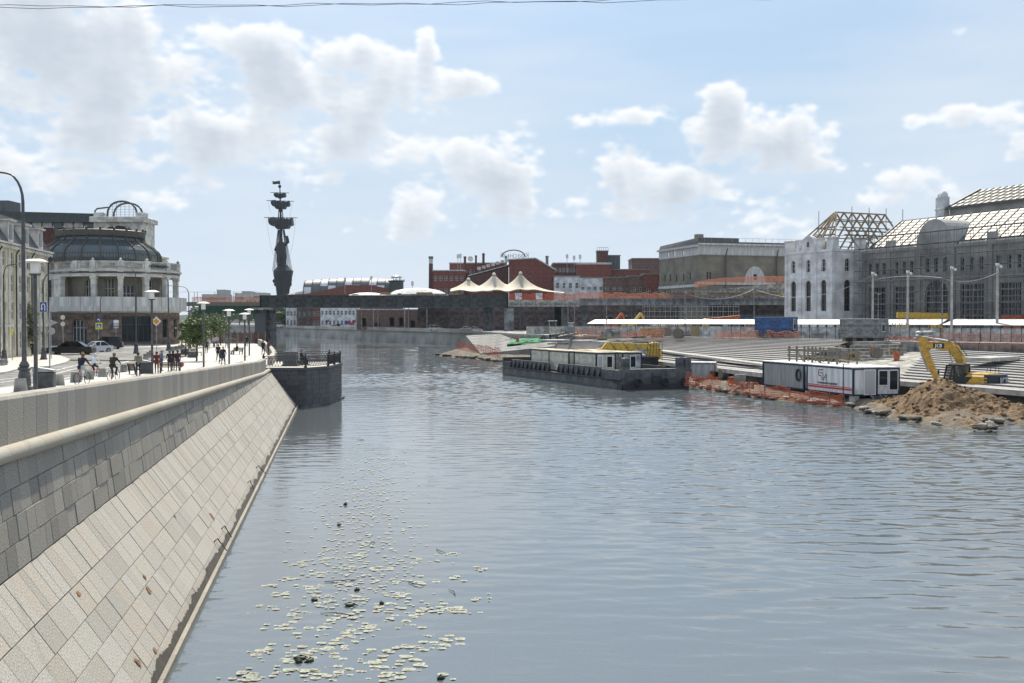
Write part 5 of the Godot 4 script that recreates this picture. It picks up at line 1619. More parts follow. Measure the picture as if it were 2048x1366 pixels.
func make_monument() -> void:
	var d := 718.0
	var t := thing("ship_monument", "tall dark bronze monument of a ship with stacked sails and standing figure", "monument", V(pX(566.5, d), 3.8, d))
	var ox := t.position.x
	var Q := func(cx: float, cy: float) -> Vector2: return Vector2(pX(500 + cx / 5.464, d) - ox, pY(350 + cy / 5.464, d) - 3.8)
	var mb := MB.new()
	var prof := []
	for q in [[300, 1500], [300, 1360], [285, 1250], [275, 1180], [272, 1140], [262, 1100], [256, 1048], [275, 1030], [300, 1005], [318, 985]]:
		var p: Vector2 = Q.call(q[0], q[1])
		prof.append(Vector2(absf(p.x), p.y))
	prof.append(Vector2(0, prof[-1].y))
	mb.lathe(prof, 14, Vector3.ZERO, 0, TAU, false)
	for i in mb.v.size():
		var s := n_mid.get_noise_3dv(mb.v[i] * 0.02) * 1.6
		mb.v[i] += Vector3(s, 0, s)
	obj("ship_hull", mb, M.bronze, t)
	for q in [[262, 1160], [276, 1195], [458, 1145], [455, 1195], [300, 1210], [420, 1215]]:
		mb = MB.new()
		var p: Vector2 = Q.call(q[0], q[1])
		mb.tube([Vector3(0, p.y, 0), Vector3(p.x, p.y, 1.5), Vector3(p.x * 1.05, p.y + 0.3, 1.5)], [1.2, 1.25, 0.5], 8)
		obj("rostrum", mb, M.bronze, t)
	mb = MB.new()
	var m0: Vector2 = Q.call(345, 1005)
	var m1: Vector2 = Q.call(332, 65)
	mb.tube([Vector3(m0.x - 1, m0.y, 0), Vector3(m0.x, Q.call(345, 590).y, 0), Vector3(Q.call(338, 380).x, Q.call(338, 380).y, 0), Vector3(m1.x, m1.y, 0)], [1.5, 0.9, 0.6, 0.2], 8)
	for q in [[318, 590, 318, 400], [368, 590, 360, 400]]:
		var a: Vector2 = Q.call(q[0], q[1])
		var b: Vector2 = Q.call(q[2], q[3])
		mb.tube([Vector3(a.x, a.y, 0), Vector3(b.x, b.y, 0)], [0.35, 0.25], 6)
	obj("mast", mb, M.bronze, t)
	for q in [[340, 395, 26], [331, 130, 18]]:
		var p: Vector2 = Q.call(q[0], q[1])
		mb = MB.new()
		mb.lathe([Vector2(0.2, -1.2), Vector2(q[2] * 0.05, -0.6), Vector2(q[2] * 0.06, 0.8), Vector2(0, 0.8)], 10, Vector3(p.x, p.y, 0))
		obj("crows_nest", mb, M.bronze, t)
	for sl in [[[[215, 470], [225, 490], [245, 500], [268, 488], [280, 470], [300, 492], [330, 498], [352, 492], [368, 474], [385, 494], [402, 498], [418, 474], [432, 492], [450, 496], [468, 468], [476, 545], [462, 556], [438, 560], [436, 580], [415, 590], [388, 578], [360, 592], [320, 594], [290, 575], [278, 552], [250, 560], [226, 545], [214, 515]], 3.2],
		[[[240, 283], [252, 300], [275, 303], [292, 288], [315, 302], [350, 302], [372, 290], [395, 302], [420, 302], [436, 286], [441, 335], [425, 348], [402, 345], [392, 372], [370, 377], [345, 368], [320, 378], [290, 368], [278, 345], [258, 345], [242, 318]], 2.6],
		[[[272, 205], [290, 212], [320, 206], [345, 212], [375, 205], [394, 203], [398, 235], [385, 247], [355, 250], [335, 262], [315, 250], [285, 248], [272, 230]], 2.0]]:
		mb = MB.new()
		var poly := []
		for q in sl[0]: poly.append(Q.call(q[0], q[1]))
		mb.prism(poly, -sl[1], sl[1])
		var turned := Transform3D(Basis(Vector3.UP, 0.9), Vector3.ZERO)
		var cx: Vector2 = Q.call(342, 400)
		var poly2 := []
		for q in poly: poly2.append(Vector2((q.x - cx.x) * 0.9, q.y))
		mb.prism(poly2, -sl[1] * 0.8, sl[1] * 0.8, Transform3D(Basis(Vector3.UP, 0.8), Vector3(cx.x, 0, 0)))
		obj("sail", mb, M.bronze, t)
	for q in [[158, 466, 522, 470], [185, 281, 485, 290], [232, 195, 432, 200]]:
		mb = MB.new()
		var a: Vector2 = Q.call(q[0], q[1])
		var b: Vector2 = Q.call(q[2], q[3])
		mb.bar(Vector3(a.x, a.y, 0), Vector3(b.x, b.y, 0), 0.35)
		obj("yard", mb, M.bronze, t)
	mb = MB.new()
	var fl := []
	for q in [[330, 70], [330, 104], [300, 102], [285, 106], [250, 104], [258, 88], [243, 72], [285, 75], [310, 69]]: fl.append(Q.call(q[0], q[1]))
	mb.prism(fl, -0.15, 0.15)
	obj("flag", mb, M.bronze, t)
	mb = MB.new()
	for q in [[312, 600, 256, 1050], [320, 600, 275, 1035], [328, 600, 292, 1020], [372, 600, 430, 1030], [378, 600, 458, 1050], [366, 600, 412, 1010], [318, 420, 312, 600], [362, 420, 372, 600]]:
		var a: Vector2 = Q.call(q[0], q[1])
		var b: Vector2 = Q.call(q[2], q[3])
		for z in [-2.0, 2.0]: mb.bar(Vector3(a.x, a.y, z * 0.3), Vector3(b.x, b.y, z), 0.26)
	for k in 13:
		var y := 700.0 + k * 26.0
		for q in [[312, 256], [372, 458]]:
			var f := (y - 600.0) / 450.0
			var a: Vector2 = Q.call(lerpf(q[0], q[1], f), y)
			var b: Vector2 = Q.call(lerpf(q[0], q[1], f) + (14 if q[0] == 312 else -14), y)
			mb.bar(Vector3(a.x, a.y, 1), Vector3(b.x, b.y, 1), 0.2)
	for q in [[[185, 470], [200, 600], [225, 760], [262, 880]], [[500, 472], [490, 620], [470, 760], [440, 880]], [[205, 285], [215, 360], [235, 440]], [[468, 290], [455, 380], [440, 460]]]:
		for i in q.size() - 1:
			var a: Vector2 = Q.call(q[i][0], q[i][1])
			var b: Vector2 = Q.call(q[i + 1][0], q[i + 1][1])
			mb.bar(Vector3(a.x, a.y, 0), Vector3(b.x, b.y, 0), 0.09)
	obj("rigging", mb, M.bronze, t)
	mb = MB.new()
	var J := func(x: float, y: float, z := 0.0) -> Vector3:
		var p: Vector2 = Q.call(x, y)
		return Vector3(p.x, p.y, z + 2.5)
	mb.tube([J.call(335, 1000), J.call(330, 900), J.call(340, 840)], [1.6, 1.7, 2.2], 8)
	mb.tube([J.call(375, 1000), J.call(372, 900), J.call(356, 840)], [1.6, 1.7, 2.2], 8)
	mb.tube([J.call(348, 870), J.call(350, 800), J.call(352, 750), J.call(350, 728)], [2.9, 3.0, 2.7, 1.0], 10)
	mb.tube([J.call(350, 738), J.call(350, 722), J.call(350, 700), J.call(350, 692)], [0.8, 1.3, 1.3, 0.5], 8)
	mb.tube([J.call(372, 762), J.call(404, 762), J.call(426, 738), J.call(424, 712), J.call(412, 672)], [1.5, 1.3, 1.15, 0.9, 1.0], 8)
	mb.tube([J.call(332, 765), J.call(305, 800), J.call(285, 832)], [1.5, 1.2, 0.8], 8)
	mb.prism([Q.call(318, 760), Q.call(388, 760), Q.call(402, 900), Q.call(395, 1000), Q.call(310, 1000), Q.call(306, 880)], -0.5, 1.2)
	obj("standing_figure", mb, M.bronze, t)

func logo(t: Node3D, o: Vector3, s: float) -> void:
	var f := func(pts: Array, m: Material, called: String) -> void:
		var mb := MB.new()
		for i in pts.size() - 1:
			var a := Vector3(pts[i].x, pts[i].y, 0) * s
			var b := Vector3(pts[i + 1].x, pts[i + 1].y, 0) * s
			var e := (b - a).normalized() * 0.15 * s
			mb.bar(a - e, b + e, 0.36 * s, 0.012, Vector3(0, 0, 1))
		var q := obj(called, mb, m, t)
		q.position = o
	f.call([Vector2(3.5, 4.6), Vector2(0.6, 4.6), Vector2(0.15, 4.2), Vector2(0.15, 2.5), Vector2(0.6, 2.1), Vector2(2.0, 2.1)], M.ink, "logo_stroke")
	f.call([Vector2(0.9, 3.4), Vector2(3.4, 3.4)], M.red, "logo_stroke")
	f.call([Vector2(2.3, 1.8), Vector2(2.3, 0.4)], M.red, "logo_stroke")
	f.call([Vector2(3.65, 2.9), Vector2(3.65, 0.2), Vector2(6.2, 2.9), Vector2(6.2, 0.0)], M.ink, "logo_stroke")

func make_right_buildings() -> void:
	var C := V(56.8, 4.3, 195)
	var ux := Vector3(0.4104, 0, 0.9119)
	var fr := frame_at(Vector3.ZERO, ux)
	var yaw := atan2(-ux.z, ux.x)
	var t := thing("white_tower", "white plastered corner tower with arched windows and bare roof timbers", "tower", C, yaw)
	var hh := 15.5
	var holes := []
	var arches := []
	for x in [-11.6, -7.4, -3.2]:
		arches.append([x, 4.6, 1.5, 5.6]); arches.append([x + 0.15, 11.7, 1.15, 2.3])
	var mb := MB.new()
	var F0 := Transform3D(Basis(), Vector3.ZERO)
	wall(mb, F0, -13.2, 0, 0, hh, arches, 0.45)
	for a in arches: arch_fill(mb, F0, a, 0.45)
	var S := Transform3D(Basis(Vector3.UP, PI / 2), Vector3.ZERO)
	var side := [[2.6, 4.6, 1.5, 5.6], [2.75, 11.7, 1.15, 2.3]]
	wall(mb, S, 0.001, 6.8, 0, hh, side, 0.45)
	for a in side: arch_fill(mb, S, a, 0.45)
	obj("wall", mb, M.white_plaster, t)
	for a in arches: window(t, F0 * Transform3D(Basis(), Vector3(a[0], a[1], -0.35)), a[2], a[3], 2, 4 if a[3] > 3 else 2, M.wood_bench if a[3] > 3 else M.sign_back, M.glass_dark, 0.09, true)
	for a in side: window(t, S * Transform3D(Basis(), Vector3(a[0], a[1], -0.35)), a[2], a[3], 2, 4 if a[3] > 3 else 2, M.wood_bench if a[3] > 3 else M.sign_back, M.glass_dark, 0.09, true)
	mb = MB.new()
	for x in [-12.9, -8.75, -4.55, -0.35]: mb.cbox(Vector3(x, hh * 0.5, 0.06), Vector3(0.7, hh, 0.16), 0.03)
	mb.cbox(Vector3(0.06, hh * 0.5, -0.36), Vector3(0.16, hh, 0.7), 0.03)
	mb.cbox(Vector3(0.06, hh * 0.5, -6.4), Vector3(0.16, hh, 0.7), 0.03)
	obj("pilasters", mb, M.white_plaster, t)
	mb = MB.new()
	mb.bx(-13.3, 10.5, 0, 0.1, 10.65, 0.1); mb.bx(-13.4, hh - 0.3, 0, 0.2, hh + 0.1, 0.22); mb.bx(0, hh - 0.3, 0.22, 0.22, hh + 0.1, -7.0)
	obj("string_course", mb, M.white_plaster, t)
	for q in [[-12.6, 0, 1.5], [-0.75, 0, 1.7], [-9.6, 0, 0.9], [-4.0, 0, 0.9], [-0.75, -6.2, 1.5]]:
		mb = MB.new()
		mb.cbox(Vector3(q[0], hh + 1.1, q[1] - 0.6), Vector3(q[2], 2.0, 1.4), 0.05)
		mb.cbox(Vector3(q[0], hh + 2.15, q[1] - 0.6), Vector3(q[2] + 0.25, 0.25, 1.65), 0.04)
		obj("battlement", mb, M.white_plaster, t)
	mb = MB.new()
	var gp_ := [Vector2(-1.9, 0)]
	for k in 13: gp_.append(Vector2(-1.7 * cos(PI * k / 12.0), 0.9 + 1.9 * sin(PI * k / 12.0)))
	gp_.append(Vector2(1.9, 0))
	mb.prism(gp_, -0.9, 0.05, Transform3D(Basis(), Vector3(-6.65, hh + 0.1, 0)))
	obj("round_gable", mb, M.white_plaster, t)
	mb = MB.new()
	mb.bx(-6.95, hh + 0.8, 0.06, -6.35, hh + 1.7, 0.09)
	obj("slit_shade_plate", mb, M.slate, t)  # plain slate plate, its dark colour standing for the unlit slit
	mb = MB.new()
	mb.bx(-13.2, 0, -0.5, -12.8, hh, -22); mb.bx(-13, hh - 0.4, -0.5, -0.2, hh - 0.1, -22)
	obj("attic_floor", mb, M.concrete, t)
	var ry := hh + 7.4
	var r0 := Vector3(-6.6, ry, -6.2)
	var r1 := Vector3(-6.6, ry, -18.0)
	mb = MB.new()
	mb.bar(r0, r1, 0.18, 0.25)
	obj("ridge_beam", mb, M.timber, t)
	for k in 7:
		var z := lerpf(-6.2, -18.0, k / 6.0)
		for s in [-1.0, 1.0]:
			mb = MB.new()
			mb.bar(Vector3(-6.6, ry, z), Vector3(-6.6 + s * 6.4, hh + 0.2, z), 0.2, 0.26)
			obj("rafter", mb, M.timber, t)
	for k in 6:
		mb = MB.new()
		mb.bar(r0 + Vector3((k - 2.5) * 0.12, -0.1, 0), Vector3(-12.8 + k * 2.5, hh + 0.2, -0.6), 0.2, 0.26)
		obj("hip_rafter", mb, M.timber, t)
	for k in 4:
		var f := (k + 1) / 5.0
		for s in [-1.0, 1.0]:
			mb = MB.new()
			mb.bar(Vector3(-6.6 + s * 6.4 * f, lerpf(ry, hh, f), -5.0), Vector3(-6.6 + s * 6.4 * f, lerpf(ry, hh, f), -18.5), 0.14, 0.18)
			obj("purlin", mb, M.timber_grey, t)
		mb = MB.new()
		mb.bar(Vector3(-6.6 - 6.2 * f, lerpf(ry, hh, f), lerpf(-6.2, -0.6, f)), Vector3(-6.6 + 6.2 * f, lerpf(ry, hh, f), lerpf(-6.2, -0.6, f)), 0.12, 0.3)
		obj("batten", mb, M.timber, t)
	mb = MB.new()
	for z in [-6.0, -10.0, -14.0, -18.0]:
		for x in [-11.0, -2.0]: mb.bar(Vector3(x, hh, z), Vector3(x, ry + 0.6, z), 0.08)
	for y in [hh + 2.4, hh + 3.6]:
		for x in [-11.0, -2.0]: mb.bar(Vector3(x, y, -5), Vector3(x, y, -19), 0.1)
	mb.bx(-2.4, hh + 3.55, -19, -1.4, hh + 3.68, -5)
	obj("inner_scaffold", mb, M.timber_grey, t)

	var hall := thing("power_station_hall", "long grey power station hall with gridded windows, glass roof and round gable", "hall", C + fr.basis * Vector3(0, 0, -6.8), yaw)
	var fx := func(px: float) -> float:
		var p := (px - 1024.0) / F
		return (197.8 * p - 63.0) / (0.4104 + 0.9119 * p)
	var fy := func(px: float, py: float) -> float:
		var q: float = fx.call(px)
		return pY(py, 197.8 - 0.9119 * q) - 4.3
	holes = []
	for q in [[1737, 1770], [1787, 1827], [1920, 1967], [1998, 2042], [2068, 2116]]: holes.append([fx.call(q[0]), 0.6, fx.call(q[1]) - fx.call(q[0]), 8.2])
	var big := [fx.call(1849), 0.6, fx.call(1896) - fx.call(1849), 9.0]
	var small := []
	for px in [1736, 1750, 1764, 1789, 1804, 1819, 1920, 1939, 1958, 1992, 2013, 2033, 2060, 2082]: small.append([fx.call(px), 10.9, 0.85, 2.1])
	var sarch := []
	for px in [1850, 1867, 1885]: sarch.append([fx.call(px), 10.9, 0.95, 2.4])
	mb = MB.new()
	var ht := 15.0
	wall(mb, F0, 0.02, 46.0, 0, ht, holes + [big] + small + sarch, 0.5)
	for a in [big] + sarch: arch_fill(mb, F0, a, 0.5)
	obj("wall", mb, M.grey_plaster, hall)
	for h in holes: window(hall, Transform3D(Basis(), Vector3(h[0], h[1], -0.4)), h[2], h[3], 6, 8, M.grey_plaster, M.glass_dark, 0.11)
	window(hall, Transform3D(Basis(), Vector3(big[0], big[1], -0.4)), big[2], big[3], 6, 6, M.grey_plaster, M.glass_dark, 0.11, true)
	for h in small: window(hall, Transform3D(Basis(), Vector3(h[0], h[1], -0.4)), h[2], h[3], 2, 3, M.sign_back, M.glass_dark, 0.09)
	for h in sarch: window(hall, Transform3D(Basis(), Vector3(h[0], h[1], -0.4)), h[2], h[3], 2, 3, M.sign_back, M.glass_dark, 0.09, true)
	mb = MB.new()
	for px in [1729, 1778, 1838, 1907, 1981, 2055]:
		mb.cbox(Vector3(fx.call(px), ht * 0.5, 0.12), Vector3(0.75, ht, 0.3), 0.04)
	for y in [[9.6, 0.4, 0.3], [10.4, 0.2, 0.22], [ht - 0.2, 0.5, 0.4]]: mb.bx(0, y[0], 0, 46, y[0] + y[1], y[2])
	obj("cornice_and_piers", mb, M.grey_plaster, hall)
	for px in [1778, 1981, 2055]:
		mb = MB.new()
		mb.cbox(Vector3(fx.call(px), ht + 0.9, -0.3), Vector3(1.5, 1.8, 1.0), 0.05)
		obj("parapet_block", mb, M.grey_plaster, hall)
	var gx: float = (fx.call(1833) + fx.call(1905)) * 0.5
	var gr: float = (fx.call(1905) - fx.call(1833)) * 0.5
	mb = MB.new()
	var arc := [Vector2(-gr, 0)]
	for k in 17: arc.append(Vector2(-gr * cos(PI * k / 16.0), 1.2 + (gr + 0.6) * sin(PI * k / 16.0)))
	arc.append(Vector2(gr, 0))
	mb.prism(arc, -7.5, 0.25, Transform3D(Basis(), Vector3(gx, ht - 1.0, 0)))
	obj("round_gable", mb, M.grey_plaster, hall)
	for q in [[1735, 1771], [1792, 1828], [1920, 1968], [1994, 2046]]:
		mb = MB.new()
		mb.bx(fx.call(q[0]), ht + 0.32, -0.2, fx.call(q[1]), ht + 0.62, 0.4)
		obj("gutter_tray", mb, M.white_sheet, hall)
	var L := 46.0
	var eav := Vector3(0, ht + 0.3, -0.6)
	var rdg := Vector3(0, 20.9, -8.0)
	var cols := 24
	for i in cols:
		var x0 := L * i / cols
		var x1 := L * (i + 1) / cols
		var s0 := 0.0 if i > 0 else 3.0
		for j in 10:
			var f0 := j / 10.0
			var f1 := (j + 1) / 10.0
			mb = MB.new()
			mb.col = Color(1, 1, 1) * rng.randf_range(0.8, 1.15)
			var o0 := 0.0
			var p0 := eav.lerp(rdg, f0)
			var p1 := eav.lerp(rdg, f1)
			var xl0 := maxf(x0 + 0.04, 1.0 * f0)
			var xl1 := maxf(x0 + 0.04, 1.0 * f1)
			if xl0 > x1 - 0.04: continue
			xl1 = minf(xl1, x1 - 0.04)
			mb.quad(p0 + Vector3(xl0, 0, 0), p0 + Vector3(x1 - 0.04, 0, 0), p1 + Vector3(x1 - 0.04, -0.0, 0), p1 + Vector3(xl1, 0, 0))
			mb.quad(p0 + Vector3(xl0, -0.05, 0), p0 + Vector3(x1 - 0.04, -0.05, 0), p0 + Vector3(x1 - 0.04, 0, 0), p0 + Vector3(xl0, 0, 0))
			obj("roof_pane", mb, M.glass_roof, hall)
	mb = MB.new()
	for i in cols + 1:
		var x := L * i / cols
		var f := minf(1.0, x / 1.0)
		mb.bar(eav + Vector3(x, 0.08, 0), eav.lerp(rdg, f) + Vector3(x, 0.08, 0), 0.08, 0.1)
	for j in 11:
		var p := eav.lerp(rdg, j / 10.0)
		mb.bar(p + Vector3(1.0 * j / 10.0, 0.1, 0), p + Vector3(L, 0.1, 0), 0.06, 0.08)
	mb.bar(eav, rdg + Vector3(1.0, 0, 0), 0.3, 0.3)
	obj("roof_bars", mb, M.slate, hall)
	mb = MB.new()
	mb.quad(eav + Vector3(0, 0, -0.1), rdg + Vector3(1.0, -0.1, 0), rdg + Vector3(1.0, -0.1, -0.05), Vector3(0, ht + 0.3, -16))
	mb.quad(rdg + Vector3(1.0, -0.1, 0), rdg + Vector3(L, -0.1, 0), Vector3(L, ht, -16), Vector3(0, ht, -16))
	obj("rear_roof", mb, M.roof_metal, hall)
	mb = MB.new()
	var nf := Vector3(-1.2, 0, -22)
	mb.bx(nf.x, 10, nf.z, 50, 24.2, nf.z - 16)
	obj("upper_nave", mb, M.grey_plaster, hall)
	mb = MB.new()
	mb.prism([Vector2(0.8, 24.0), Vector2(-8, 27.9), Vector2(-16.8, 24.0)], 0, 52, Transform3D(Basis(Vector3(0, 0, 1), Vector3(0, 1, 0), Vector3(1, 0, 0)), Vector3(nf.x - 0.3, 0, nf.z)))
	obj("nave_roof", mb, M.roof_metal, hall)
	mb = MB.new()
	for k in 33: mb.bar(Vector3(nf.x + k * 1.55, 24.15, nf.z + 0.75), Vector3(nf.x + k * 1.55, 28.0, nf.z - 8), 0.09, 0.12)
	for k in 5: mb.bar(Vector3(nf.x, 24.15 + k * 0.79, nf.z + 0.75 - k * 1.79), Vector3(50, 24.15 + k * 0.79, nf.z + 0.75 - k * 1.79), 0.09, 0.12)
	mb.bar(Vector3(nf.x - 0.3, 24.0, nf.z + 0.9), Vector3(50, 24.0, nf.z + 0.9), 0.4, 0.4)
	mb.bar(Vector3(nf.x - 0.3, 24.0, nf.z + 0.9), Vector3(nf.x - 0.3, 28.0, nf.z - 8), 0.5, 0.35)
	obj("nave_roof_bars", mb, M.slate, hall)
	for q in [[-0.6, 0.2], [-2.0, -0.6]]:
		mb = MB.new()
		mb.cbox(Vector3(nf.x + q[0] - 0.4, 20.0, nf.z + q[1] + 0.3), Vector3(1.5, 12.6, 1.5), 0.06)
		mb.cbox(Vector3(nf.x + q[0] - 0.4, 24.0, nf.z + q[1] + 0.3), Vector3(1.8, 0.3, 1.8), 0.05)
		mb.lathe([Vector2(0.8, 26.3), Vector2(0.7, 26.9), Vector2(0.4, 27.3), Vector2(0, 27.5)], 10, Vector3(nf.x + q[0] - 0.4, 0, nf.z + q[1] + 0.3))
		obj("turret", mb, M.white_plaster, hall)
	var sa := C + fr.basis * Vector3(0.5, 0, -5.6)
	var sb := C + fr.basis * Vector3(44.0, 0, -5.6)
	scaffold("tall thin pipe scaffolding covering the grey power station hall", sa, sb, 17.5, 26, 9, 1.2, M.zinc_dirty, 0.03)

	var B := V(pX(1395, 290), 3.8, 290)
	t = thing("brown_building", "large plain brown building with white cornice and half-round blind windows", "building", V(56.0, 3.3, 332))
	t.scale = Vector3.ONE * 1.145
	var lx := frame_at(Vector3(-7.0, 0, -23.4), Vector3(7.0, 0, 23.4))
	var LL := Vector2(7.0, 23.4).length()
	var top := pY(510, 290) - 3.8
	var wl := []
	for q in [[3.5, 8.3], [7.0, 8.3], [11.0, 8.0], [15.5, 8.0], [19.5, 8.3]]: wl.append([q[0], q[1] + 6.0, 0.8, 1.9])
	for q in [[3.5, 10.0], [7.0, 10.0]]: wl.append([q[0], q[1], 0.8, 1.9])
	mb = MB.new()
	wall(mb, lx, 0, LL, 0, top, wl, 0.3)
	var rx := frame_at(Vector3.ZERO, Vector3(1, 0, -0.3))
	wall(mb, rx, 0.001, 40, 0, top, [[2.6, 14.2, 0.5, 2.0], [3.4, 14.2, 0.5, 2.0]], 0.3)
	obj("wall", mb, M.brown_plaster, t)
	for h in wl: window(t, lx * Transform3D(Basis(), Vector3(h[0], h[1], -0.2)), h[2], h[3], 1, 2, M.slate, M.glass_dark, 0.08)
	for h in [[2.6, 14.2, 0.5, 2.0], [3.4, 14.2, 0.5, 2.0]]: window(t, rx * Transform3D(Basis(), Vector3(h[0], h[1], -0.2)), h[2], h[3], 1, 2, M.slate, M.glass_dark, 0.08)
	mb = MB.new()
	wall(mb, lx, -0.3, LL + 0.2, top, top + 2.2, [[5.5, top + 0.4, 0.9, 1.3], [9.5, top + 0.4, 0.9, 1.5], [15.0, top + 0.5, 0.9, 1.3]], 0.3)
	wall(mb, rx, 0.002, 40, top, top + 2.6, [], 0.3)
	mb.box(lx * Vector3(LL * 0.5, top + 2.4, 0.2), Vector3(LL + 0.8, 0.5, 0.9), lx.basis)
	mb.box(rx * Vector3(20, top + 0.3, 0.1), Vector3(40, 0.3, 0.4), rx.basis)
	mb.box(rx * Vector3(20, top + 2.9, 0.2), Vector3(40, 0.5, 0.9), rx.basis)
	mb.box(lx * Vector3(LL * 0.5, 12.6, 0.1), Vector3(LL, 0.7, 0.35), lx.basis)
	mb.box(rx * Vector3(20, 13.2, 0.1), Vector3(40, 0.7, 0.35), rx.basis)
	obj("white_cornice", mb, M.trim_white, t)
	mb = MB.new()
	mb.hexa([lx * Vector3(0, top + 2.6, 0.2), lx * Vector3(LL, top + 2.6, 0.2), lx * Vector3(LL, top + 2.6, -12), lx * Vector3(0, top + 2.6, -12), lx * Vector3(0, top + 3.8, -0.3), lx * Vector3(LL, top + 4.6, -0.3), lx * Vector3(LL, top + 4.6, -12), lx * Vector3(0, top + 3.8, -12)])
	mb.box(rx * Vector3(20, top + 3.3, -4), Vector3(40, 0.6, 8), rx.basis)
	obj("roof", mb, M.slate, t)
	mb = MB.new()
	mb.box(rx * Vector3(0.9, top + 4.4, -1.2), Vector3(1.8, 2.2, 1.8), rx.basis)
	obj("roof_hut", mb, M.brown_plaster, t)
	for x in [16.8, 29.5]:
		mb = MB.new()
		var half := [Vector2(-3.1, 0)]
		for k in 17: half.append(Vector2(-3.1 * cos(PI * k / 16.0), 4.3 * sin(PI * k / 16.0)))
		mb.prism(half, -0.1, 0.12, rx * Transform3D(Basis(), Vector3(x, 13.55, 0)))
		var o := obj("half_round_window", mb, M.trim_white, t)
		mb = MB.new()
		mb.box(rx * Vector3(x, 15.0, 0.14), Vector3(0.95, 1.5, 0.06), rx.basis)
		obj("pane", mb, M.glass_dark, o)
	for x in [8.0, 23.2]:
		mb = MB.new()
		mb.tube([rx * Vector3(x, 2, 0.35), rx * Vector3(x, top, 0.35), rx * Vector3(x + 0.4, top + 1.8, 0.6)], [0.15], 6)
		obj("downpipe", mb, M.slate, t)
	mb = MB.new()
	for k in 20: mb.bar(rx * Vector3(k * 2.0, top + 3.6, 0), rx * Vector3(k * 2.0, top + 4.6, 0), 0.07)
	mb.bar(rx * Vector3(0, top + 4.6, 0), rx * Vector3(40, top + 4.6, 0), 0.06)
	obj("roof_railing", mb, M.pole_light, t)

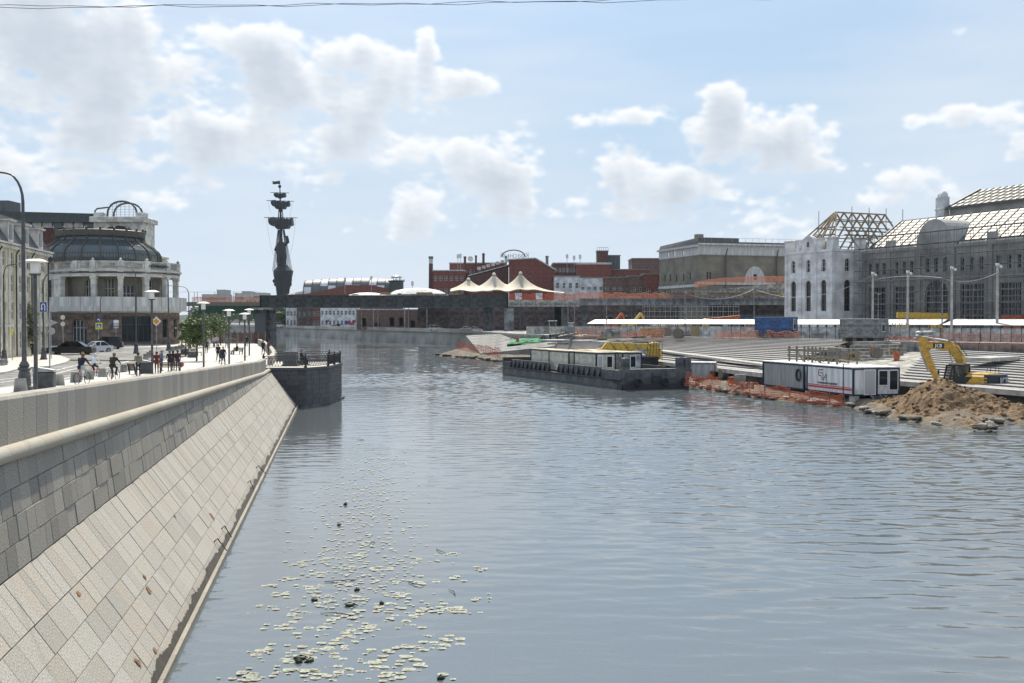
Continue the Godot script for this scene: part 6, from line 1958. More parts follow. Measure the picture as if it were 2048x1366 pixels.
const SHORE := [[36.9, 76], [34.3, 78.5], [31.2, 71.0], [28.9, 76.2], [27.9, 81.5], [28.1, 85.5], [27.8, 92], [26.0, 96], [23.4, 102.5], [20.6, 114.5], [19.3, 124], [17, 135], [9, 155], [-2, 192], [-9, 212], [-15.5, 226], [-15.0, 236], [-13.6, 262], [-12.3, 306], [120, 306], [120, 64], [45, 64], [41, 72]]
const STREET := [[110, 86], [61.5, 132], [50.6, 143], [48, 158], [40, 172], [13, 204], [1, 240], [-8, 290], [-11.4, 306], [420, 306], [420, 86]]
func make_right_bank() -> void:
	var shore := PackedVector2Array()
	for q in SHORE: shore.append(Vector2(q[0], q[1]))
	var ns := FastNoiseLite.new()
	ns.frequency = 0.25; ns.fractal_octaves = 4
	var H := func(x: float, d: float) -> float:
		var p := Vector2(x, d)
		var best := 999.0
		for i in shore.size():
			best = minf(best, p.distance_to(Geometry2D.get_closest_point_to_segment(p, shore[i], shore[(i + 1) % shore.size()])))
		if not Geometry2D.is_point_in_polygon(p, shore): best = -best
		return lerpf(-0.9, 0.75, smoothstep(-1.8, 2.0, best)) + 0.16 * ns.get_noise_2d(x, d)
	var mb := MB.new()
	var cell := 1.5
	var nx := 60
	var nd := 164
	var g := []
	for j in nd + 1:
		for i in nx + 1:
			var x := -22.0 + i * cell
			var d := 64.0 + j * cell
			g.append(V(x, H.call(x, d), d))
	for j in nd:
		for i in nx:
			var a := j * (nx + 1) + i
			mb.col = Color(1, 1, 1) * (1.0 + 0.25 * ns.get_noise_2d(i * 3.0, j * 3.0))
			mb.quad(g[a], g[a + 1], g[a + nx + 2], g[a + nx + 1])
	struct("quay_ground", mb, M.earth)
	mb = MB.new()
	var poly := []
	for q in STREET: poly.append(Vector2(q[0], -q[1]))
	mb.prism(poly, -0.5, 4.3, Transform3D(Basis(Vector3(1, 0, 0), Vector3(0, 0, 1), Vector3(0, 1, 0)), Vector3.ZERO))
	struct("street", mb, M.concrete)
	mb = MB.new()
	mb.hexa([V(-6, 0.2, 210), V(10, 0.2, 206), V(4, 0.2, 262), V(-11, 0.2, 262), V(-6, 0.9, 210), V(10, 2.6, 206), V(4, 4.34, 262), V(-11, 3.6, 262)])
	struct("dirt_ramp", mb, M.asphalt)
	var t := thing("slatted_terrace", "broad stepped terrace of pale slats rising from the quay behind the barge", "terrace", V(25, 2, 140))
	var o := t.position
	var A0 := V(6, 2.0, 212)
	var B0 := V(25.6, 2.0, 112)
	var A1 := V(13.5, 4.32, 204)
	var B1 := V(49.3, 4.32, 159)
	terrace_rows(t, o, A0, B0, A1, B1, 18, 5)
	mb = MB.new()
	mb.bar(V(5, 1.75, 213) - o, V(25.4, 1.75, 111) - o, 0.8, 0.45)
	obj("kerb_beam", mb, M.concrete_light, t)
	mb = MB.new()
	mb.bar(V(21.0, 2.86, 164) - o, V(27.4, 2.52, 113.5) - o, 1.3, 0.22)
	obj("white_ramp_strip", mb, M.concrete_light, t)
	mb = MB.new()
	mb.bar(V(13.5, 4.42, 203.5) - o, V(49.6, 4.42, 159) - o, 0.9, 0.2)
	obj("white_top_edge", mb, M.concrete_light, t)
	mb = MB.new()
	mb.quad(A0 - o - Vector3(0, 0.25, 0), B0 - o - Vector3(0, 0.25, 0), B1 - o - Vector3(0, 0.25, 0), A1 - o - Vector3(0, 0.25, 0))
	mb.quad(B0 - o - Vector3(0, 2, 0), B1 - o - Vector3(0, 4, 0), B1 - o - Vector3(0, 0.25, 0), B0 - o - Vector3(0, 0.25, 0))
	mb.quad(A0 - o - Vector3(0, 2, 0), B0 - o - Vector3(0, 2, 0), B0 - o - Vector3(0, 0.25, 0), A0 - o - Vector3(0, 0.25, 0))
	obj("understructure", mb, M.concrete_dark, t)
	for q in [[1170, 681, 3.9, 3.0], [1215, 683, 3.7, 4.0], [1290, 688, 3.4, 3.0], [1110, 680, 3.9, 4.0], [1250, 679, 4.0, 5.0]]:
		mb = MB.new()
		mb.box(Vector3.ZERO, Vector3(q[3], 0.16, 2.4), Basis(Vector3.UP, 0.5))
		var s := tag(obj("loose_slab", mb, M.white_sheet if q[0] < 1220 else M.concrete_light), "loose pale slab lying on the far part of the slatted terrace", "slab", "loose slabs on the terrace")
		s.position = wp(q[0], q[1], q[2] + 0.25)
	for q in [[1208, 683], [1226, 684], [1280, 692]]:
		mb = MB.new()
		mb.cbox(Vector3(0, 0.3, 0), Vector3(2.2, 0.6, 1.4), 0.05)
		var s := tag(obj("concrete_footing", mb, M.concrete_dark), "dark concrete footing block set into the slatted terrace", "block", "footing blocks in the terrace")
		s.position = wp(q[0], q[1], 3.6)
	for q in [[[1100, 672], [1140, 665]], [[1115, 676], [1155, 667]]]:
		mb = MB.new()
		var a := wp(q[0][0], q[0][1], 4.4)
		var b := wp(q[1][0], q[1][1], 4.5)
		mb.bar(a, b, 0.35, 0.5)
		for k in 5: mb.bar(a.lerp(b, k / 4.0) - Vector3(0, 0.6, 0), a.lerp(b, k / 4.0) + Vector3(0, 0.4, 0), 0.16)
		tag(obj("steel_beam", mb, M.black_iron), "dark steel beam on trestles at the terrace's far corner, %s one" % ("farther" if q[0][0] == 1100 else "nearer"), "beam")
	t = thing("slatted_terrace", "smaller slatted terrace behind the excavator's raised arm", "terrace", V(40, 2, 100))
	o = t.position
	var a0 := V(33.9, 2.0, 97.5)
	var b0 := V(41.5, 2.0, 76)
	var a1 := V(51.5, 3.75, 135)
	var b1 := V(57.5, 3.75, 100)
	terrace_rows(t, o, a0, b0, a1, b1, 15, 3)
	mb = MB.new()
	mb.bar(V(33.4, 1.78, 98) - o, V(41.3, 1.78, 75.5) - o, 0.9, 0.42)
	obj("kerb_beam", mb, M.concrete_light, t)
	mb = MB.new()
	for k in [a0, b0, b1, a1]: pass
	mb.quad(a0 - o - Vector3(0, 0.25, 0), b0 - o - Vector3(0, 0.25, 0), b1 - o - Vector3(0, 0.25, 0), a1 - o - Vector3(0, 0.25, 0))
	mb.quad(a0 - o - Vector3(0, 2, 0), b0 - o - Vector3(0, 2, 0), b0 - o - Vector3(0, 0.25, 0), a0 - o - Vector3(0, 0.25, 0))
	mb.quad(a1 - o - Vector3(0, 3, 0), a0 - o - Vector3(0, 2, 0), a0 - o - Vector3(0, 0.25, 0), a1 - o - Vector3(0, 0.25, 0))
	obj("understructure", mb, M.concrete_dark, t)
	mb = MB.new()
	mb.cbox(Vector3.ZERO, Vector3(7.5, 0.35, 2.6), 0.04, Basis(Vector3.UP, 0.8))
	var ls := tag(obj("landing_slab", mb, M.concrete_light), "pale concrete landing slab above the smaller terrace", "slab")
	ls.position = wp(1985, 717, 3.55)
	t = thing("retaining_wall", "grey concrete retaining wall of upright panels behind the smaller terrace", "wall", V(50.6, 2.7, 143))
	o = t.position
	var wa := V(50.4, 2.7, 142.6)
	var wb := V(76, 2.7, 116.8)
	for k in 18:
		mb = MB.new()
		mb.col = Color(1, 1, 1) * rng.randf_range(0.85, 1.12)
		mb.bar(wa.lerp(wb, (k + 0.02) / 18.0) - o + Vector3(0, 0.85, 0), wa.lerp(wb, (k + 0.98) / 18.0) - o + Vector3(0, 0.85, 0), 0.3, 1.75)
		obj("panel", mb, M.concrete, t)
	mb = MB.new()
	mb.bar(wa - o + Vector3(0, 1.78, 0), wb - o + Vector3(0, 1.78, 0), 0.5, 0.1)
	obj("coping", mb, M.concrete_light, t)
	for k in 6:
		mb = MB.new()
		var y := 4.1 - k * 0.36
		var a := wp(1712 - k * 8, 689 + k * 7.0, y)
		var b := wp(1822 - k * 6, 687 + k * 7.4, y)
		mb.bar(a, b, 0.8, 0.75)
		for s in 3: mb.bar(a.lerp(b, 0.2 + s * 0.3), a.lerp(b, 0.2 + s * 0.3) + Vector3(0.3, 0, -2.6), 0.5, 0.6)
		tag(obj("concrete_beam", mb, M.concrete), "raw concrete step beam between the two terraces, %s from the top" % ["first", "second", "third", "fourth", "fifth", "sixth"][k], "beam", "raw beams between the terraces")
	mb = MB.new()
	mb.hexa([V(31, 0.3, 112), V(38, 0.3, 100), V(54, 0.3, 138), V(49, 0.3, 155), V(31, 1.4, 112), V(38, 1.4, 100), V(52, 3.2, 138), V(48.5, 3.4, 155)])
	struct("dirt_slope", mb, M.concrete)

func terrace_rows(t: Node3D, o: Vector3, a0: Vector3, b0: Vector3, a1: Vector3, b1: Vector3, n: int, cuts: int) -> void:
	for k in n:
		var f := float(k) / n
		var g := float(k + 0.92) / n
		var y := lerpf(a0.y, a1.y, float(k) / (n - 1))
		for c in cuts:
			var s := float(c) / cuts + 0.0006
			var e := float(c + 1) / cuts - 0.0006
			var p0 := a0.lerp(a1, f).lerp(b0.lerp(b1, f), s)
			var p1 := a0.lerp(a1, f).lerp(b0.lerp(b1, f), e)
			var q0 := a0.lerp(a1, g).lerp(b0.lerp(b1, g), s)
			var q1 := a0.lerp(a1, g).lerp(b0.lerp(b1, g), e)
			p0.y = y; p1.y = y; q0.y = y; q1.y = y
			var dn := Vector3(0, -0.085, 0)
			var mb := MB.new()
			mb.col = Color(1, 1, 1) * rng.randf_range(0.86, 1.12)
			mb.hexa([p0 + dn - o, p1 + dn - o, q1 + dn - o, q0 + dn - o, p0 - o, p1 - o, q1 - o, q0 - o])
			obj("slat", mb, M.slat, t)

func cabin(called: String, label: String, pos: Vector3, yaw: float, size: Vector3, wallm: Material, roofm: Material, frame: Material, openings: Array, category := "site cabin", group := "") -> Node3D:
	var t := thing(called, label, category, pos, yaw, group)
	var hx := size.x * 0.5
	var hz := size.z * 0.5
	var mb := MB.new()
	mb.bx(-hx + 0.03, 0.1, -hz + 0.03, hx - 0.03, size.y - 0.1, hz - 0.03)
	var n := int(size.x / 0.28)
	for k in n:
		var x := lerpf(-hx + 0.2, hx - 0.2, (k + 0.5) / n)
		mb.bx(x - 0.05, 0.14, hz - 0.03, x + 0.05, size.y - 0.14, hz - 0.008)
		mb.bx(x - 0.05, 0.14, -hz + 0.03, x + 0.05, size.y - 0.14, -hz + 0.008)
	n = int(size.z / 0.28)
	for k in n:
		var z := lerpf(-hz + 0.2, hz - 0.2, (k + 0.5) / n)
		mb.bx(hx - 0.03, 0.14, z - 0.05, hx - 0.008, size.y - 0.14, z + 0.05)
	obj("wall", mb, wallm, t)
	mb = MB.new()
	for x in [-hx, hx]:
		for z in [-hz, hz]: mb.box(Vector3(x * 0.985, size.y * 0.5, z * 0.985), Vector3(0.15, size.y, 0.15))
	for y in [0.07, size.y - 0.08]:
		mb.bx(-hx, y - 0.07, hz - 0.12, hx, y + 0.07, hz + 0.012); mb.bx(-hx, y - 0.07, -hz - 0.012, hx, y + 0.07, -hz + 0.12)
		mb.bx(hx - 0.12, y - 0.07, -hz, hx + 0.012, y + 0.07, hz); mb.bx(-hx - 0.012, y - 0.07, -hz, -hx + 0.12, y + 0.07, hz)
	obj("corner_frame", mb, frame, t)
	mb = MB.new()
	mb.cbox(Vector3(0, size.y + 0.04, 0), Vector3(size.x + 0.12, 0.09, size.z + 0.12), 0.02)
	obj("roof", mb, roofm, t)
	for q in openings:
		var w: float = q[3]
		var h: float = q[4]
		var xf := Transform3D(Basis(), Vector3(q[1], q[2], hz + 0.02))
		if q[0] == 1: xf = Transform3D(Basis(Vector3.UP, PI / 2), Vector3(hx + 0.02, q[2], -q[1]))
		mb = MB.new()
		mb.bx(-w * 0.5 - 0.07, -0.07, -0.02, w * 0.5 + 0.07, h + 0.07, 0.02)
		var wo := obj(q[5], mb, M.sign_white, t)
		wo.transform = xf
		mb = MB.new()
		mb.bx(-w * 0.5, 0, 0.0, w * 0.5, h, 0.028)
		obj("pane" if q[5] == "window" else "door_leaf", mb, M.glass_dark if q[5] == "window" else M.sign_back, wo)
	return t

func make_barge() -> void:
	var ux := Vector3(0.366, 0, 0.931).normalized()
	var yaw := atan2(-ux.z, ux.x)
	var C := V(8.8, 0, 132.3)
	var t := thing("barge", "long dark grey work barge moored at the quay, loaded with cabins", "barge", C, yaw)
	var hl := 17.35
	var hw := 4.0
	var fb := 1.15
	var mb := MB.new()
	mb.prism([Vector2(-hl + 1.2, -0.8), Vector2(hl - 2.2, -0.8), Vector2(hl, 0.25), Vector2(hl, fb), Vector2(-hl, fb), Vector2(-hl, 0.1)], -hw, hw)
	obj("hull", mb, M.barge, t)
	mb = MB.new()
	for z in [-hw, hw]: mb.tube([Vector3(-hl, fb - 0.12, z * 1.01), Vector3(hl, fb - 0.12, z * 1.01)], [0.11], 6)
	obj("rubbing_strake", mb, M.barge_low, t)
	for q in [[-14.0, -1.5], [1.2, 12.4]]:
		for z in [hw - 0.06, -hw + 0.06]:
			mb = MB.new()
			mb.bx(q[0], fb, z - 0.03, q[1], fb + 1.0, z + 0.03)
			mb.bx(q[0], fb + 0.95, z - 0.08, q[1], fb + 1.03, z + 0.08)
			var bw := obj("bulwark", mb, M.barge, t)
			mb = MB.new()
			var n := int((q[1] - q[0]) / 1.35)
			for k in n + 1:
				var x := lerpf(q[0], q[1], float(k) / n)
				mb.prism([Vector2(0, 0), Vector2(0.45 * signf(z), 0), Vector2(0.08 * signf(z), 0.95), Vector2(0, 0.95)], -0.04, 0.04, Transform3D(Basis(Vector3(0, 0, 1), Vector3(0, 1, 0), Vector3(-1, 0, 0)), Vector3(x, fb, z * 0.99)))
			obj("rib", mb, M.barge_low, bw)
	mb = MB.new()
	mb.prism([Vector2(12.4, fb), Vector2(hl, 0.3), Vector2(hl + 0.25, fb), Vector2(hl + 0.25, 2.15), Vector2(hl - 0.6, 2.15), Vector2(hl - 0.9, fb + 0.3), Vector2(14.5, fb + 0.25)], -hw, hw)
	mb.bx(12.4, fb, hw - 0.1, hl, 2.0, hw + 0.02); mb.bx(13.5, fb, -hw, hl, 2.0, -hw + 0.1)
	obj("bow_block", mb, M.barge, t)
	mb = MB.new()
	mb.bx(hl + 0.2, -0.3, -hw * 0.98, hl + 0.27, 0.55, hw * 0.98)
	mb.bx(hl - 1.0, -0.3, hw - 0.02, hl + 0.1, 0.6, hw + 0.05)
	obj("dark_boot_top", mb, M.barge_low, t)
	for z in [hw - 0.5, -hw + 1.0, -hw + 0.15]:
		mb = MB.new()
		mb.cbox(Vector3(hl - 0.1, 2.3, z), Vector3(0.75, 2.1, 0.75), 0.08)
		obj("end_post", mb, M.barge, t)
	for z in [hw - 0.4, hw + 0.1]:
		mb = MB.new()
		mb.lathe([Vector2(0.16, 0), Vector2(0.16, 0.45), Vector2(0.22, 0.5), Vector2(0.22, 0.58), Vector2(0, 0.6)], 10, Vector3(11.8 + z * 0.2, fb, z - 0.4))
		obj("mooring_bollard", mb, M.barge_low, t)
	mb = MB.new()
	mb.bx(hl + 0.26, 0.8, -0.6, hl + 0.29, 1.4, 0.5)
	obj("hatch", mb, M.barge_low, t)  # near-black plate, colour standing for the unlit inside of the hatch
	for z in [2.2, -1.0, -3.4]:
		mb = MB.new()
		var ring := []
		for i in 15: ring.append(Vector3(hl + 0.36, 0.75 + 0.34 * cos(TAU * i / 14), z + 0.34 * sin(TAU * i / 14)))
		mb.tube(ring, [0.12], 7, false)
		obj("tyre_fender", mb, M.rubber, t)
	mb = MB.new()
	mb.bx(-hl, fb, -hw, -hl + 0.5, fb + 1.2, hw); mb.bx(-hl + 0.5, fb, hw - 0.1, -14.2, fb + 0.7, hw)
	obj("stern_block", mb, M.barge_low, t)
	var X := Transform3D(Basis(Vector3.UP, yaw), C)
	var s := Vector3(5.9, 2.45, 2.4)
	var k := 0
	for q in [[6.1, 1.7, "pale site cabin with white window at the near end of the barge", [[1, 0.45, 0.85, 0.62, 1.2, "window"], [1, -0.72, 0.2, 0.5, 1.9, "door"]], M.cabin_tan], [-0.5, 2.05, "pale plain site cabin in the middle of the barge's left row", [], M.cabin_tan], [-6.9, 1.8, "pale plain site cabin at the far end of the barge's left row", [], M.cabin_tan],
		[6.4, -1.45, "pale grey site cabin with white window in the barge's right row", [[1, 0.1, 0.85, 0.62, 1.2, "window"]], M.cabin_grey], [-0.2, -1.3, "pale grey site cabin behind, in the barge's right row", [], M.cabin_grey]]:
		cabin("site_cabin", q[2], X * Vector3(q[0], fb, q[1]), yaw, s, q[4], M.cabin_roof, M.navy, q[3], "site cabin", "site cabins on the barge")
		k += 1
	mb = MB.new()
	for j in 5: mb.box(Vector3(0, 0.06 + j * 0.13, 0), Vector3(2.4, 0.1, 1.1), Basis(Vector3.UP, 0.04 * sin(j * 3.0)))
	var b := tag(obj("board_stack", mb, M.timber), "stack of pale boards on the barge's near deck", "boards")
	b.position = X * Vector3(11.2, fb, 0.4); b.rotation.y = yaw + 1.4
	var cr := thing("mobile_crane", "rusty yellow crane with folded box boom standing behind the barge cabins", "crane", V(pX(1300, 141), 0.9, 141), 0.0)
	mb = MB.new()
	mb.hexa([Vector3(-6.6, 2.3, 0.7), Vector3(0.8, 2.6, 0.7), Vector3(0.8, 2.6, -0.7), Vector3(-6.6, 2.3, -0.7), Vector3(-5.6, 3.55, 0.6), Vector3(0.8, 3.35, 0.6), Vector3(0.8, 3.35, -0.6), Vector3(-5.6, 3.55, -0.6)])
	mb.bx(-6.9, 2.2, -0.4, -5.2, 2.75, 0.4)
	obj("boom", mb, M.crane_yellow, cr)
	mb = MB.new()
	mb.bar(Vector3(-4.4, 2.2, 0.9), Vector3(0.4, 1.5, 0.9), 0.28)
	mb.bar(Vector3(-2.0, 3.4, 0.75), Vector3(0.2, 1.2, 0.85), 0.2)
	obj("boom_ram", mb, M.pole_light, cr)
	mb = MB.new()
	mb.cbox(Vector3(0.5, 2.15, 0), Vector3(1.7, 1.5, 2.2), 0.15); mb.cbox(Vector3(0.6, 3.2, 0), Vector3(1.0, 0.7, 1.6), 0.1)
	obj("upper_body", mb, M.crane_yellow, cr)
	mb = MB.new()
	for j in 6: mb.bar(Vector3(-0.6 + 0.4 * j, 1.3, 1.18), Vector3(-0.4 + 0.36 * j, 3.5, 1.18), 0.06)
	for j in 4: mb.bar(Vector3(-5.2 + 1.6 * j, 3.6, 0.55), Vector3(-4.4 + 1.6 * j, 2.5, 0.72), 0.07)
	mb.tube([Vector3(-5.6, 3.62, 0.2), Vector3(-2.5, 3.75, 0.2), Vector3(0.6, 3.6, 0.2)], [0.05], 5)
	obj("hoses_and_rails", mb, M.black_iron, cr)
	mb = MB.new()
	mb.cbox(Vector3(-0.2, 1.2, 0.4), Vector3(2.2, 1.1, 2.3), 0.1)
	obj("cab_glass", mb, M.glass_dark, cr)
	mb = MB.new()
	mb.cbox(Vector3(0.2, 0.45, 0), Vector3(3.4, 0.75, 2.6), 0.1)
	obj("carrier", mb, M.crane_yellow, cr)
	for x in [-0.9, 1.2]:
		mb = MB.new()
		mb.tube([Vector3(x, 0.3, 1.15), Vector3(x, 0.3, 1.5)], [0.5], 14)
		obj("wheel", mb, M.rubber, cr)

func make_site() -> void:
	var ux := Vector3(0.26, 0, 0.966).normalized()
	var yaw := atan2(-ux.z, ux.x)
	var N := V(28.6, 0.92, 92)
	var X := Transform3D(Basis(Vector3.UP, yaw), N)
	var t := cabin("office_cabin", "white office cabin with company logo and red stripe by the water", X * Vector3(-3.72, 0, -1.08), yaw, Vector3(7.4, 2.35, 2.16), M.white_sheet, M.white_sheet, M.navy, [[1, 0.45, 0.15, 1.0, 2.0, "door"]])
	var mb := MB.new()
	mb.bx(-3.55, 0.16, 1.09, 3.55, 2.2, 1.13)
	obj("sign_panel", mb, M.white_sheet, t)
	mb = MB.new()
	mb.bx(-3.5, 0.62, 1.131, 3.5, 0.69, 1.142); mb.bx(-3.5, 0.42, 1.131, 3.5, 0.57, 1.142)
	obj("red_stripe", mb, M.red, t)
	logo(t, Vector3(-1.75, 1.05, 1.14), 0.205)
	var tx := obj("lettering", text_mesh("ГЕНЕРАЛЬНЫЙ ПОДРЯДЧИК", 0.235, 0.012), M.ink, t)
	tx.position = Vector3(-0.3, 0.86, 1.14)
	cabin("office_cabin", "glazed office cabin end with greenish panes beside the logo cabin", X * Vector3(-3.72, 0, -3.3), yaw, Vector3(7.4, 2.35, 2.16), M.white_sheet, M.white_sheet, M.navy, [[1, -0.48, 0.9, 0.8, 1.2, "window"], [1, 0.52, 0.5, 0.75, 1.6, "window"]])
	t = cabin("office_cabin", "plain galvanised cabin left of the logo cabin with a coil of hose", X * Vector3(-11.9, 0, -1.08), yaw, Vector3(7.8, 2.35, 2.16), M.galv, M.white_sheet, M.navy, [])
	mb = MB.new()
	for j in 5:
		var ring := []
		for i in 17: ring.append(Vector3(3.0 + (0.3 + 0.02 * j) * cos(TAU * i / 16), 1.35 + (0.45 + 0.03 * j) * sin(TAU * i / 16), 1.12 + 0.025 * j))
		mb.tube(ring, [0.03], 5, false)
	obj("hose_coil", mb, M.rubber, t)
	cabin("office_cabin", "rear white roofed cabin behind the galvanised one", X * Vector3(-11.9, 0, -3.3), yaw, Vector3(7.8, 2.35, 2.16), M.galv, M.white_sheet, M.navy, [])
	t = thing("timber_platform", "rough timber railing platform on the white cabin roofs", "platform", X * Vector3(-9.2, 2.45, -2.4), yaw)
	for k in 7:
		mb = MB.new()
		mb.bar(Vector3(-4.2 + k * 1.4, 0, 0.9), Vector3(-4.2 + k * 1.4 + 0.04 * sin(k * 3.0), 1.45, 0.9), 0.14)
		obj("post", mb, M.timber_grey, t)
		mb = MB.new()
		mb.bar(Vector3(-4.2 + k * 1.4, 0, -1.1), Vector3(-4.2 + k * 1.4, 1.35, -1.1), 0.12)
		obj("post", mb, M.timber_grey, t)
	for y in [0.5, 1.1]:
		mb = MB.new()
		mb.bar(Vector3(-4.4, y, 0.98), Vector3(4.4, y + 0.05, 0.98), 0.05, 0.14)
		obj("rail", mb, M.timber_grey, t)
		mb = MB.new()
		mb.bar(Vector3(-4.4, y, -1.2), Vector3(4.4, y - 0.06, -1.2), 0.05, 0.14)
		obj("rail", mb, M.timber_grey, t)
	for k in 2:
		mb = MB.new()
		mb.bar(Vector3(-2.8 + k * 2.8, 1.2, 0.94), Vector3(-1.6 + k * 2.8, 0.1, 0.94), 0.05, 0.12)
		obj("brace", mb, M.timber_grey, t)
	for k in 9:
		mb = MB.new()
		mb.col = Color(1, 1, 1) * rng.randf_range(0.8, 1.3)
		mb.box(Vector3(rng.randf_range(-3, 4.5), 0.14 + 0.05 * k, rng.randf_range(-0.6, 0.4)), Vector3(rng.randf_range(1.8, 3.5), 0.045, 0.24), Basis(Vector3.UP, rng.randf_range(-0.4, 0.4)))
		obj("board", mb, M.timber, t)
	t = thing("metal_steps", "small metal steps leaning at the glazed cabin end", "steps", X * Vector3(1.0, -0.6, -1.9), yaw)
	for s in [-0.45, 0.45]:
		mb = MB.new()
		mb.bar(Vector3(-0.85, 0.75, s), Vector3(0.3, 0, s), 0.06, 0.1)
		obj("side_rail", mb, M.zinc_dirty, t)
	for k in 3:
		mb = MB.new()
		mb.bx(-0.75 + k * 0.35, 0.52 - k * 0.22, -0.45, -0.45 + k * 0.35, 0.56 - k * 0.22, 0.45)
		obj("tread", mb, M.zinc_dirty, t)
	for q in [[-0.4, -0.3], [-0.4, -4.0], [-7.6, -0.3], [-15.2, -0.3]]:
		mb = MB.new()
		mb.cbox(Vector3(0, 0.3, 0), Vector3(0.8, 0.75, 0.5), 0.03)
		var o := tag(obj("support_block", mb, M.concrete), "grey concrete block propping up an office cabin", "block", "blocks under the office cabins")
		o.position = X * Vector3(q[0], -0.68, q[1]); o.rotation.y = yaw
	mb = MB.new()
	mb.tube([Vector3.ZERO, Vector3(0, 3.4, 0)], [0.045], 6)
	var pole := tag(obj("thin_pole", mb, M.black_iron), "thin black pole in front of the logo cabin", "pole")
	pole.position = wp(1687, 811, 0.3)
	t = thing("tank_cage", "white plastic tank in a wire cage left of the galvanised cabin", "tank", V(pX(1512, 117), 0.8, 117), 0.3)
	mb = MB.new()
	mb.cbox(Vector3(0, 0.68, 0), Vector3(1.1, 1.1, 1.3), 0.12)
	obj("tank", mb, M.tarp_white, t)
	mb = MB.new()
	for k in 6:
		mb.bar(Vector3(-0.58 + k * 0.232, 0.1, 0.68), Vector3(-0.58 + k * 0.232, 1.25, 0.68), 0.025)
		mb.bar(Vector3(-0.58, 0.2 + k * 0.2, 0.68), Vector3(0.58, 0.2 + k * 0.2, 0.68), 0.025)
	obj("cage", mb, M.galv, t)
	cabin("metal_box", "square grey sheet metal box on the quay right of the barge", V(pX(1408, 124), 0.75, 124), -0.25, Vector3(2.6, 1.75, 2.2), M.galv, M.white_sheet, M.zinc_dirty, [], "metal box")
	net_fence([wp(1372, 771, 0.5), wp(1405, 775, 0.45), wp(1440, 781, 0.45)], 1.25, M.mesh_orange, "heaped orange net right of the barge's bow", 0.17, 0.3, 0.045)
	net_fence([wp(1455, 783, 0.5), wp(1500, 790, 0.5), wp(1530, 795, 0.5), wp(1580, 801, 0.5)], 1.1, M.mesh_orange, "sagging orange net before the galvanised cabin", 0.16, 0.22, 0.04)
	net_fence([wp(1580, 803, 0.5), wp(1620, 807, 0.5), wp(1660, 811, 0.5), wp(1690, 814, 0.5)], 1.0, M.mesh_orange, "crumpled orange net below the company logo", 0.15, 0.25, 0.04)
	net_fence([wp(915, 697, 1.0), wp(950, 705, 0.8), wp(1000, 714, 0.7)], 1.5, M.mesh_orange, "orange net on the stony spit left of the barge", 0.3, 0.3, 0.07)
	net_fence([wp(1005, 694, 1.4), wp(1040, 684, 2.4), wp(1080, 672, 3.8)], 1.4, M.mesh_faded, "faded orange net climbing the ramp to the bridge", 0.35, 0.25, 0.09)
	net_fence([wp(1150, 674, 4.4), wp(1260, 675, 4.4), wp(1330, 676, 4.4)], 1.3, M.mesh_faded, "faded net along the street before the plywood boxes", 0.35, 0.4, 0.09)
	net_fence([wp(1430, 677, 4.4), wp(1520, 677, 4.4), wp(1600, 678, 4.4)], 1.2, M.mesh_faded, "faded net along the street before the blue cabin", 0.3, 0.45, 0.08)
	net_fence([wp(1745, 683, 4.3), wp(1830, 685, 4.3), wp(1880, 686, 4.3)], 0.7, M.mesh_orange, "low orange net at the street edge by the grey sheds", 0.25, 0.5, 0.06)
	net_fence([wp(1880, 687, 4.35), wp(1960, 688.5, 4.35), wp(2070, 690, 4.35)], 1.3, M.mesh_faded, "long taut faded orange net above the retaining wall", 0.28, 0.12, 0.06)
	var ns := FastNoiseLite.new()
	ns.frequency = 0.8
	var k := 0
	for i in range(0, 15):
		var a := Vector2(SHORE[i][0], SHORE[i][1])
		var b := Vector2(SHORE[i + 1][0], SHORE[i + 1][1])
		var n := int(a.distance_to(b) / (1.0 if i < 10 else 2.2))
		if i in [10, 11]: n = 0
		if i < 6: n = int(n * 0.5)
		for j in n:
			var p := a.lerp(b, (j + rng.randf()) / n) + Vector2(rng.randf_range(-0.5, 0.5), rng.randf_range(-0.5, 0.5))
			var mbb := MB.new()
			var s := rng.randf_range(0.7, 1.3) * (1.0 if i < 10 else 1.5)
			mbb.col = Color(1, 1, 1) * rng.randf_range(0.35, 0.8)
			mbb.blob(Vector3(i, j, 0) * 0.37, Vector3(0.5, 0.15, 0.34) * s, 1.1, ns, 12, 7, Basis())
			for e in mbb.v.size(): mbb.v[e] -= Vector3(i, j, 0) * 0.37
			var stone_: bool = k % 3 == 0
			var o := tag(obj("shore_stone" if stone_ else "sandbag", mbb, M.concrete if stone_ else M.sandbag), "rough grey stone at the water's edge of the building site" if stone_ else "pale sandbag at the water's edge of the building site", "stone" if stone_ else "sandbag", "shore stones" if stone_ else "sandbags along the shore")
			o.position = V(p.x, 0.18 + rng.randf() * 0.15, p.y); o.rotation = Vector3(rng.randf_range(-0.2, 0.2), rng.randf() * TAU, rng.randf_range(-0.2, 0.2))
			k += 1
	var nm := FastNoiseLite.new()
	nm.frequency = 0.35; nm.fractal_octaves = 5; nm.seed = 4
	var nr := FastNoiseLite.new()
	nr.frequency = 1.6; nr.fractal_octaves = 3; nr.seed = 14
	var shore := PackedVector2Array()
	for q in SHORE: shore.append(Vector2(q[0], q[1]))
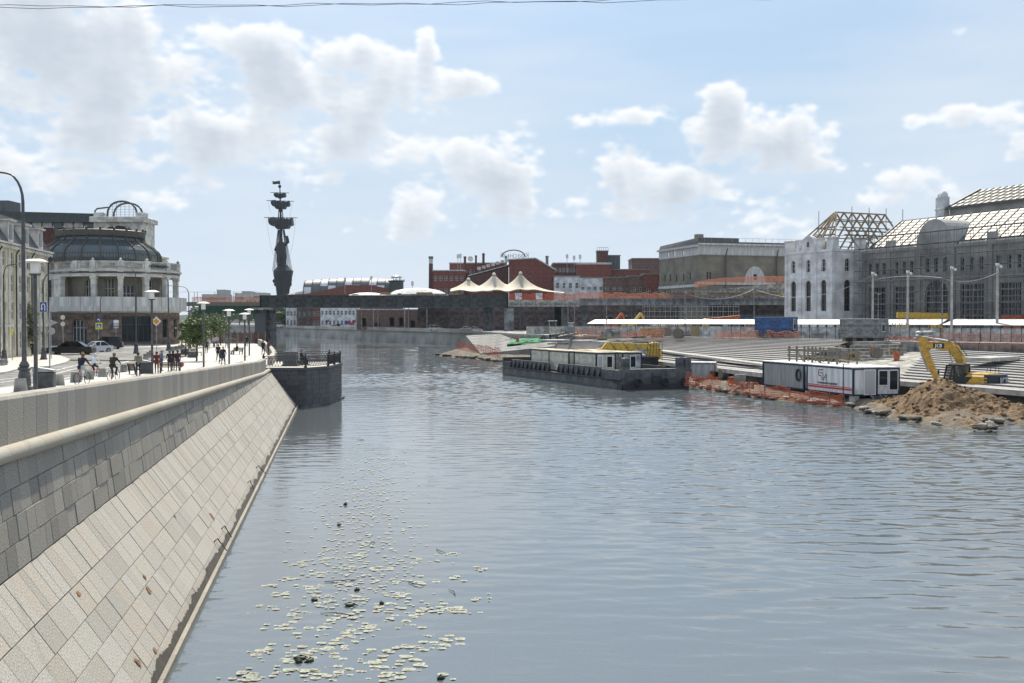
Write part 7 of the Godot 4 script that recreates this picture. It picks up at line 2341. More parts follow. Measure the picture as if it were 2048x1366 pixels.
	var hgt := func(x: float, d: float) -> float:
		var p := Vector2(x, d)
		var best := 999.0
		for i in 8: best = minf(best, p.distance_to(Geometry2D.get_closest_point_to_segment(p, shore[i], shore[i + 1])))
		for i in [21, 22]: best = minf(best, p.distance_to(Geometry2D.get_closest_point_to_segment(p, shore[i], shore[(i + 1) % 23])))
		if not Geometry2D.is_point_in_polygon(p, shore): best = -best
		var h := 2.0 * exp(-(pow((x - 33.8) / 3.1, 2) + pow((d - 85.5) / 3.6, 2))) + 0.55 * exp(-(pow((x - 36.8) / 2.6, 2) + pow((d - 81.5) / 2.5, 2))) + 0.9 * exp(-(pow((x - 31.0) / 2.4, 2) + pow((d - 82.5) / 3.5, 2)))
		var rim := smoothstep(-0.5, 1.4, best)
		return lerpf(-0.7, 0.45, rim) + h * smoothstep(0.2, 3.0, best) + (0.45 * nm.get_noise_2d(x, d) + 0.22 * nr.get_noise_2d(x, d)) * rim
	mb = MB.new()
	var nx := 100
	var nd := 104
	var cell := 0.22
	var g := []
	for j in nd + 1:
		for i in nx + 1: g.append(V(26.2 + i * cell, hgt.call(26.2 + i * cell, 73.5 + j * cell), 73.5 + j * cell))
	for j in nd:
		for i in nx:
			var a := j * (nx + 1) + i
			var s := nm.get_noise_2d(i * 0.35 + 50.0, j * 0.35) + 0.6 * nr.get_noise_2d(i * 0.3, j * 0.3)
			mb.col = Color(1.75, 1.95, 2.3) if s > 0.12 else (Color(0.8, 0.78, 0.75) if s < -0.25 else Color(1.1, 1.08, 1.05))
			mb.quad(g[a], g[a + 1], g[a + nx + 2], g[a + nx + 1])
	tag(obj("soil_mound", mb, M.soil), "heap of brown soil and sand spilling into the water under the excavator", "soil heap")
	var clods := MB.new()
	for i in 420:
		var x := rng.randf_range(27.5, 44.0)
		var d := rng.randf_range(75.0, 92.0)
		var h: float = hgt.call(x, d)
		if h < 0.1: continue
		var r := rng.randf_range(0.05, 0.2)
		clods.col = [Color(1, 1, 1), Color(1.6, 1.7, 1.9), Color(0.7, 0.68, 0.65)][i % 3]
		clods.blob(V(x, h + r * 0.3, d), Vector3(r, r * 0.7, r), 0.7, nr, 6, 4)
	var cl := obj("soil_clods", clods, M.soil)
	stuff(cl); tag(cl, "loose clods of earth strewn over the soil heap", "clods")
	for q in [[2048, 775, 0.9, 9.0, 4.0, "white and green tarpaulin spread behind the excavator's counterweight"], [1068, 690, 2.2, 11.0, 8.0, "bright green tarpaulin draped over a heap near the bridge ramp"]]:
		mb = MB.new()
		var c := wp(q[0], q[1], q[2])
		var n := 22
		var f := func(i: int, j: int) -> Vector3:
			var u := (float(i) / n - 0.5)
			var w := (float(j) / n - 0.5)
			var edge := 1.0 - pow(maxf(absf(u), absf(w)) * 2.0, 3.0)
			return Vector3(u * q[3], 1.1 * edge + 0.35 * nm.get_noise_2d(u * 22.0, w * 16.0 + q[0]) + 0.2, w * q[4])
		for i in n:
			for j in n:
				if q[0] > 2000: mb.col = Color(14, 2.4, 4.6) if nm.get_noise_2d(i * 0.6, j * 0.5) > -0.05 else Color(1.2, 1.2, 1.2)
				mb.quad(f.call(i, j + 1), f.call(i + 1, j + 1), f.call(i + 1, j), f.call(i, j))
		var o := tag(obj("tarpaulin", mb, M.green_tarp), q[5], "tarpaulin")
		o.position = c
	var paths := [[V(pX(1176, 212), 4.3, 212), V(pX(1520, 188), 4.3, 188), 20, "long white roofed walkway left of the blue cabin"], [V(pX(1522, 187), 4.3, 187), V(pX(1880, 163), 4.3, 163), 20, "white roofed walkway in front of the white tower and hall"], [V(pX(1886, 160), 4.3, 160), V(pX(2110, 143), 4.3, 143), 11, "nearest white roofed walkway at the right edge"]]
	for q in paths:
		t = thing("covered_walkway", q[3], "walkway", q[0], 0, "covered walkways along the street")
		var a := Vector3.ZERO
		var b: Vector3 = q[1] - q[0]
		var n: int = q[2]
		var back := Vector3(b.z, 0, -b.x).normalized() * 2.2
		if back.z > 0: back = -back
		for i in n:
			var p := a.lerp(b, float(i) / n)
			var r := a.lerp(b, float(i + 1) / n)
			mb = MB.new()
			mb.col = Color(1, 1, 1) * rng.randf_range(0.93, 1.05)
			var lo := Vector3(0, 2.25, 0)
			var hi := Vector3(0, 3.05, 0)
			var fwd := -back * 0.16
			mb.hexa([p + lo + fwd, r + lo + fwd, r + hi + back, p + hi + back, p + lo + fwd + Vector3(0, 0.05, 0), r + lo + fwd + Vector3(0, 0.05, 0), r + hi + back + Vector3(0, 0.05, 0), p + hi + back + Vector3(0, 0.05, 0)])
			obj("roof_sheet", mb, M.canopy, t)
			mb = MB.new()
			mb.bar(p, p + lo, 0.12); mb.bar(p + back, p + back + hi, 0.12)
			obj("post", mb, M.steel_dark, t)
			mb = MB.new()
			mb.col = Color(1, 1, 1) * rng.randf_range(0.85, 1.1)
			mb.bar(p.lerp(r, 0.03) + Vector3(0, 0.95, 0), p.lerp(r, 0.97) + Vector3(0, 0.95, 0), 0.05, 1.85)
			obj("fence_panel", mb, M.cabin_grey, t)
	cabin("blue_cabin", "bright blue site cabin with white framed window on the street", V(pX(1552, 172), 5.2, 172), -0.62, Vector3(6.0, 2.5, 2.4), M.blue_paint, M.zinc_dirty, M.blue_paint, [[1, 0.0, 0.7, 1.0, 1.5, "window"]])
	cabin("blue_container", "dark blue container with white door far left of the white tower", V(pX(1433, 226), 4.3, 226), -0.1, Vector3(7.0, 3.2, 3.0), M.navy, M.navy, M.navy, [[0, 1.9, 0.2, 1.2, 2.5, "door"]])
	cabin("blue_container", "long blue container with two windows next to the white tower", V(pX(1520, 223), 4.3, 223), -0.08, Vector3(12.0, 3.8, 3.0), M.blue_paint, M.blue_paint, M.navy, [[0, -3.8, 1.4, 1.0, 1.4, "window"], [0, 1.2, 1.5, 0.9, 1.4, "window"]])
	cabin("grey_shed", "weathered grey metal shed with small window on the street", V(pX(1728, 152), 4.85, 152), -0.72, Vector3(5.6, 2.55, 3.0), M.zinc_dirty, M.galv, M.zinc_dirty, [[1, -0.2, 0.9, 0.9, 1.0, "window"]])
	cabin("cream_cabin", "low cream cabin roof behind the walkway beside the scaffolding", V(pX(1330, 232), 4.3, 232), 0.0, Vector3(5.8, 3.0, 2.4), M.cabin_tan, M.cabin_tan, M.cabin_tan, [[0, 1.2, 1.5, 0.5, 0.5, "window"]])
	for q in [[1552, 172.0, -0.62, 0.88, "timber bearers under the bright blue site cabin", 5.6], [1728, 152.0, -0.72, 0.53, "timber bearers under the weathered grey shed", 5.2]]:
		mb = MB.new()
		for e in 4: mb.bx(-q[5] * 0.5 + e * q[5] * 0.29, 0, -1.2, -q[5] * 0.5 + e * q[5] * 0.29 + 0.5, q[3], 1.2)
		var o := tag(obj("timber_bearer", mb, M.timber_grey), q[4], "bearers")
		o.position = V(pX(q[0], q[1]), 4.31, q[1]); o.rotation.y = q[2]
	for q in [[1348, 668, 3.0, 2.0, "large plywood crate standing left of the pallets"], [1372, 662, 2.4, 2.8, "tall plywood crate behind the large plywood crate"], [1300, 670, 3.2, 1.6, "low plywood crate beside the net on the street"]]:
		t = thing("plywood_crate", q[4], "crate", wp(q[0], q[1] + 4.0, 4.3), 0.2)
		mb = MB.new()
		mb.cbox(Vector3(0, q[3] * 0.5, 0), Vector3(q[2], q[3], 2.0), 0.02)
		obj("crate_body", mb, M.plywood, t)
		mb = MB.new()
		for x in [-0.5, -0.17, 0.17, 0.5]: mb.bx(x * q[2] - 0.06, 0, 1.0, x * q[2] + 0.06, q[3], 1.05)
		obj("battens", mb, M.timber_grey, t)
	for i in 6:
		t = thing("fence_stack", "upright stack of grey fence panels leaning on the street, %s from the crates" % ["first", "second", "third", "fourth", "fifth", "sixth"][i], "panels", wp(1395 + i * 17 + (40 if i > 3 else 0), 675, 4.3), 0.1 * sin(i * 2.0), "stacked panels on the street")
		for s in 4:
			mb = MB.new()
			mb.col = Color(1, 1, 1) * rng.randf_range(0.7, 1.15)
			mb.box(Vector3(0.1 * s, 0.95, -0.14 * s), Vector3(2.3, 1.9, 0.06), Basis(Vector3.RIGHT, -0.12))
			for e in 5: mb.box(Vector3(0.1 * s - 1.0 + e * 0.5, 0.95, -0.14 * s + 0.05), Vector3(0.06, 1.9, 0.06), Basis(Vector3.RIGHT, -0.12))
			obj("panel", mb, [M.timber, M.cabin_grey, M.tarp_white, M.galv, M.cabin_grey, M.zinc_dirty][i], t)
	t = thing("wrapped_pallet", "white foil wrapped pallet standing left of the grey shed", "pallet", wp(1660, 677, 4.3), 0.1)
	mb = MB.new()
	mb.cbox(Vector3(0, 0.85, 0), Vector3(1.3, 1.5, 1.1), 0.15)
	mb.blob(Vector3(0, 1.6, 0), Vector3(0.85, 0.25, 0.65), 0.5, ns, 10, 6)
	obj("wrapped_load", mb, M.tarp_white, t)
	mb = MB.new()
	for y in [0.02, 0.14]: mb.bx(-0.65, y - 0.02, -0.55, 0.65, y + 0.02, 0.55)
	obj("pallet_base", mb, M.timber_grey, t)
	t = thing("kerbstone_stack", "low stack of grey kerbstones left of the wrapped pallet", "stones", wp(1637, 677, 4.3), 0.05)
	for i in 12:
		mb = MB.new()
		mb.cbox(Vector3(0.0, 0.14 + (i / 3) * 0.2, -0.4 + (i % 3) * 0.4), Vector3(2.0, 0.18, 0.34), 0.02)
		obj("kerbstone", mb, M.concrete, t)
	for i in 9:
		mb = MB.new()
		mb.col = Color(1, 1, 1) * rng.randf_range(0.8, 1.1)
		mb.blob(Vector3.ZERO, Vector3(0.8, 0.28, 0.5), 0.35, ns, 10, 6)
		var o := tag(obj("cement_bag", mb, M.tarp_white), "pale bulging bag in the heap beside the grey shed", "bag", "bags heaped by the grey shed")
		o.position = wp(1850, 681, 4.3) + Vector3(-0.8 + (i % 3) * 0.8, 0.25 + (i / 3) * 0.45, 0.2 * sin(i * 2.0)); o.rotation.y = i * 1.3
	scaffold("small scaffold frame right of the grey shed", wp(1772, 683, 4.3), wp(1812, 683, 4.3), 2.0, 3, 3, 1.0, M.pole_light, 0.04, false)
	for q in [[1745, 548, 172.0], [1815, 545, 165.0], [1903, 537, 158.0], [1994, 531, 152.0]]:
		t = thing("concrete_post", "tall pale concrete post before the hall, %s from the tower" % ["first", "second", "third", "fourth"][int((q[0] - 1740) / 80)], "post", V(pX(q[0], q[2]), 4.3, q[2]), 0, "pale posts before the hall")
		var h: float = pY(q[1], q[2]) - 4.3
		mb = MB.new()
		mb.tube([Vector3.ZERO, Vector3(0, h, 0)], [0.2, 0.16], 10)
		obj("shaft", mb, M.concrete_light, t)
		mb = MB.new()
		mb.cbox(Vector3(0, h + 0.1, 0), Vector3(0.45, 0.35, 0.4), 0.05)
		mb.blob(Vector3(0.35, h - 0.2, 0.3), Vector3(0.25, 0.2, 0.2), 0.1, ns, 8, 5)
		obj("lamp_cluster", mb, M.white_paint, t)
	for q in [[1508, 576, 195.0], [1370, 584, 190.0], [1884, 555, 150.0], [1756, 588, 168.0], [1136, 606, 200.0], [1213, 598, 200.0], [1149, 612, 190.0]]:
		mb = MB.new()
		var h: float = pY(q[1], q[2]) - 4.3
		mb.tube([Vector3.ZERO, Vector3(0, h, 0)], [0.09, 0.07], 7)
		mb.box(Vector3(0.1, h, 0.1), Vector3(0.4, 0.25, 0.3))
		var o := tag(obj("work_light_pole", mb, M.zinc_dirty), "thin grey work light pole on the building site", "pole", "work light poles")
		o.position = V(pX(q[0], q[2]), 4.3, q[2])
	for q in [[[1508, 578, 195.0], [1745, 550, 172.0], 2.4], [[1370, 586, 190.0], [1508, 578, 195.0], 1.4], [[1745, 560, 172.0], [1884, 556, 150.0], -0.4], [[1884, 557, 150.0], [1994, 545, 152.0], 0.8]]:
		mb = MB.new()
		mb.tube(sag(at(q[0][0], q[0][1], q[0][2]), at(q[1][0], q[1][1], q[1][2]), q[2], 12), [0.035], 5)
		tag(obj("site_cable", mb, M.pole_light), "sagging pale cable strung between site poles, %s in the row" % ORD[names["site_cable"]], "cable", "cables on the site")
	t = thing("tipper_skip", "orange tipper body behind the walkway left of the blue cabin", "tipper", V(pX(1448, 205), 4.3, 205), 0.0)
	mb = MB.new()
	mb.prism([Vector2(-2.9, 2.2), Vector2(2.3, 2.2), Vector2(2.9, 3.9), Vector2(-3.1, 3.3)], -1.2, 1.2)
	obj("skip", mb, M.orange, t)
	mb = MB.new()
	mb.cbox(Vector3(0, 1.6, 0), Vector3(5.8, 0.5, 1.2), 0.05)
	mb.cbox(Vector3(-3.4, 2.2, 0), Vector3(1.0, 2.2, 2.2), 0.2)
	obj("chassis", mb, M.crane_yellow, t)
	for x in [-2.6, 0.8, 2.0]:
		mb = MB.new()
		mb.tube([Vector3(x, 0.55, 1.0), Vector3(x, 0.55, 1.35)], [0.55], 14)
		obj("wheel", mb, M.rubber, t)
	t = thing("brick_stack", "long low orange stack behind the walkway right of the tipper", "stack", V(pX(1527, 205), 4.3, 205))
	for i in 5:
		mb = MB.new()
		mb.cbox(Vector3(-2.6 + i * 1.3, 1.6, 0), Vector3(1.24, 3.2, 1.2), 0.04)
		obj("brick_pallet", mb, M.orange if i == 0 else M.brick_brown, t)
	t = thing("truck_crane", "yellow truck crane parked before the grey hall", "crane", V(pX(1848, 176), 4.3, 176), -0.1)
	mb = MB.new()
	mb.hexa([Vector3(-4.2, 3.3, 0.5), Vector3(3.6, 3.1, 0.5), Vector3(3.6, 3.1, -0.5), Vector3(-4.2, 3.3, -0.5), Vector3(-4.2, 4.3, 0.5), Vector3(3.6, 4.1, 0.5), Vector3(3.6, 4.1, -0.5), Vector3(-4.2, 4.3, -0.5)])
	obj("boom", mb, M.crane_yellow, t)
	mb = MB.new()
	mb.cbox(Vector3(1.8, 2.5, 0), Vector3(2.2, 1.6, 2.2), 0.15)
	obj("crane_cab", mb, M.crane_yellow, t)
	mb = MB.new()
	mb.cbox(Vector3(-3.2, 2.0, 0), Vector3(1.8, 1.6, 2.3), 0.2)
	obj("driver_cab", mb, M.crane_yellow, t)
	mb = MB.new()
	mb.cbox(Vector3(0, 1.25, 0), Vector3(8.0, 0.7, 2.3), 0.1)
	obj("carrier", mb, M.orange, t)
	for x in [-3.0, -1.6, 1.4, 2.8]:
		mb = MB.new()
		mb.tube([Vector3(x, 0.55, 0.9), Vector3(x, 0.55, 1.25)], [0.55], 14)
		obj("wheel", mb, M.rubber, t)
	t = thing("warning_board", "red and white striped warning board before the hall", "sign", V(pX(1922, 166), 4.3, 166))
	mb = MB.new()
	mb.bx(-0.75, 2.2, 0, 0.75, 3.2, 0.08); mb.bx(-0.05, 0, 0.02, 0.05, 2.2, 0.06)
	obj("board", mb, M.sign_white, t)
	mb = MB.new()
	for i in 4:
		var x := -0.62 + i * 0.36
		mb.prism([Vector2(x, 2.22), Vector2(x + 0.16, 2.22), Vector2(x + 0.3, 3.18), Vector2(x + 0.14, 3.18)], 0.085, 0.095)
	obj("stripe", mb, M.red, t)
	cabin("orange_container", "orange container half cut off by the right edge before the hall", V(pX(2040, 165), 4.3, 165), -0.3, Vector3(5.0, 3.6, 2.4), M.orange, M.orange, M.orange, [], "container")
	clutter()
	for q in [[1220, 640, 265.0, M.orange, "orange loader arm and body under the bridge, left one"], [1258, 638, 262.0, M.crane_yellow, "yellow digger under the bridge beside the scaffolding"]]:
		t = thing("digger", q[4], "digger", V(pX(q[0], q[2]), 4.3, q[2]), 0.4)
		mb = MB.new()
		mb.cbox(Vector3(0, 1.9, 0), Vector3(3.2, 1.6, 2.2), 0.2)
		obj("body", mb, q[3], t)
		mb = MB.new()
		mb.bar(Vector3(1.0, 2.2, 0), Vector3(3.2, 4.6, 0), 0.4, 0.6); mb.bar(Vector3(3.2, 4.6, 0), Vector3(4.6, 2.2, 0), 0.3, 0.45)
		obj("arm", mb, q[3], t)
		mb = MB.new()
		mb.cbox(Vector3(0, 0.55, 0.9), Vector3(3.6, 0.9, 0.6), 0.25); mb.cbox(Vector3(0, 0.55, -0.9), Vector3(3.6, 0.9, 0.6), 0.25)
		obj("tracks", mb, M.rubber, t)
		mb = MB.new()
		mb.cbox(Vector3(-0.4, 3.3, 0.4), Vector3(1.5, 1.4, 1.2), 0.15)
		obj("cab_glass", mb, M.glass_dark, t)
	t = thing("roller", "small machine with flat white canopy under the bridge", "roller", V(pX(1105, 268), 3.9, 268))
	mb = MB.new()
	mb.cbox(Vector3(0, 1.1, 0), Vector3(2.6, 1.1, 1.4), 0.15)
	obj("body", mb, M.crane_yellow, t)
	mb = MB.new()
	for x in [-0.8, 0.8]: mb.bar(Vector3(x, 1.6, 0.5), Vector3(x, 3.1, 0.5), 0.08)
	mb.cbox(Vector3(0, 3.2, 0), Vector3(2.2, 0.16, 1.6), 0.05)
	obj("canopy", mb, M.white_paint, t)
	for x in [-1.2, 1.2]:
		mb = MB.new()
		mb.tube([Vector3(x, 0.6, -0.7), Vector3(x, 0.6, 0.7)], [0.6], 14)
		obj("drum", mb, M.zinc_dirty, t)
	mb = MB.new()
	mb.cbox(Vector3(0, 1.1, 0), Vector3(1.2, 2.2, 1.2), 0.06)
	mb.cbox(Vector3(0, 2.3, 0), Vector3(1.4, 0.3, 1.4), 0.1)
	var wc := tag(obj("portable_toilet", mb, M.cabin_grey), "grey portable toilet with white cap under the bridge", "toilet")
	wc.position = V(pX(1141, 255), 4.3, 255)
	for i in 9:
		t = thing("mesh_panel", "upright wire fence panel near the bridge pier, %s from the left" % ORD[i], "fence panel", V(pX(1062 + i * 15, 236), 4.1, 236 - (i % 2) * 3), 0.15 * sin(i * 3.0), "wire fence panels near the bridge pier")
		mb = MB.new()
		for e in 9: mb.bar(Vector3(-1.0 + e * 0.25, 0, 0), Vector3(-1.0 + e * 0.25, 1.9, 0), 0.05)
		for y in [0.1, 1.0, 1.85]: mb.bar(Vector3(-1.05, y, 0), Vector3(1.05, y, 0), 0.06)
		obj("wire", mb, M.pole_light, t)
		mb = MB.new()
		mb.bx(-0.98, 0.15, -0.05, 0.98, 1.75, -0.03)
		obj("sheet", mb, [M.cabin_tan, M.cabin_grey, M.zinc_dirty][i % 3], t)

func make_excavator() -> void:
	var B := V(38.4, 0.5, 92)
	var t := thing("excavator", "yellow and black tracked excavator with raised arm on the soil heap", "excavator", B, 2.28)
	for s in [-1.05, 1.05]:
		var mb := MB.new()
		var pr := []
		for k in 9: pr.append(Vector2(1.55 + 0.42 * sin(PI * k / 8.0), 0.42 - 0.42 * cos(PI * k / 8.0)))
		for k in 9: pr.append(Vector2(-1.55 - 0.42 * sin(PI * k / 8.0), 0.42 + 0.42 * cos(PI * k / 8.0)))
		mb.prism(pr, s - 0.28, s + 0.28)
		var tr := obj("track", mb, M.rubber, t)
		mb = MB.new()
		for k in 16:
			mb.box(Vector3(-1.5 + k * 0.2, 0.86, s), Vector3(0.1, 0.06, 0.58)); mb.box(Vector3(-1.5 + k * 0.2, -0.02, s), Vector3(0.1, 0.06, 0.58))
		obj("track_pads", mb, M.soil, tr)
		mb = MB.new()
		for x in [-1.5, -0.75, 0.0, 0.75, 1.5]: mb.tube([Vector3(x, 0.42, s - 0.31), Vector3(x, 0.42, s + 0.31)], [0.26], 12)
		obj("rollers", mb, M.steel_dark, tr)
	var mb := MB.new()
	mb.cbox(Vector3(0, 0.75, 0), Vector3(1.8, 0.5, 1.5), 0.1)
	mb.tube([Vector3(0, 0.9, 0), Vector3(0, 1.12, 0)], [0.75], 16)
	obj("undercarriage", mb, M.black_iron, t)
	mb = MB.new()
	mb.cbox(Vector3(-0.55, 1.22, 0), Vector3(3.9, 0.22, 2.5), 0.06)
	obj("deck", mb, M.black_iron, t)
	mb = MB.new()
	mb.cbox(Vector3(-1.15, 1.78, 0), Vector3(2.2, 0.95, 2.46), 0.12)
	mb.cbox(Vector3(-1.1, 2.32, 0.0), Vector3(1.9, 0.2, 1.9), 0.08)
	mb.cbox(Vector3(0.7, 1.7, 0.78), Vector3(1.7, 0.8, 0.85), 0.1)
	obj("engine_cover", mb, M.yellow, t)
	mb = MB.new()
	mb.prism([Vector2(-0.02, 1.35), Vector2(-0.02, 2.1), Vector2(-0.75, 2.1)], -1.25, -1.235)
	obj("black_flash", mb, M.ink, t)
	mb = MB.new()
	var cw := [Vector2(-1.75, -1.26), Vector2(-2.3, -1.26), Vector2(-2.66, -0.95), Vector2(-2.8, -0.4), Vector2(-2.8, 0.4), Vector2(-2.66, 0.95), Vector2(-2.3, 1.26), Vector2(-1.75, 1.26)]
	mb.prism(cw, 1.2, 2.32, Transform3D(Basis(Vector3(1, 0, 0), Vector3(0, 0, 1), Vector3(0, 1, 0)), Vector3.ZERO))
	obj("counterweight", mb, M.ink, t)
	mb = MB.new()
	for k in 3: mb.prism([Vector2(-2.02, 1.4 + k * 0.26), Vector2(-1.9, 1.5 + k * 0.26), Vector2(-1.78, 1.4 + k * 0.26), Vector2(-1.78, 1.5 + k * 0.26), Vector2(-1.9, 1.6 + k * 0.26), Vector2(-2.02, 1.5 + k * 0.26)], -1.285, -1.272)
	obj("chevrons", mb, M.yellow, t)
	var tx := obj("lettering", text_mesh("JCB", 0.92, 0.05), M.sign_back, t)
	tx.position = Vector3(-2.84, 1.76, 0.0); tx.rotation.y = -PI / 2
	mb = MB.new()
	var prof := [Vector2(0.0, 1.32), Vector2(1.65, 1.32), Vector2(1.72, 1.9), Vector2(1.5, 2.95), Vector2(1.25, 3.05), Vector2(0.05, 3.05), Vector2(0.0, 2.9)]
	for z in [-1.2, -0.18]:
		for i in prof.size():
			var p: Vector2 = prof[i]
			var q: Vector2 = prof[(i + 1) % prof.size()]
			mb.bar(Vector3(p.x, p.y, z), Vector3(q.x, q.y, z), 0.1, 0.1)
		mb.bar(Vector3(0.85, 1.32, z), Vector3(0.85, 3.05, z), 0.09)
		mb.bar(Vector3(0.0, 1.95, z), Vector3(0.85, 1.95, z), 0.07)
	for p in prof: mb.bar(Vector3(p.x, p.y, -1.2), Vector3(p.x, p.y, -0.18), 0.1)
	mb.bx(0.0, 1.3, -1.22, 0.8, 1.9, -1.17)
	mb.cbox(Vector3(0.65, 3.1, -0.69), Vector3(1.35, 0.1, 1.1), 0.04)
	obj("cab_frame", mb, M.black_iron, t)
	mb = MB.new()
	mb.prism(prof, -1.18, -1.165); mb.prism(prof, -0.2, -0.185)
	mb.quad(Vector3(1.66, 1.35, -0.2), Vector3(1.66, 1.35, -1.17), Vector3(1.48, 2.95, -1.17), Vector3(1.48, 2.95, -0.2))
	mb.quad(Vector3(0.02, 1.35, -1.17), Vector3(0.02, 1.35, -0.2), Vector3(0.02, 3.0, -0.2), Vector3(0.02, 3.0, -1.17))
	obj("cab_glass", mb, M.glass_cab, t)
	mb = MB.new()
	mb.cbox(Vector3(0.45, 1.75, -0.7), Vector3(0.5, 0.14, 0.5), 0.04); mb.cbox(Vector3(0.22, 2.1, -0.7), Vector3(0.14, 0.7, 0.5), 0.04)
	obj("seat", mb, M.rubber, t)
	mb = MB.new()
	mb.bar(Vector3(1.75, 2.4, -1.2), Vector3(2.1, 2.4, -1.35), 0.04); mb.cbox(Vector3(2.12, 2.4, -1.38), Vector3(0.08, 0.36, 0.2), 0.02)
	obj("mirror", mb, M.black_iron, t)
	mb = MB.new()
	for x in [-1.9, -1.2]: mb.tube([Vector3(x, 2.35, 1.0), Vector3(x, 3.0, 1.0), Vector3(x + 0.2, 3.05, 1.0), Vector3(x + 0.35, 2.35, 1.0)], [0.025], 5)
	obj("grab_rail", mb, M.black_iron, t)
	mb = MB.new()
	mb.prism([Vector2(0.1, 1.5), Vector2(0.55, 1.45), Vector2(1.45, 3.5), Vector2(2.0, 4.15), Vector2(4.3, 4.42), Vector2(4.5, 4.6), Vector2(4.45, 4.85), Vector2(4.2, 4.92), Vector2(1.9, 4.95), Vector2(1.25, 4.55), Vector2(0.75, 3.7)], -0.02, 0.46)
	obj("boom", mb, M.yellow, t)
	mb = MB.new()
	mb.prism([Vector2(4.1, 5.2), Vector2(4.5, 5.4), Vector2(4.75, 5.1), Vector2(4.6, 4.3), Vector2(3.2, 1.4), Vector2(2.8, 1.4), Vector2(3.0, 2.0), Vector2(3.95, 4.2)], 0.04, 0.40)
	obj("stick", mb, M.yellow, t)
	mb = MB.new()
	mb.tube([Vector3(0.95, 1.6, -0.1), Vector3(1.5, 3.0, -0.1)], [0.11], 8)
	mb.tube([Vector3(1.5, 3.0, -0.1), Vector3(1.95, 4.3, -0.1)], [0.06], 8)
	mb.tube([Vector3(2.1, 4.98, 0.22), Vector3(3.3, 5.15, 0.22)], [0.12], 8)
	mb.tube([Vector3(3.3, 5.15, 0.22), Vector3(4.35, 5.35, 0.22)], [0.07], 8)
	mb.tube([Vector3(4.8, 4.5, 0.22), Vector3(3.9, 2.3, 0.22)], [0.09], 8)
	obj("ram", mb, M.metal_rim, t)
	mb = MB.new()
	mb.tube([Vector3(0.6, 3.8, 0.5), Vector3(1.3, 4.75, 0.55), Vector3(2.0, 5.1, 0.5), Vector3(4.0, 5.2, 0.45)], [0.03], 5)
	mb.tube([Vector3(0.7, 3.8, -0.06), Vector3(1.25, 4.7, -0.1), Vector3(2.0, 5.05, -0.06)], [0.03], 5)
	obj("hoses", mb, M.rubber, t)
	mb = MB.new()
	mb.bx(2.35, 4.38, -0.035, 3.35, 4.82, -0.02)
	obj("decal", mb, M.ink, t)
	tx = obj("lettering", text_mesh("JCB", 0.4, 0.02), M.sign_white, t)
	tx.position = Vector3(2.85, 4.6, -0.045); tx.rotation.y = PI
	mb = MB.new()
	mb.prism([Vector2(2.5, 1.4), Vector2(3.3, 1.5), Vector2(3.4, 0.7), Vector2(2.8, 0.2), Vector2(2.1, 0.5), Vector2(2.3, 1.0)], -0.35, 0.8)
	obj("bucket", mb, M.black_iron, t)

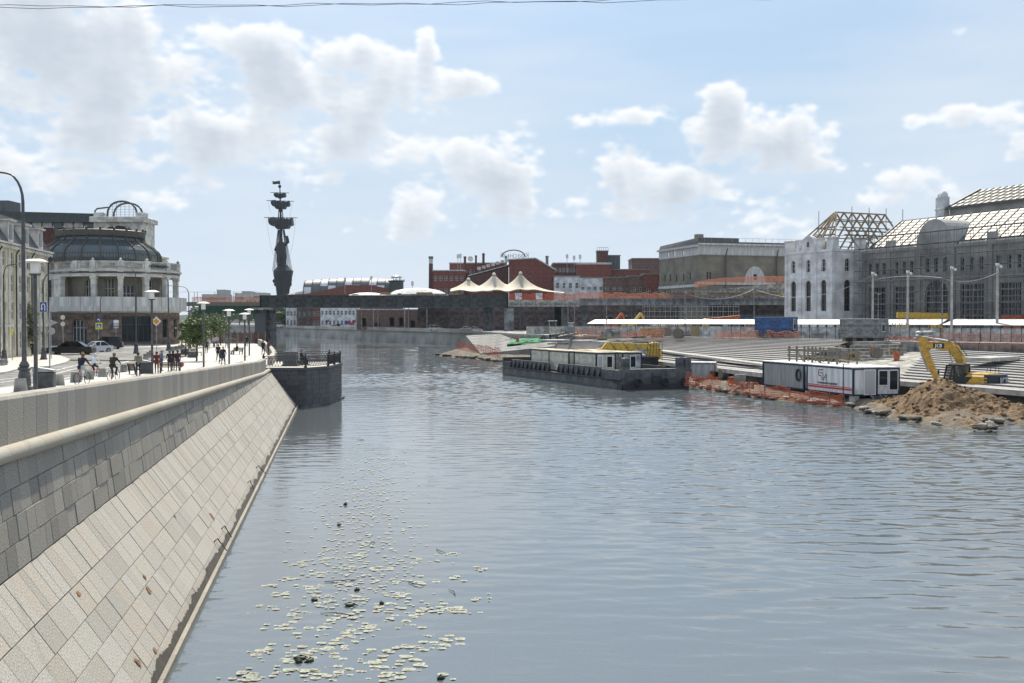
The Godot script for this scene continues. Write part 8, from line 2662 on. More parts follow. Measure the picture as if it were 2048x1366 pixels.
func clutter() -> void:
	var r := RandomNumberGenerator.new()
	r.seed = 99
	for i in 120:
		var p: Vector3
		var where := "on the street above the terraces"
		if i < 46 or i > 83: p = wp(r.randf_range(1190, 2040), r.randf_range(668, 678), 4.3)
		elif i < 62:
			p = wp(r.randf_range(1650, 1800), r.randf_range(694, 722), 3.2)
			where = "among the raw concrete beams"
		elif i < 74:
			p = V(r.randf_range(19.5, 25.0), 0.75, r.randf_range(104.0, 122.0)) + Vector3(2.0, 0, 0)
			where = "on the low quay beside the cabins"
		else:
			p = wp(r.randf_range(1010, 1120), r.randf_range(668, 690), 3.0)
			where = "on the ramp by the bridge pier"
		var mb := MB.new()
		var called: String = ["pallet_stack", "barrel", "board_pile", "rebar_bundle", "cement_block", "cable_drum"][i % 6]
		var m: Material = [M.timber, [M.blue_paint, M.orange, M.white_paint][i % 3], M.timber, M.brick_brown, M.concrete, M.timber_grey][i % 6]
		mb.col = Color(1, 1, 1) * r.randf_range(0.6, 1.1)
		match i % 6:
			0:
				for k in 2 + i % 5:
					for e in 5: mb.bx(-0.6, k * 0.15 + 0.1, -0.5 + e * 0.21, 0.6, k * 0.15 + 0.13, -0.36 + e * 0.21)
					for e in 3: mb.bx(-0.6 + e * 0.53, k * 0.15, -0.5, -0.46 + e * 0.53, k * 0.15 + 0.1, 0.48)
			1: mb.lathe([Vector2(0, 0), Vector2(0.29, 0), Vector2(0.29, 0.28), Vector2(0.31, 0.3), Vector2(0.29, 0.32), Vector2(0.29, 0.58), Vector2(0.31, 0.6), Vector2(0.29, 0.62), Vector2(0.29, 0.88), Vector2(0, 0.86)], 14)
			2:
				for k in 7: mb.box(Vector3(r.randf_range(-0.2, 0.2), 0.05 + (k / 3) * 0.08, (k % 3) * 0.22 - 0.2), Vector3(r.randf_range(2.0, 3.2), 0.06, 0.18), Basis(Vector3.UP, r.randf_range(-0.12, 0.12)))
			3:
				for k in 14: mb.bar(Vector3(-2.0, 0.05 + r.randf() * 0.2, r.randf_range(-0.2, 0.2)), Vector3(2.0, 0.05 + r.randf() * 0.2, r.randf_range(-0.2, 0.2)), 0.04)
			4:
				mb.cbox(Vector3(0, 0.3, 0), Vector3(1.2, 0.6, 0.6), 0.04); mb.cbox(Vector3(0.15, 0.85, 0), Vector3(1.1, 0.5, 0.55), 0.04)
			5:
				for z in [-0.35, 0.35]: mb.tube([Vector3(0, 0.6, z - 0.04), Vector3(0, 0.6, z + 0.04)], [0.6], 16)
				mb.tube([Vector3(0, 0.6, -0.35), Vector3(0, 0.6, 0.35)], [0.35], 12)
		var words: String = ["small stack of wooden pallets", "steel barrel", "untidy pile of boards", "bundle of rusty rebar", "pair of stacked concrete blocks", "empty wooden cable drum"][i % 6]
		var o := tag(obj(called, mb, m), words + " " + where, called.replace("_", " "), called.replace("_", " ") + " things " + where)
		o.position = p; o.rotation.y = r.randf() * TAU
		if i < 46 or i > 83: o.scale = Vector3.ONE * r.randf_range(1.0, 1.7)

func street_lamp(foot: Vector3, height: float, arm: Vector3, label: String) -> Node3D:
	var t := thing("street_lamp", label, "street lamp", foot, 0, "tall street lamps on the left bank")
	var mb := MB.new()
	mb.lathe([Vector2(0.36, 0), Vector2(0.36, 0.22), Vector2(0.30, 0.27), Vector2(0.27, 0.75), Vector2(0.22, 0.95), Vector2(0.29, 1.0), Vector2(0.29, 1.08), Vector2(0.20, 1.13), Vector2(0.24, 1.2), Vector2(0.17, 1.32), Vector2(0.125, 1.4)], 12)
	obj("cast_base", mb, M.pole, t)
	mb = MB.new()
	var pts := [Vector3(0, 1.3, 0), Vector3(0, height - 1.3, 0)]
	for k in range(1, 7):
		var a := PI * 0.5 * k / 6.0
		pts.append(Vector3(0, height - 1.3, 0) + Vector3(0, 1.3 * sin(a), 0) + arm * 0.35 * (1.0 - cos(a)))
	pts.append(Vector3(0, height + 0.12, 0) + arm * 0.85)
	mb.tube(pts, [0.115, 0.075, 0.065, 0.06, 0.055, 0.05, 0.05, 0.045, 0.04], 8)
	obj("pole", mb, M.pole, t)
	mb = MB.new()
	var e := Vector3(0, height + 0.12, 0) + arm * 0.85
	mb.bar(e, e + arm.normalized() * 0.7 + Vector3(0, 0.04, 0), 0.24, 0.1)
	obj("lamp_head", mb, M.pole_light, t)
	return t
func park_lamp(foot: Vector3, label: String, h := 5.9) -> void:
	var t := thing("park_lamp", label, "park lamp", foot, 0, "promenade lamps with flat white caps")
	var mb := MB.new()
	mb.cbox(Vector3(0, (h - 0.75) * 0.5, 0), Vector3(0.15, h - 0.75, 0.15), 0.02)
	obj("pole", mb, M.pole, t)
	mb = MB.new()
	mb.lathe([Vector2(0, h - 0.78), Vector2(0.26, h - 0.78), Vector2(0.26, h - 0.70), Vector2(0.0, h - 0.70)], 12)
	obj("collar", mb, M.pole, t)
	mb = MB.new()
	mb.lathe([Vector2(0.20, h - 0.70), Vector2(0.20, h - 0.18)], 12)
	obj("lamp_glass", mb, M.lamp_glass, t)
	mb = MB.new()
	mb.lathe([Vector2(0.0, h - 0.20), Vector2(0.58, h - 0.17), Vector2(0.60, h - 0.13), Vector2(0.30, h - 0.02), Vector2(0, h)], 16)
	obj("cap", mb, M.white_paint, t)
func sign_post(foot: Vector3, h: float, label: String) -> Node3D:
	var t := thing("road_sign", label, "road sign", foot)
	var mb := MB.new()
	mb.tube([Vector3.ZERO, Vector3(0, h, 0)], [0.045], 7)
	obj("post", mb, M.pole_light, t)
	return t
func plate(t: Node3D, c: Vector3, w: float, h: float, m: Material, called := "plate", round_ := false, turn := 0.0) -> MeshInstance3D:
	var mb := MB.new()
	if round_:
		var poly := []
		for k in 24: poly.append(Vector2(cos(TAU * k / 24), sin(TAU * k / 24)) * w * 0.5)
		mb.prism(poly, 0, 0.03)
	else: mb.cbox(Vector3(0, 0, 0.015), Vector3(w, h, 0.03), 0.004)
	var o := obj(called, mb, m, t)
	o.position = c; o.rotation.z = turn
	return o
func tree(foot: Vector3, h: float, crown: Vector3, cy: float, n: int, leafm: Material, label: String, seed_: int, size := 0.2, group := "") -> void:
	var t := thing("tree", label, "tree", foot, 0, group)
	var r := RandomNumberGenerator.new()
	r.seed = seed_
	var tr := MB.new()
	tr.tube([Vector3.ZERO, Vector3(0.05, h * 0.35, 0.03), Vector3(-0.05, h * 0.6, 0), Vector3(0, h * 0.85, 0)], [0.035 * h * 0.6, 0.025 * h * 0.6, 0.016 * h * 0.6, 0.008 * h * 0.6], 7)
	var tips := []
	for k in 26:
		var a := r.randf() * TAU
		var y0 := h * r.randf_range(0.3, 0.8)
		var b := Vector3(cos(a) * crown.x * r.randf_range(0.3, 0.95), cy + crown.y * r.randf_range(-0.8, 0.85), sin(a) * crown.z * r.randf_range(0.3, 0.95))
		var mid := Vector3(0, y0, 0).lerp(b, 0.5) + Vector3(0, 0.1 * h * r.randf(), 0)
		tr.tube([Vector3(0, y0, 0), mid, b], [0.006 * h, 0.004 * h, 0.0015 * h], 5)
		tips.append(b); tips.append(mid)
	obj("trunk", tr, M.bark, t)
	var cr := MB.new()
	for k in 34:
		var o := Vector3(r.randfn(), r.randfn(), r.randfn()).normalized() * pow(r.randf(), 0.45)
		tips.append(Vector3(0, cy, 0) + o * crown)
	for k in n:
		var c: Vector3 = tips[r.randi() % tips.size()]
		var rad := crown.x * 0.30
		var p := c + Vector3(r.randfn(), r.randfn() * 0.8, r.randfn()) * rad * 0.55
		var x := Vector3(r.randfn(), r.randfn() * 0.6, r.randfn()).normalized()
		var y := x.cross(Vector3(r.randfn(), r.randfn(), r.randfn())).normalized()
		var s := size * r.randf_range(0.6, 1.3)
		cr.col = Color(r.randf_range(0.75, 1.3), r.randf_range(0.8, 1.2), r.randf_range(0.6, 1.1))
		cr.tri(p - x * s, p + y * s * 0.45, p + x * s); cr.tri(p - x * s, p + x * s, p - y * s * 0.45)
	obj("crown", cr, leafm, t)

func car(pos: Vector3, yaw: float, L: float, Wd: float, H: float, suv: bool, paint: Material, label: String, group := "") -> Node3D:
	var t := thing("parked_car", label, "car", pos, yaw, group)
	var hl := L * 0.5
	var belt := H * (0.60 if suv else 0.63)
	var low := H * 0.16
	var side := [Vector2(-hl, low + 0.1), Vector2(-hl, belt * 0.78), Vector2(-hl + 0.08, belt * 0.97), Vector2(-hl * (0.9 if suv else 0.55), belt), Vector2(hl * 0.42, belt), Vector2(hl * 0.93, belt * 0.84), Vector2(hl, belt * 0.62), Vector2(hl, low + 0.06), Vector2(hl - 0.1, low), Vector2(-hl + 0.1, low)]
	var mb := MB.new()
	mb.prism(side, -Wd * 0.5 + 0.07, Wd * 0.5 - 0.07)
	var inner := []
	for q in side: inner.append(Vector2(q.x * 0.975, lerpf(q.y, belt * 0.55, 0.1)))
	mb.prism(inner, -Wd * 0.5, Wd * 0.5)
	obj("body", mb, paint, t)
	var roof := [[-hl * (0.93 if suv else 0.72), hl * 0.46], [-hl * (0.76 if suv else 0.40), hl * 0.12]]
	var g := MB.new()
	var zb := Wd * 0.5 - 0.06
	var zt := Wd * 0.5 - 0.24
	g.hexa([Vector3(roof[0][0], belt - 0.01, zb), Vector3(roof[0][1], belt - 0.01, zb), Vector3(roof[0][1], belt - 0.01, -zb), Vector3(roof[0][0], belt - 0.01, -zb), Vector3(roof[1][0], H - 0.05, zt), Vector3(roof[1][1], H - 0.05, zt), Vector3(roof[1][1], H - 0.05, -zt), Vector3(roof[1][0], H - 0.05, -zt)])
	obj("window_glass", g, M.glass_car, t)
	mb = MB.new()
	mb.cbox(Vector3((roof[1][0] + roof[1][1]) * 0.5, H - 0.03, 0), Vector3(roof[1][1] - roof[1][0] + 0.1, 0.07, zt * 2 + 0.06), 0.025)
	for s in [-1.0, 1.0]:
		for k in [[roof[0][1], roof[1][1]], [roof[0][0], roof[1][0]], [(roof[0][0] + roof[0][1]) * 0.5 + 0.1, (roof[1][0] + roof[1][1]) * 0.5]]:
			mb.bar(Vector3(k[0], belt, s * (zb + 0.005)), Vector3(k[1], H - 0.05, s * (zt + 0.005)), 0.09, 0.05)
	obj("roof", mb, paint, t)
	for x in [-hl * 0.62, hl * 0.64]:
		for s in [-1.0, 1.0]:
			var wr := 0.36 if suv else 0.325
			var ty := MB.new()
			var xf := Transform3D(Basis(Vector3.RIGHT, PI / 2 * s), Vector3(x, wr, s * (Wd * 0.5 - 0.10)))
			var tmp := MB.new()
			tmp.lathe([Vector2(wr * 0.62, -0.11), Vector2(wr, -0.11), Vector2(wr, 0.11), Vector2(wr * 0.62, 0.12)], 16)
			for i in tmp.v.size():
				ty.v.append(xf * tmp.v[i]); ty.n.append(xf.basis * tmp.n[i]); ty.c.append(Color.WHITE)
			var w := obj("wheel", ty, M.rubber, t)
			var rim := MB.new()
			tmp = MB.new()
			tmp.lathe([Vector2(wr * 0.63, 0.06), Vector2(wr * 0.55, 0.115), Vector2(wr * 0.2, 0.10), Vector2(0, 0.12)], 12)
			for i in tmp.v.size():
				rim.v.append(xf * tmp.v[i]); rim.n.append(xf.basis * tmp.n[i]); rim.c.append(Color.WHITE)
			obj("rim", rim, M.metal_rim, w)
	for s in [-1.0, 1.0]:
		mb = MB.new()
		mb.cbox(Vector3(hl - 0.06, belt * 0.68, s * (Wd * 0.5 - 0.28)), Vector3(0.16, 0.16, 0.4), 0.03)
		obj("headlight", mb, M.lamp_glass, t)
		mb = MB.new()
		mb.cbox(Vector3(-hl + 0.04, belt * 0.75, s * (Wd * 0.5 - 0.2)), Vector3(0.12, 0.26, 0.26), 0.03)
		obj("tail_light", mb, M.lamp_red, t)
		mb = MB.new()
		mb.cbox(Vector3(roof[0][1] - 0.35, belt + 0.1, s * (Wd * 0.5 + 0.1)), Vector3(0.14, 0.15, 0.2), 0.03)
		obj("mirror", mb, paint, t)
	mb = MB.new()
	mb.bx(-hl - 0.02, low + 0.08, -Wd * 0.42, -hl + 0.1, low + 0.3, Wd * 0.42)
	mb.bx(hl - 0.1, low + 0.04, -Wd * 0.42, hl + 0.02, low + 0.22, Wd * 0.42)
	obj("bumper", mb, M.rubber if suv else paint, t)
	return t
func bench(pos: Vector3, yaw: float, label: String, back := true) -> void:
	var t := thing("bench", label, "bench", pos, yaw, "benches on the promenade")
	for s in [-0.75, 0.75]:
		var mb := MB.new()
		mb.prism([Vector2(-0.25, 0), Vector2(-0.18, 0), Vector2(-0.18, 0.38), Vector2(0.18, 0.38), Vector2(0.2, 0), Vector2(0.27, 0), Vector2(0.25, 0.44), Vector2(-0.2, 0.44), Vector2(-0.36, 0.86), Vector2(-0.42, 0.86)], -0.03, 0.03, Transform3D(Basis(Vector3.UP, -PI / 2), Vector3(s, 0, 0)))
		obj("frame", mb, M.black_iron, t)
	for k in 4:
		var mb := MB.new()
		mb.cbox(Vector3(0, 0.46, -0.16 + k * 0.115), Vector3(1.8, 0.035, 0.095), 0.008)
		obj("seat_slat", mb, M.wood_bench, t)
	if back:
		for k in 3:
			var mb := MB.new()
			mb.cbox(Vector3(0, 0.56 + k * 0.12, -0.24 - k * 0.045), Vector3(1.8, 0.095, 0.035), 0.008)
			obj("back_slat", mb, M.wood_bench, t)
func bin(pos: Vector3, yaw: float, label: String, w := 0.95) -> void:
	var t := thing("litter_bin", label, "litter bin", pos, yaw, "litter bins on the promenade")
	var mb := MB.new()
	mb.cbox(Vector3(0, 0.42, 0), Vector3(w, 0.84, 0.5), 0.04)
	obj("bin_body", mb, M.pole, t)
	mb = MB.new()
	mb.prism([Vector2(-w * 0.52, 0.86), Vector2(w * 0.52, 0.86), Vector2(w * 0.5, 0.95), Vector2(-w * 0.4, 1.1), Vector2(-w * 0.5, 1.05)], -0.28, 0.28)
	obj("lid", mb, M.pole_light, t)

func make_street() -> void:
	var left := Vector3(-1.9, 0, 0.3)
	street_lamp(gp(48, 783), 10.0, Vector3(-2.1, 0, 0.4), "big dark street lamp with cast base nearest the camera, beside a litter bin")
	street_lamp(gp(8, 727), 9.6, Vector3(1.6, 0, 0.2), "street lamp at the far left edge in front of the cream house")
	street_lamp(gp(87, 720), 9.2, Vector3(2.4, 0, 0.1), "street lamp with right-reaching arm behind the blue U-turn sign")
	street_lamp(gp(272, 707), 11.0, Vector3(-3.6, 0, 0.1), "tall street lamp standing before the rotunda's white hoarding")
	street_lamp(gp(337, 701), 10.6, Vector3(-3.4, 0, 0.1), "street lamp right of the yellow diamond sign, before the rotunda")
	street_lamp(gp(201, 696), 8.4, Vector3(3.4, 0, 0.1), "thin street lamp above the pedestrian crossing sign")
	street_lamp(gp(378, 693), 9.6, Vector3(-3.2, 0, 0.1), "street lamp at the rotunda's right corner behind the leafy tree")
	park_lamp(gp(71, 781), "white capped park lamp nearest the camera, close to the blue U-turn sign", 6.2)
	park_lamp(gp(304, 748), "white capped park lamp beside the group in dark clothes", 6.6)
	park_lamp(gp(407, 734), "white capped park lamp just right of the round leafy tree")
	park_lamp(gp(458, 728), "white capped park lamp between the pram and the seated person", 5.3)
	park_lamp(gp(489.5, 721.5), "left one of the two close white capped park lamps near the bridge pier", 5.0)
	park_lamp(gp(498.5, 711), "right one of the two close white capped park lamps near the bridge pier", 5.6)
	var t := sign_post(gp(99, 758), 4.6, "blue square U-turn sign on a tall grey post")
	var d := -gp(99, 758).z
	var c := Vector3(pX(88.5, d) - pX(99, d), pY(614, d) - G(d), 0.06)
	plate(t, c, 0.46, 0.66, M.sign_white)
	plate(t, c + Vector3(0, 0, 0.022), 0.43, 0.63, M.sign_blue, "blue_face")
	var mb := MB.new()
	var arc := [Vector2(0.10, -0.24), Vector2(0.10, 0.10)]
	for k in range(1, 8): arc.append(Vector2(0.10 * cos(PI * k / 7.0), 0.10 + 0.10 * sin(PI * k / 7.0)))
	arc.append(Vector2(-0.10, -0.10))
	for k in arc.size() - 1: mb.bar(Vector3(arc[k].x, arc[k].y, 0), Vector3(arc[k + 1].x, arc[k + 1].y, 0), 0.055, 0.012, Vector3(0, 0, 1))
	mb.prism([Vector2(-0.17, -0.08), Vector2(-0.03, -0.08), Vector2(-0.10, -0.24)], -0.006, 0.006)
	var o := obj("arrow", mb, M.sign_white, t)
	o.position = c + Vector3(0, 0, 0.06)
	mb = MB.new()
	mb.bar(c - Vector3(0.05, 0, 0.02), Vector3(0, c.y, 0), 0.04)
	obj("bracket", mb, M.pole_light, t)
	t = sign_post(gp(102, 718), 5.2, "back of a grey triangular and a round road sign by the cream house corner")
	d = 117.0
	mb = MB.new()
	mb.prism([Vector2(-0.45, -0.4), Vector2(0.55, 0.02), Vector2(-0.45, 0.45)], 0, 0.03)
	o = obj("triangle_plate", mb, M.sign_back, t)
	o.position = Vector3(0.2, pY(646, d) - G(d), 0.06)
	plate(t, Vector3(0.1, pY(663, d) - G(d), 0.06), 0.75, 0.75, M.sign_back, "round_plate", true)
	t = sign_post(gp(313, 702), 4.9, "yellow diamond priority road sign with white border")
	d = -gp(313, 702).z
	c = Vector3(0, pY(642.5, d) - G(d), 0.06)
	t.get_child(0).scale.y = (c.y + 0.4) / 4.9
	plate(t, c, 0.95, 0.95, M.sign_white, "white_border", false, PI / 4)
	plate(t, c + Vector3(0, 0, 0.022), 0.62, 0.62, M.sign_orange, "yellow_face", false, PI / 4)
	t = sign_post(gp(197, 697), 4.6, "pedestrian crossing sign with yellow frame below a round blue sign")
	d = -gp(197, 697).z
	c = Vector3(0.1, pY(652, d) - G(d), 0.06)
	plate(t, c, 1.02, 0.95, M.sign_yellow, "yellow_frame")
	plate(t, c + Vector3(0, 0, 0.022), 0.72, 0.66, M.sign_blue, "blue_face")
	mb = MB.new()
	mb.prism([Vector2(-0.28, -0.24), Vector2(0.28, -0.24), Vector2(0, 0.26)], 0.05, 0.065)
	o = obj("white_triangle", mb, M.sign_white, t)
	o.position = c
	mb = MB.new()
	mb.tube([Vector3(0, 0.12, 0), Vector3(0, 0.11, 0)], [0.03], 6)
	mb.bar(Vector3(0, 0.08, 0), Vector3(0, -0.06, 0), 0.05)
	mb.bar(Vector3(0, -0.06, 0), Vector3(-0.09, -0.2, 0), 0.03)
	mb.bar(Vector3(0, -0.06, 0), Vector3(0.08, -0.2, 0), 0.03)
	o = obj("walker", mb, M.ink, t)
	o.position = c + Vector3(0, 0, 0.085)
	c = Vector3(0.1, pY(640, d) - G(d), 0.06)
	plate(t, c, 0.7, 0.7, M.sign_blue, "round_face", true)
	mb = MB.new()
	mb.bar(Vector3(0.1, -0.22, 0), Vector3(0.1, 0.08, 0), 0.09, 0.01, Vector3(0, 0, 1))
	mb.bar(Vector3(0.12, 0.08, 0), Vector3(-0.1, 0.08, 0), 0.09, 0.01, Vector3(0, 0, 1))
	mb.prism([Vector2(-0.08, -0.08), Vector2(-0.08, 0.24), Vector2(-0.26, 0.08)], -0.006, 0.006)
	o = obj("arrow", mb, M.sign_white, t)
	o.position = c + Vector3(0, 0, 0.045)
	t = sign_post(gp(232, 697), 4.4, "stack of small pale information plates on a post right of the crossing sign")
	d = -gp(232, 697).z
	for k in 3: plate(t, Vector3(0.05, pY(643.0 + 6.0 * k, d) - G(d), 0.06), 0.75, 0.42 if k < 2 else 0.25, M.sign_back if k != 0 else M.sign_white)
	plate(t, Vector3(-0.5, pY(648, d) - G(d), 0.06), 0.3, 0.75, M.sign_blue, "blue_plate")
	t = sign_post(gp(126, 703), 4.2, "two round sign backs on a post before the rotunda's left wing")
	for k in 2: plate(t, Vector3(0, 4.6 - k * 0.9, 0.05), 0.62, 0.62, M.sign_back, "round_plate", true)
	t = sign_post(gp(24, 721), 3.6, "thin post with small yellow notice beside the left tree")
	plate(t, Vector3(0, 3.0, 0.06), 0.22, 0.62, M.sign_yellow)
	car(gp(141, 709) + Vector3(0, -0.1, 0), deg_to_rad(-176.0), 5.6, 2.0, 1.75, false, M.car_black, "long black saloon car parked in front of the rotunda")
	car(gp(186, 704) + Vector3(0, -0.1, -1.0), deg_to_rad(-130.0), 4.2, 1.8, 1.5, false, M.car_white, "white car half hidden behind the black saloon")
	car(gp(197, 699) + Vector3(0, -0.1, -2.5), deg_to_rad(-168.0), 5.0, 2.0, 1.95, true, M.car_navy, "dark navy off-road car parked behind the white car")
	tree(gp(20, 712), 6.6, Vector3(2.6, 2.4, 2.2), 4.0, 3600, M.leaf_dry, "thin dry-leaved young tree at the left edge by the cream house", 3, 0.2)
	tree(gp(49, 712), 6.0, Vector3(1.6, 2.0, 1.6), 3.6, 2000, M.leaf_dry, "sparse young tree between the lamp posts before the cream house", 4, 0.18)
	tree(gp(393, 722), 4.6, Vector3(1.35, 1.6, 1.35), 3.0, 3600, M.leaf, "round bright green tree on the promenade beside the rotunda", 6, 0.14)
	tree(gp(371, 712), 4.8, Vector3(0.9, 1.3, 0.9), 3.0, 1500, M.leaf, "darker green tree half hidden behind the round bright tree", 7, 0.16)
	for q in [[428, 694, 5.5, 2.0], [441, 690, 5.0, 1.8]]:
		tree(gp(q[0], q[1]), q[2], Vector3(q[3], q[3], q[3]), q[2] * 0.6, 900, M.leaf, ["small green tree by the fence left of the far water", "small green tree by the fence right in front of the far water"][int(q[0] == 441)], int(q[0]), 0.2)
	for q in [[385, 715, "square grey planter under the round green tree"], [370, 709, "square grey planter under the darker green tree"]]:
		t = thing("planter", q[2], "planter", gp(q[0], q[1]), 0.2, "tree planters")
		mb = MB.new()
		mb.cbox(Vector3(0, 0.35, 0), Vector3(1.0, 0.7, 1.0), 0.05)
		obj("planter_box", mb, M.pole, t)
		mb = MB.new()
		for k in 4: mb.bar(Vector3(-0.5 + (k % 2), 0.7, -0.5 + (k / 2)), Vector3(-0.3 + (k % 2) * 0.6, 2.0, -0.3 + (k / 2) * 0.6), 0.07)
		obj("stakes", mb, M.timber, t)
	var bl := MB.new()
	bl.lathe([Vector2(0.0, 0), Vector2(0.30, 0), Vector2(0.30, 0.04), Vector2(0.24, 0.58), Vector2(0.22, 0.62), Vector2(0, 0.63)], 14)
	var bm := bl.mesh()
	var k := 0
	for q in [[40, 784], [117, 771], [150, 765], [178, 759], [204, 754], [247, 744], [262, 741], [280, 733], [291, 719], [297, 715], [302, 711], [345, 702], [352, 701], [359, 699], [366, 698], [8, 731], [3, 732]]:
		o = tag(obj("bollard", bm, M.concrete), ("squat stone bollard on the kerb, %s from the near lamp" % ORD[k] if k < 15 else "squat stone bollard at the left edge, %s one" % ["right", "left"][k - 15]), "bollard", "stone bollards along the kerb")
		o.position = gp(q[0], q[1])
		o.rotation.y = k
		k += 1
	bin(gp(88, 779), 0.15, "dark litter bin with sloping grey lid at the foot of the near lamp", 0.95)
	bin(gp(292, 747), 0.1, "dark litter bin beside the standing person in beige")
	bench(gp(270, 749), 2.2, "dark bench with curved back beside the person in beige")
	bench(gp(340, 746), 0.15, "slatted bench in front of the group in dark clothes")
	bench(gp(473, 709), -0.6, "bench that carries a person stretching their legs")
	bench(gp(393, 712), 1.4, "bench under the round green tree")
	t = thing("site_fence", "dark brown slatted fence closing the far end of the promenade", "fence", V(-54, 3.05, 199))
	for i in 46:
		mb = MB.new()
		mb.bx(-2.0 + i * 0.25, 0, -0.02, -1.79 + i * 0.25, 2.0 + 0.15 * sin(i * 1.7), 0.02)
		obj("slat", mb, M.brick_dark if i % 5 else M.timber_grey, t)
	mb = MB.new()
	for y in [0.5, 1.6]: mb.bx(-2.0, y, -0.08, 9.5, y + 0.1, -0.03)
	obj("rail", mb, M.timber_grey, t)
	t = thing("pram", "black pram pushed by the pair walking away", "pram", gp(444, 727) + Vector3(0, 0, 0), 0.3)
	mb = MB.new()
	mb.lathe([Vector2(0.05, 0.45), Vector2(0.26, 0.5), Vector2(0.32, 0.7), Vector2(0.33, 0.85)], 10)
	obj("cot", mb, M.rubber, t)
	mb = MB.new()
	mb.lathe([Vector2(0.33, 0.85), Vector2(0.3, 1.0), Vector2(0.2, 1.12), Vector2(0, 1.17)], 10, Vector3.ZERO, PI * 0.1, PI * 1.1)
	obj("hood", mb, M.ink, t)
	for q in [[-0.28, -0.3], [0.28, -0.3], [-0.28, 0.3], [0.28, 0.3]]:
		mb = MB.new()
		var ring := []
		for i in 13: ring.append(Vector3(q[0], 0.16 + 0.15 * cos(TAU * i / 12), q[1] + 0.15 * sin(TAU * i / 12)))
		mb.tube(ring, [0.02], 5, false)
		mb.bar(Vector3(q[0], 0.16, q[1]), Vector3(0, 0.5, 0), 0.03)
		obj("wheel", mb, M.rubber, t)
	mb = MB.new()
	mb.tube([Vector3(-0.25, 0.55, 0.2), Vector3(-0.25, 1.0, 0.55), Vector3(0.25, 1.0, 0.55), Vector3(0.25, 0.55, 0.2)], [0.018], 5)
	obj("handle", mb, M.pole_light, t)

func make_cables() -> void:
	var q := [[[-40, 16], [1500, 0], 3.0], [[-40, 19], [1480, -6], 2.2]]
	for i in 2:
		var mb := MB.new()
		var a := at(q[i][0][0], q[i][0][1], 30.0)
		var b := at(q[i][1][0] + 700, q[i][1][1] - 16, 34.0)
		var pts := sag(a, b, 0.12, 40)
		for k in pts.size(): pts[k] += Vector3(0, 0.03 * sin(k * 1.1 + i * 2.0) + 0.02 * sin(k * 2.3 + i), 0)
		mb.tube(pts, [0.008], 5)
		tag(obj("overhead_cable", mb, M.cable), ["upper thin overhead cable crossing the top of the sky", "lower wavy overhead cable crossing the top of the sky"][i], "cable")

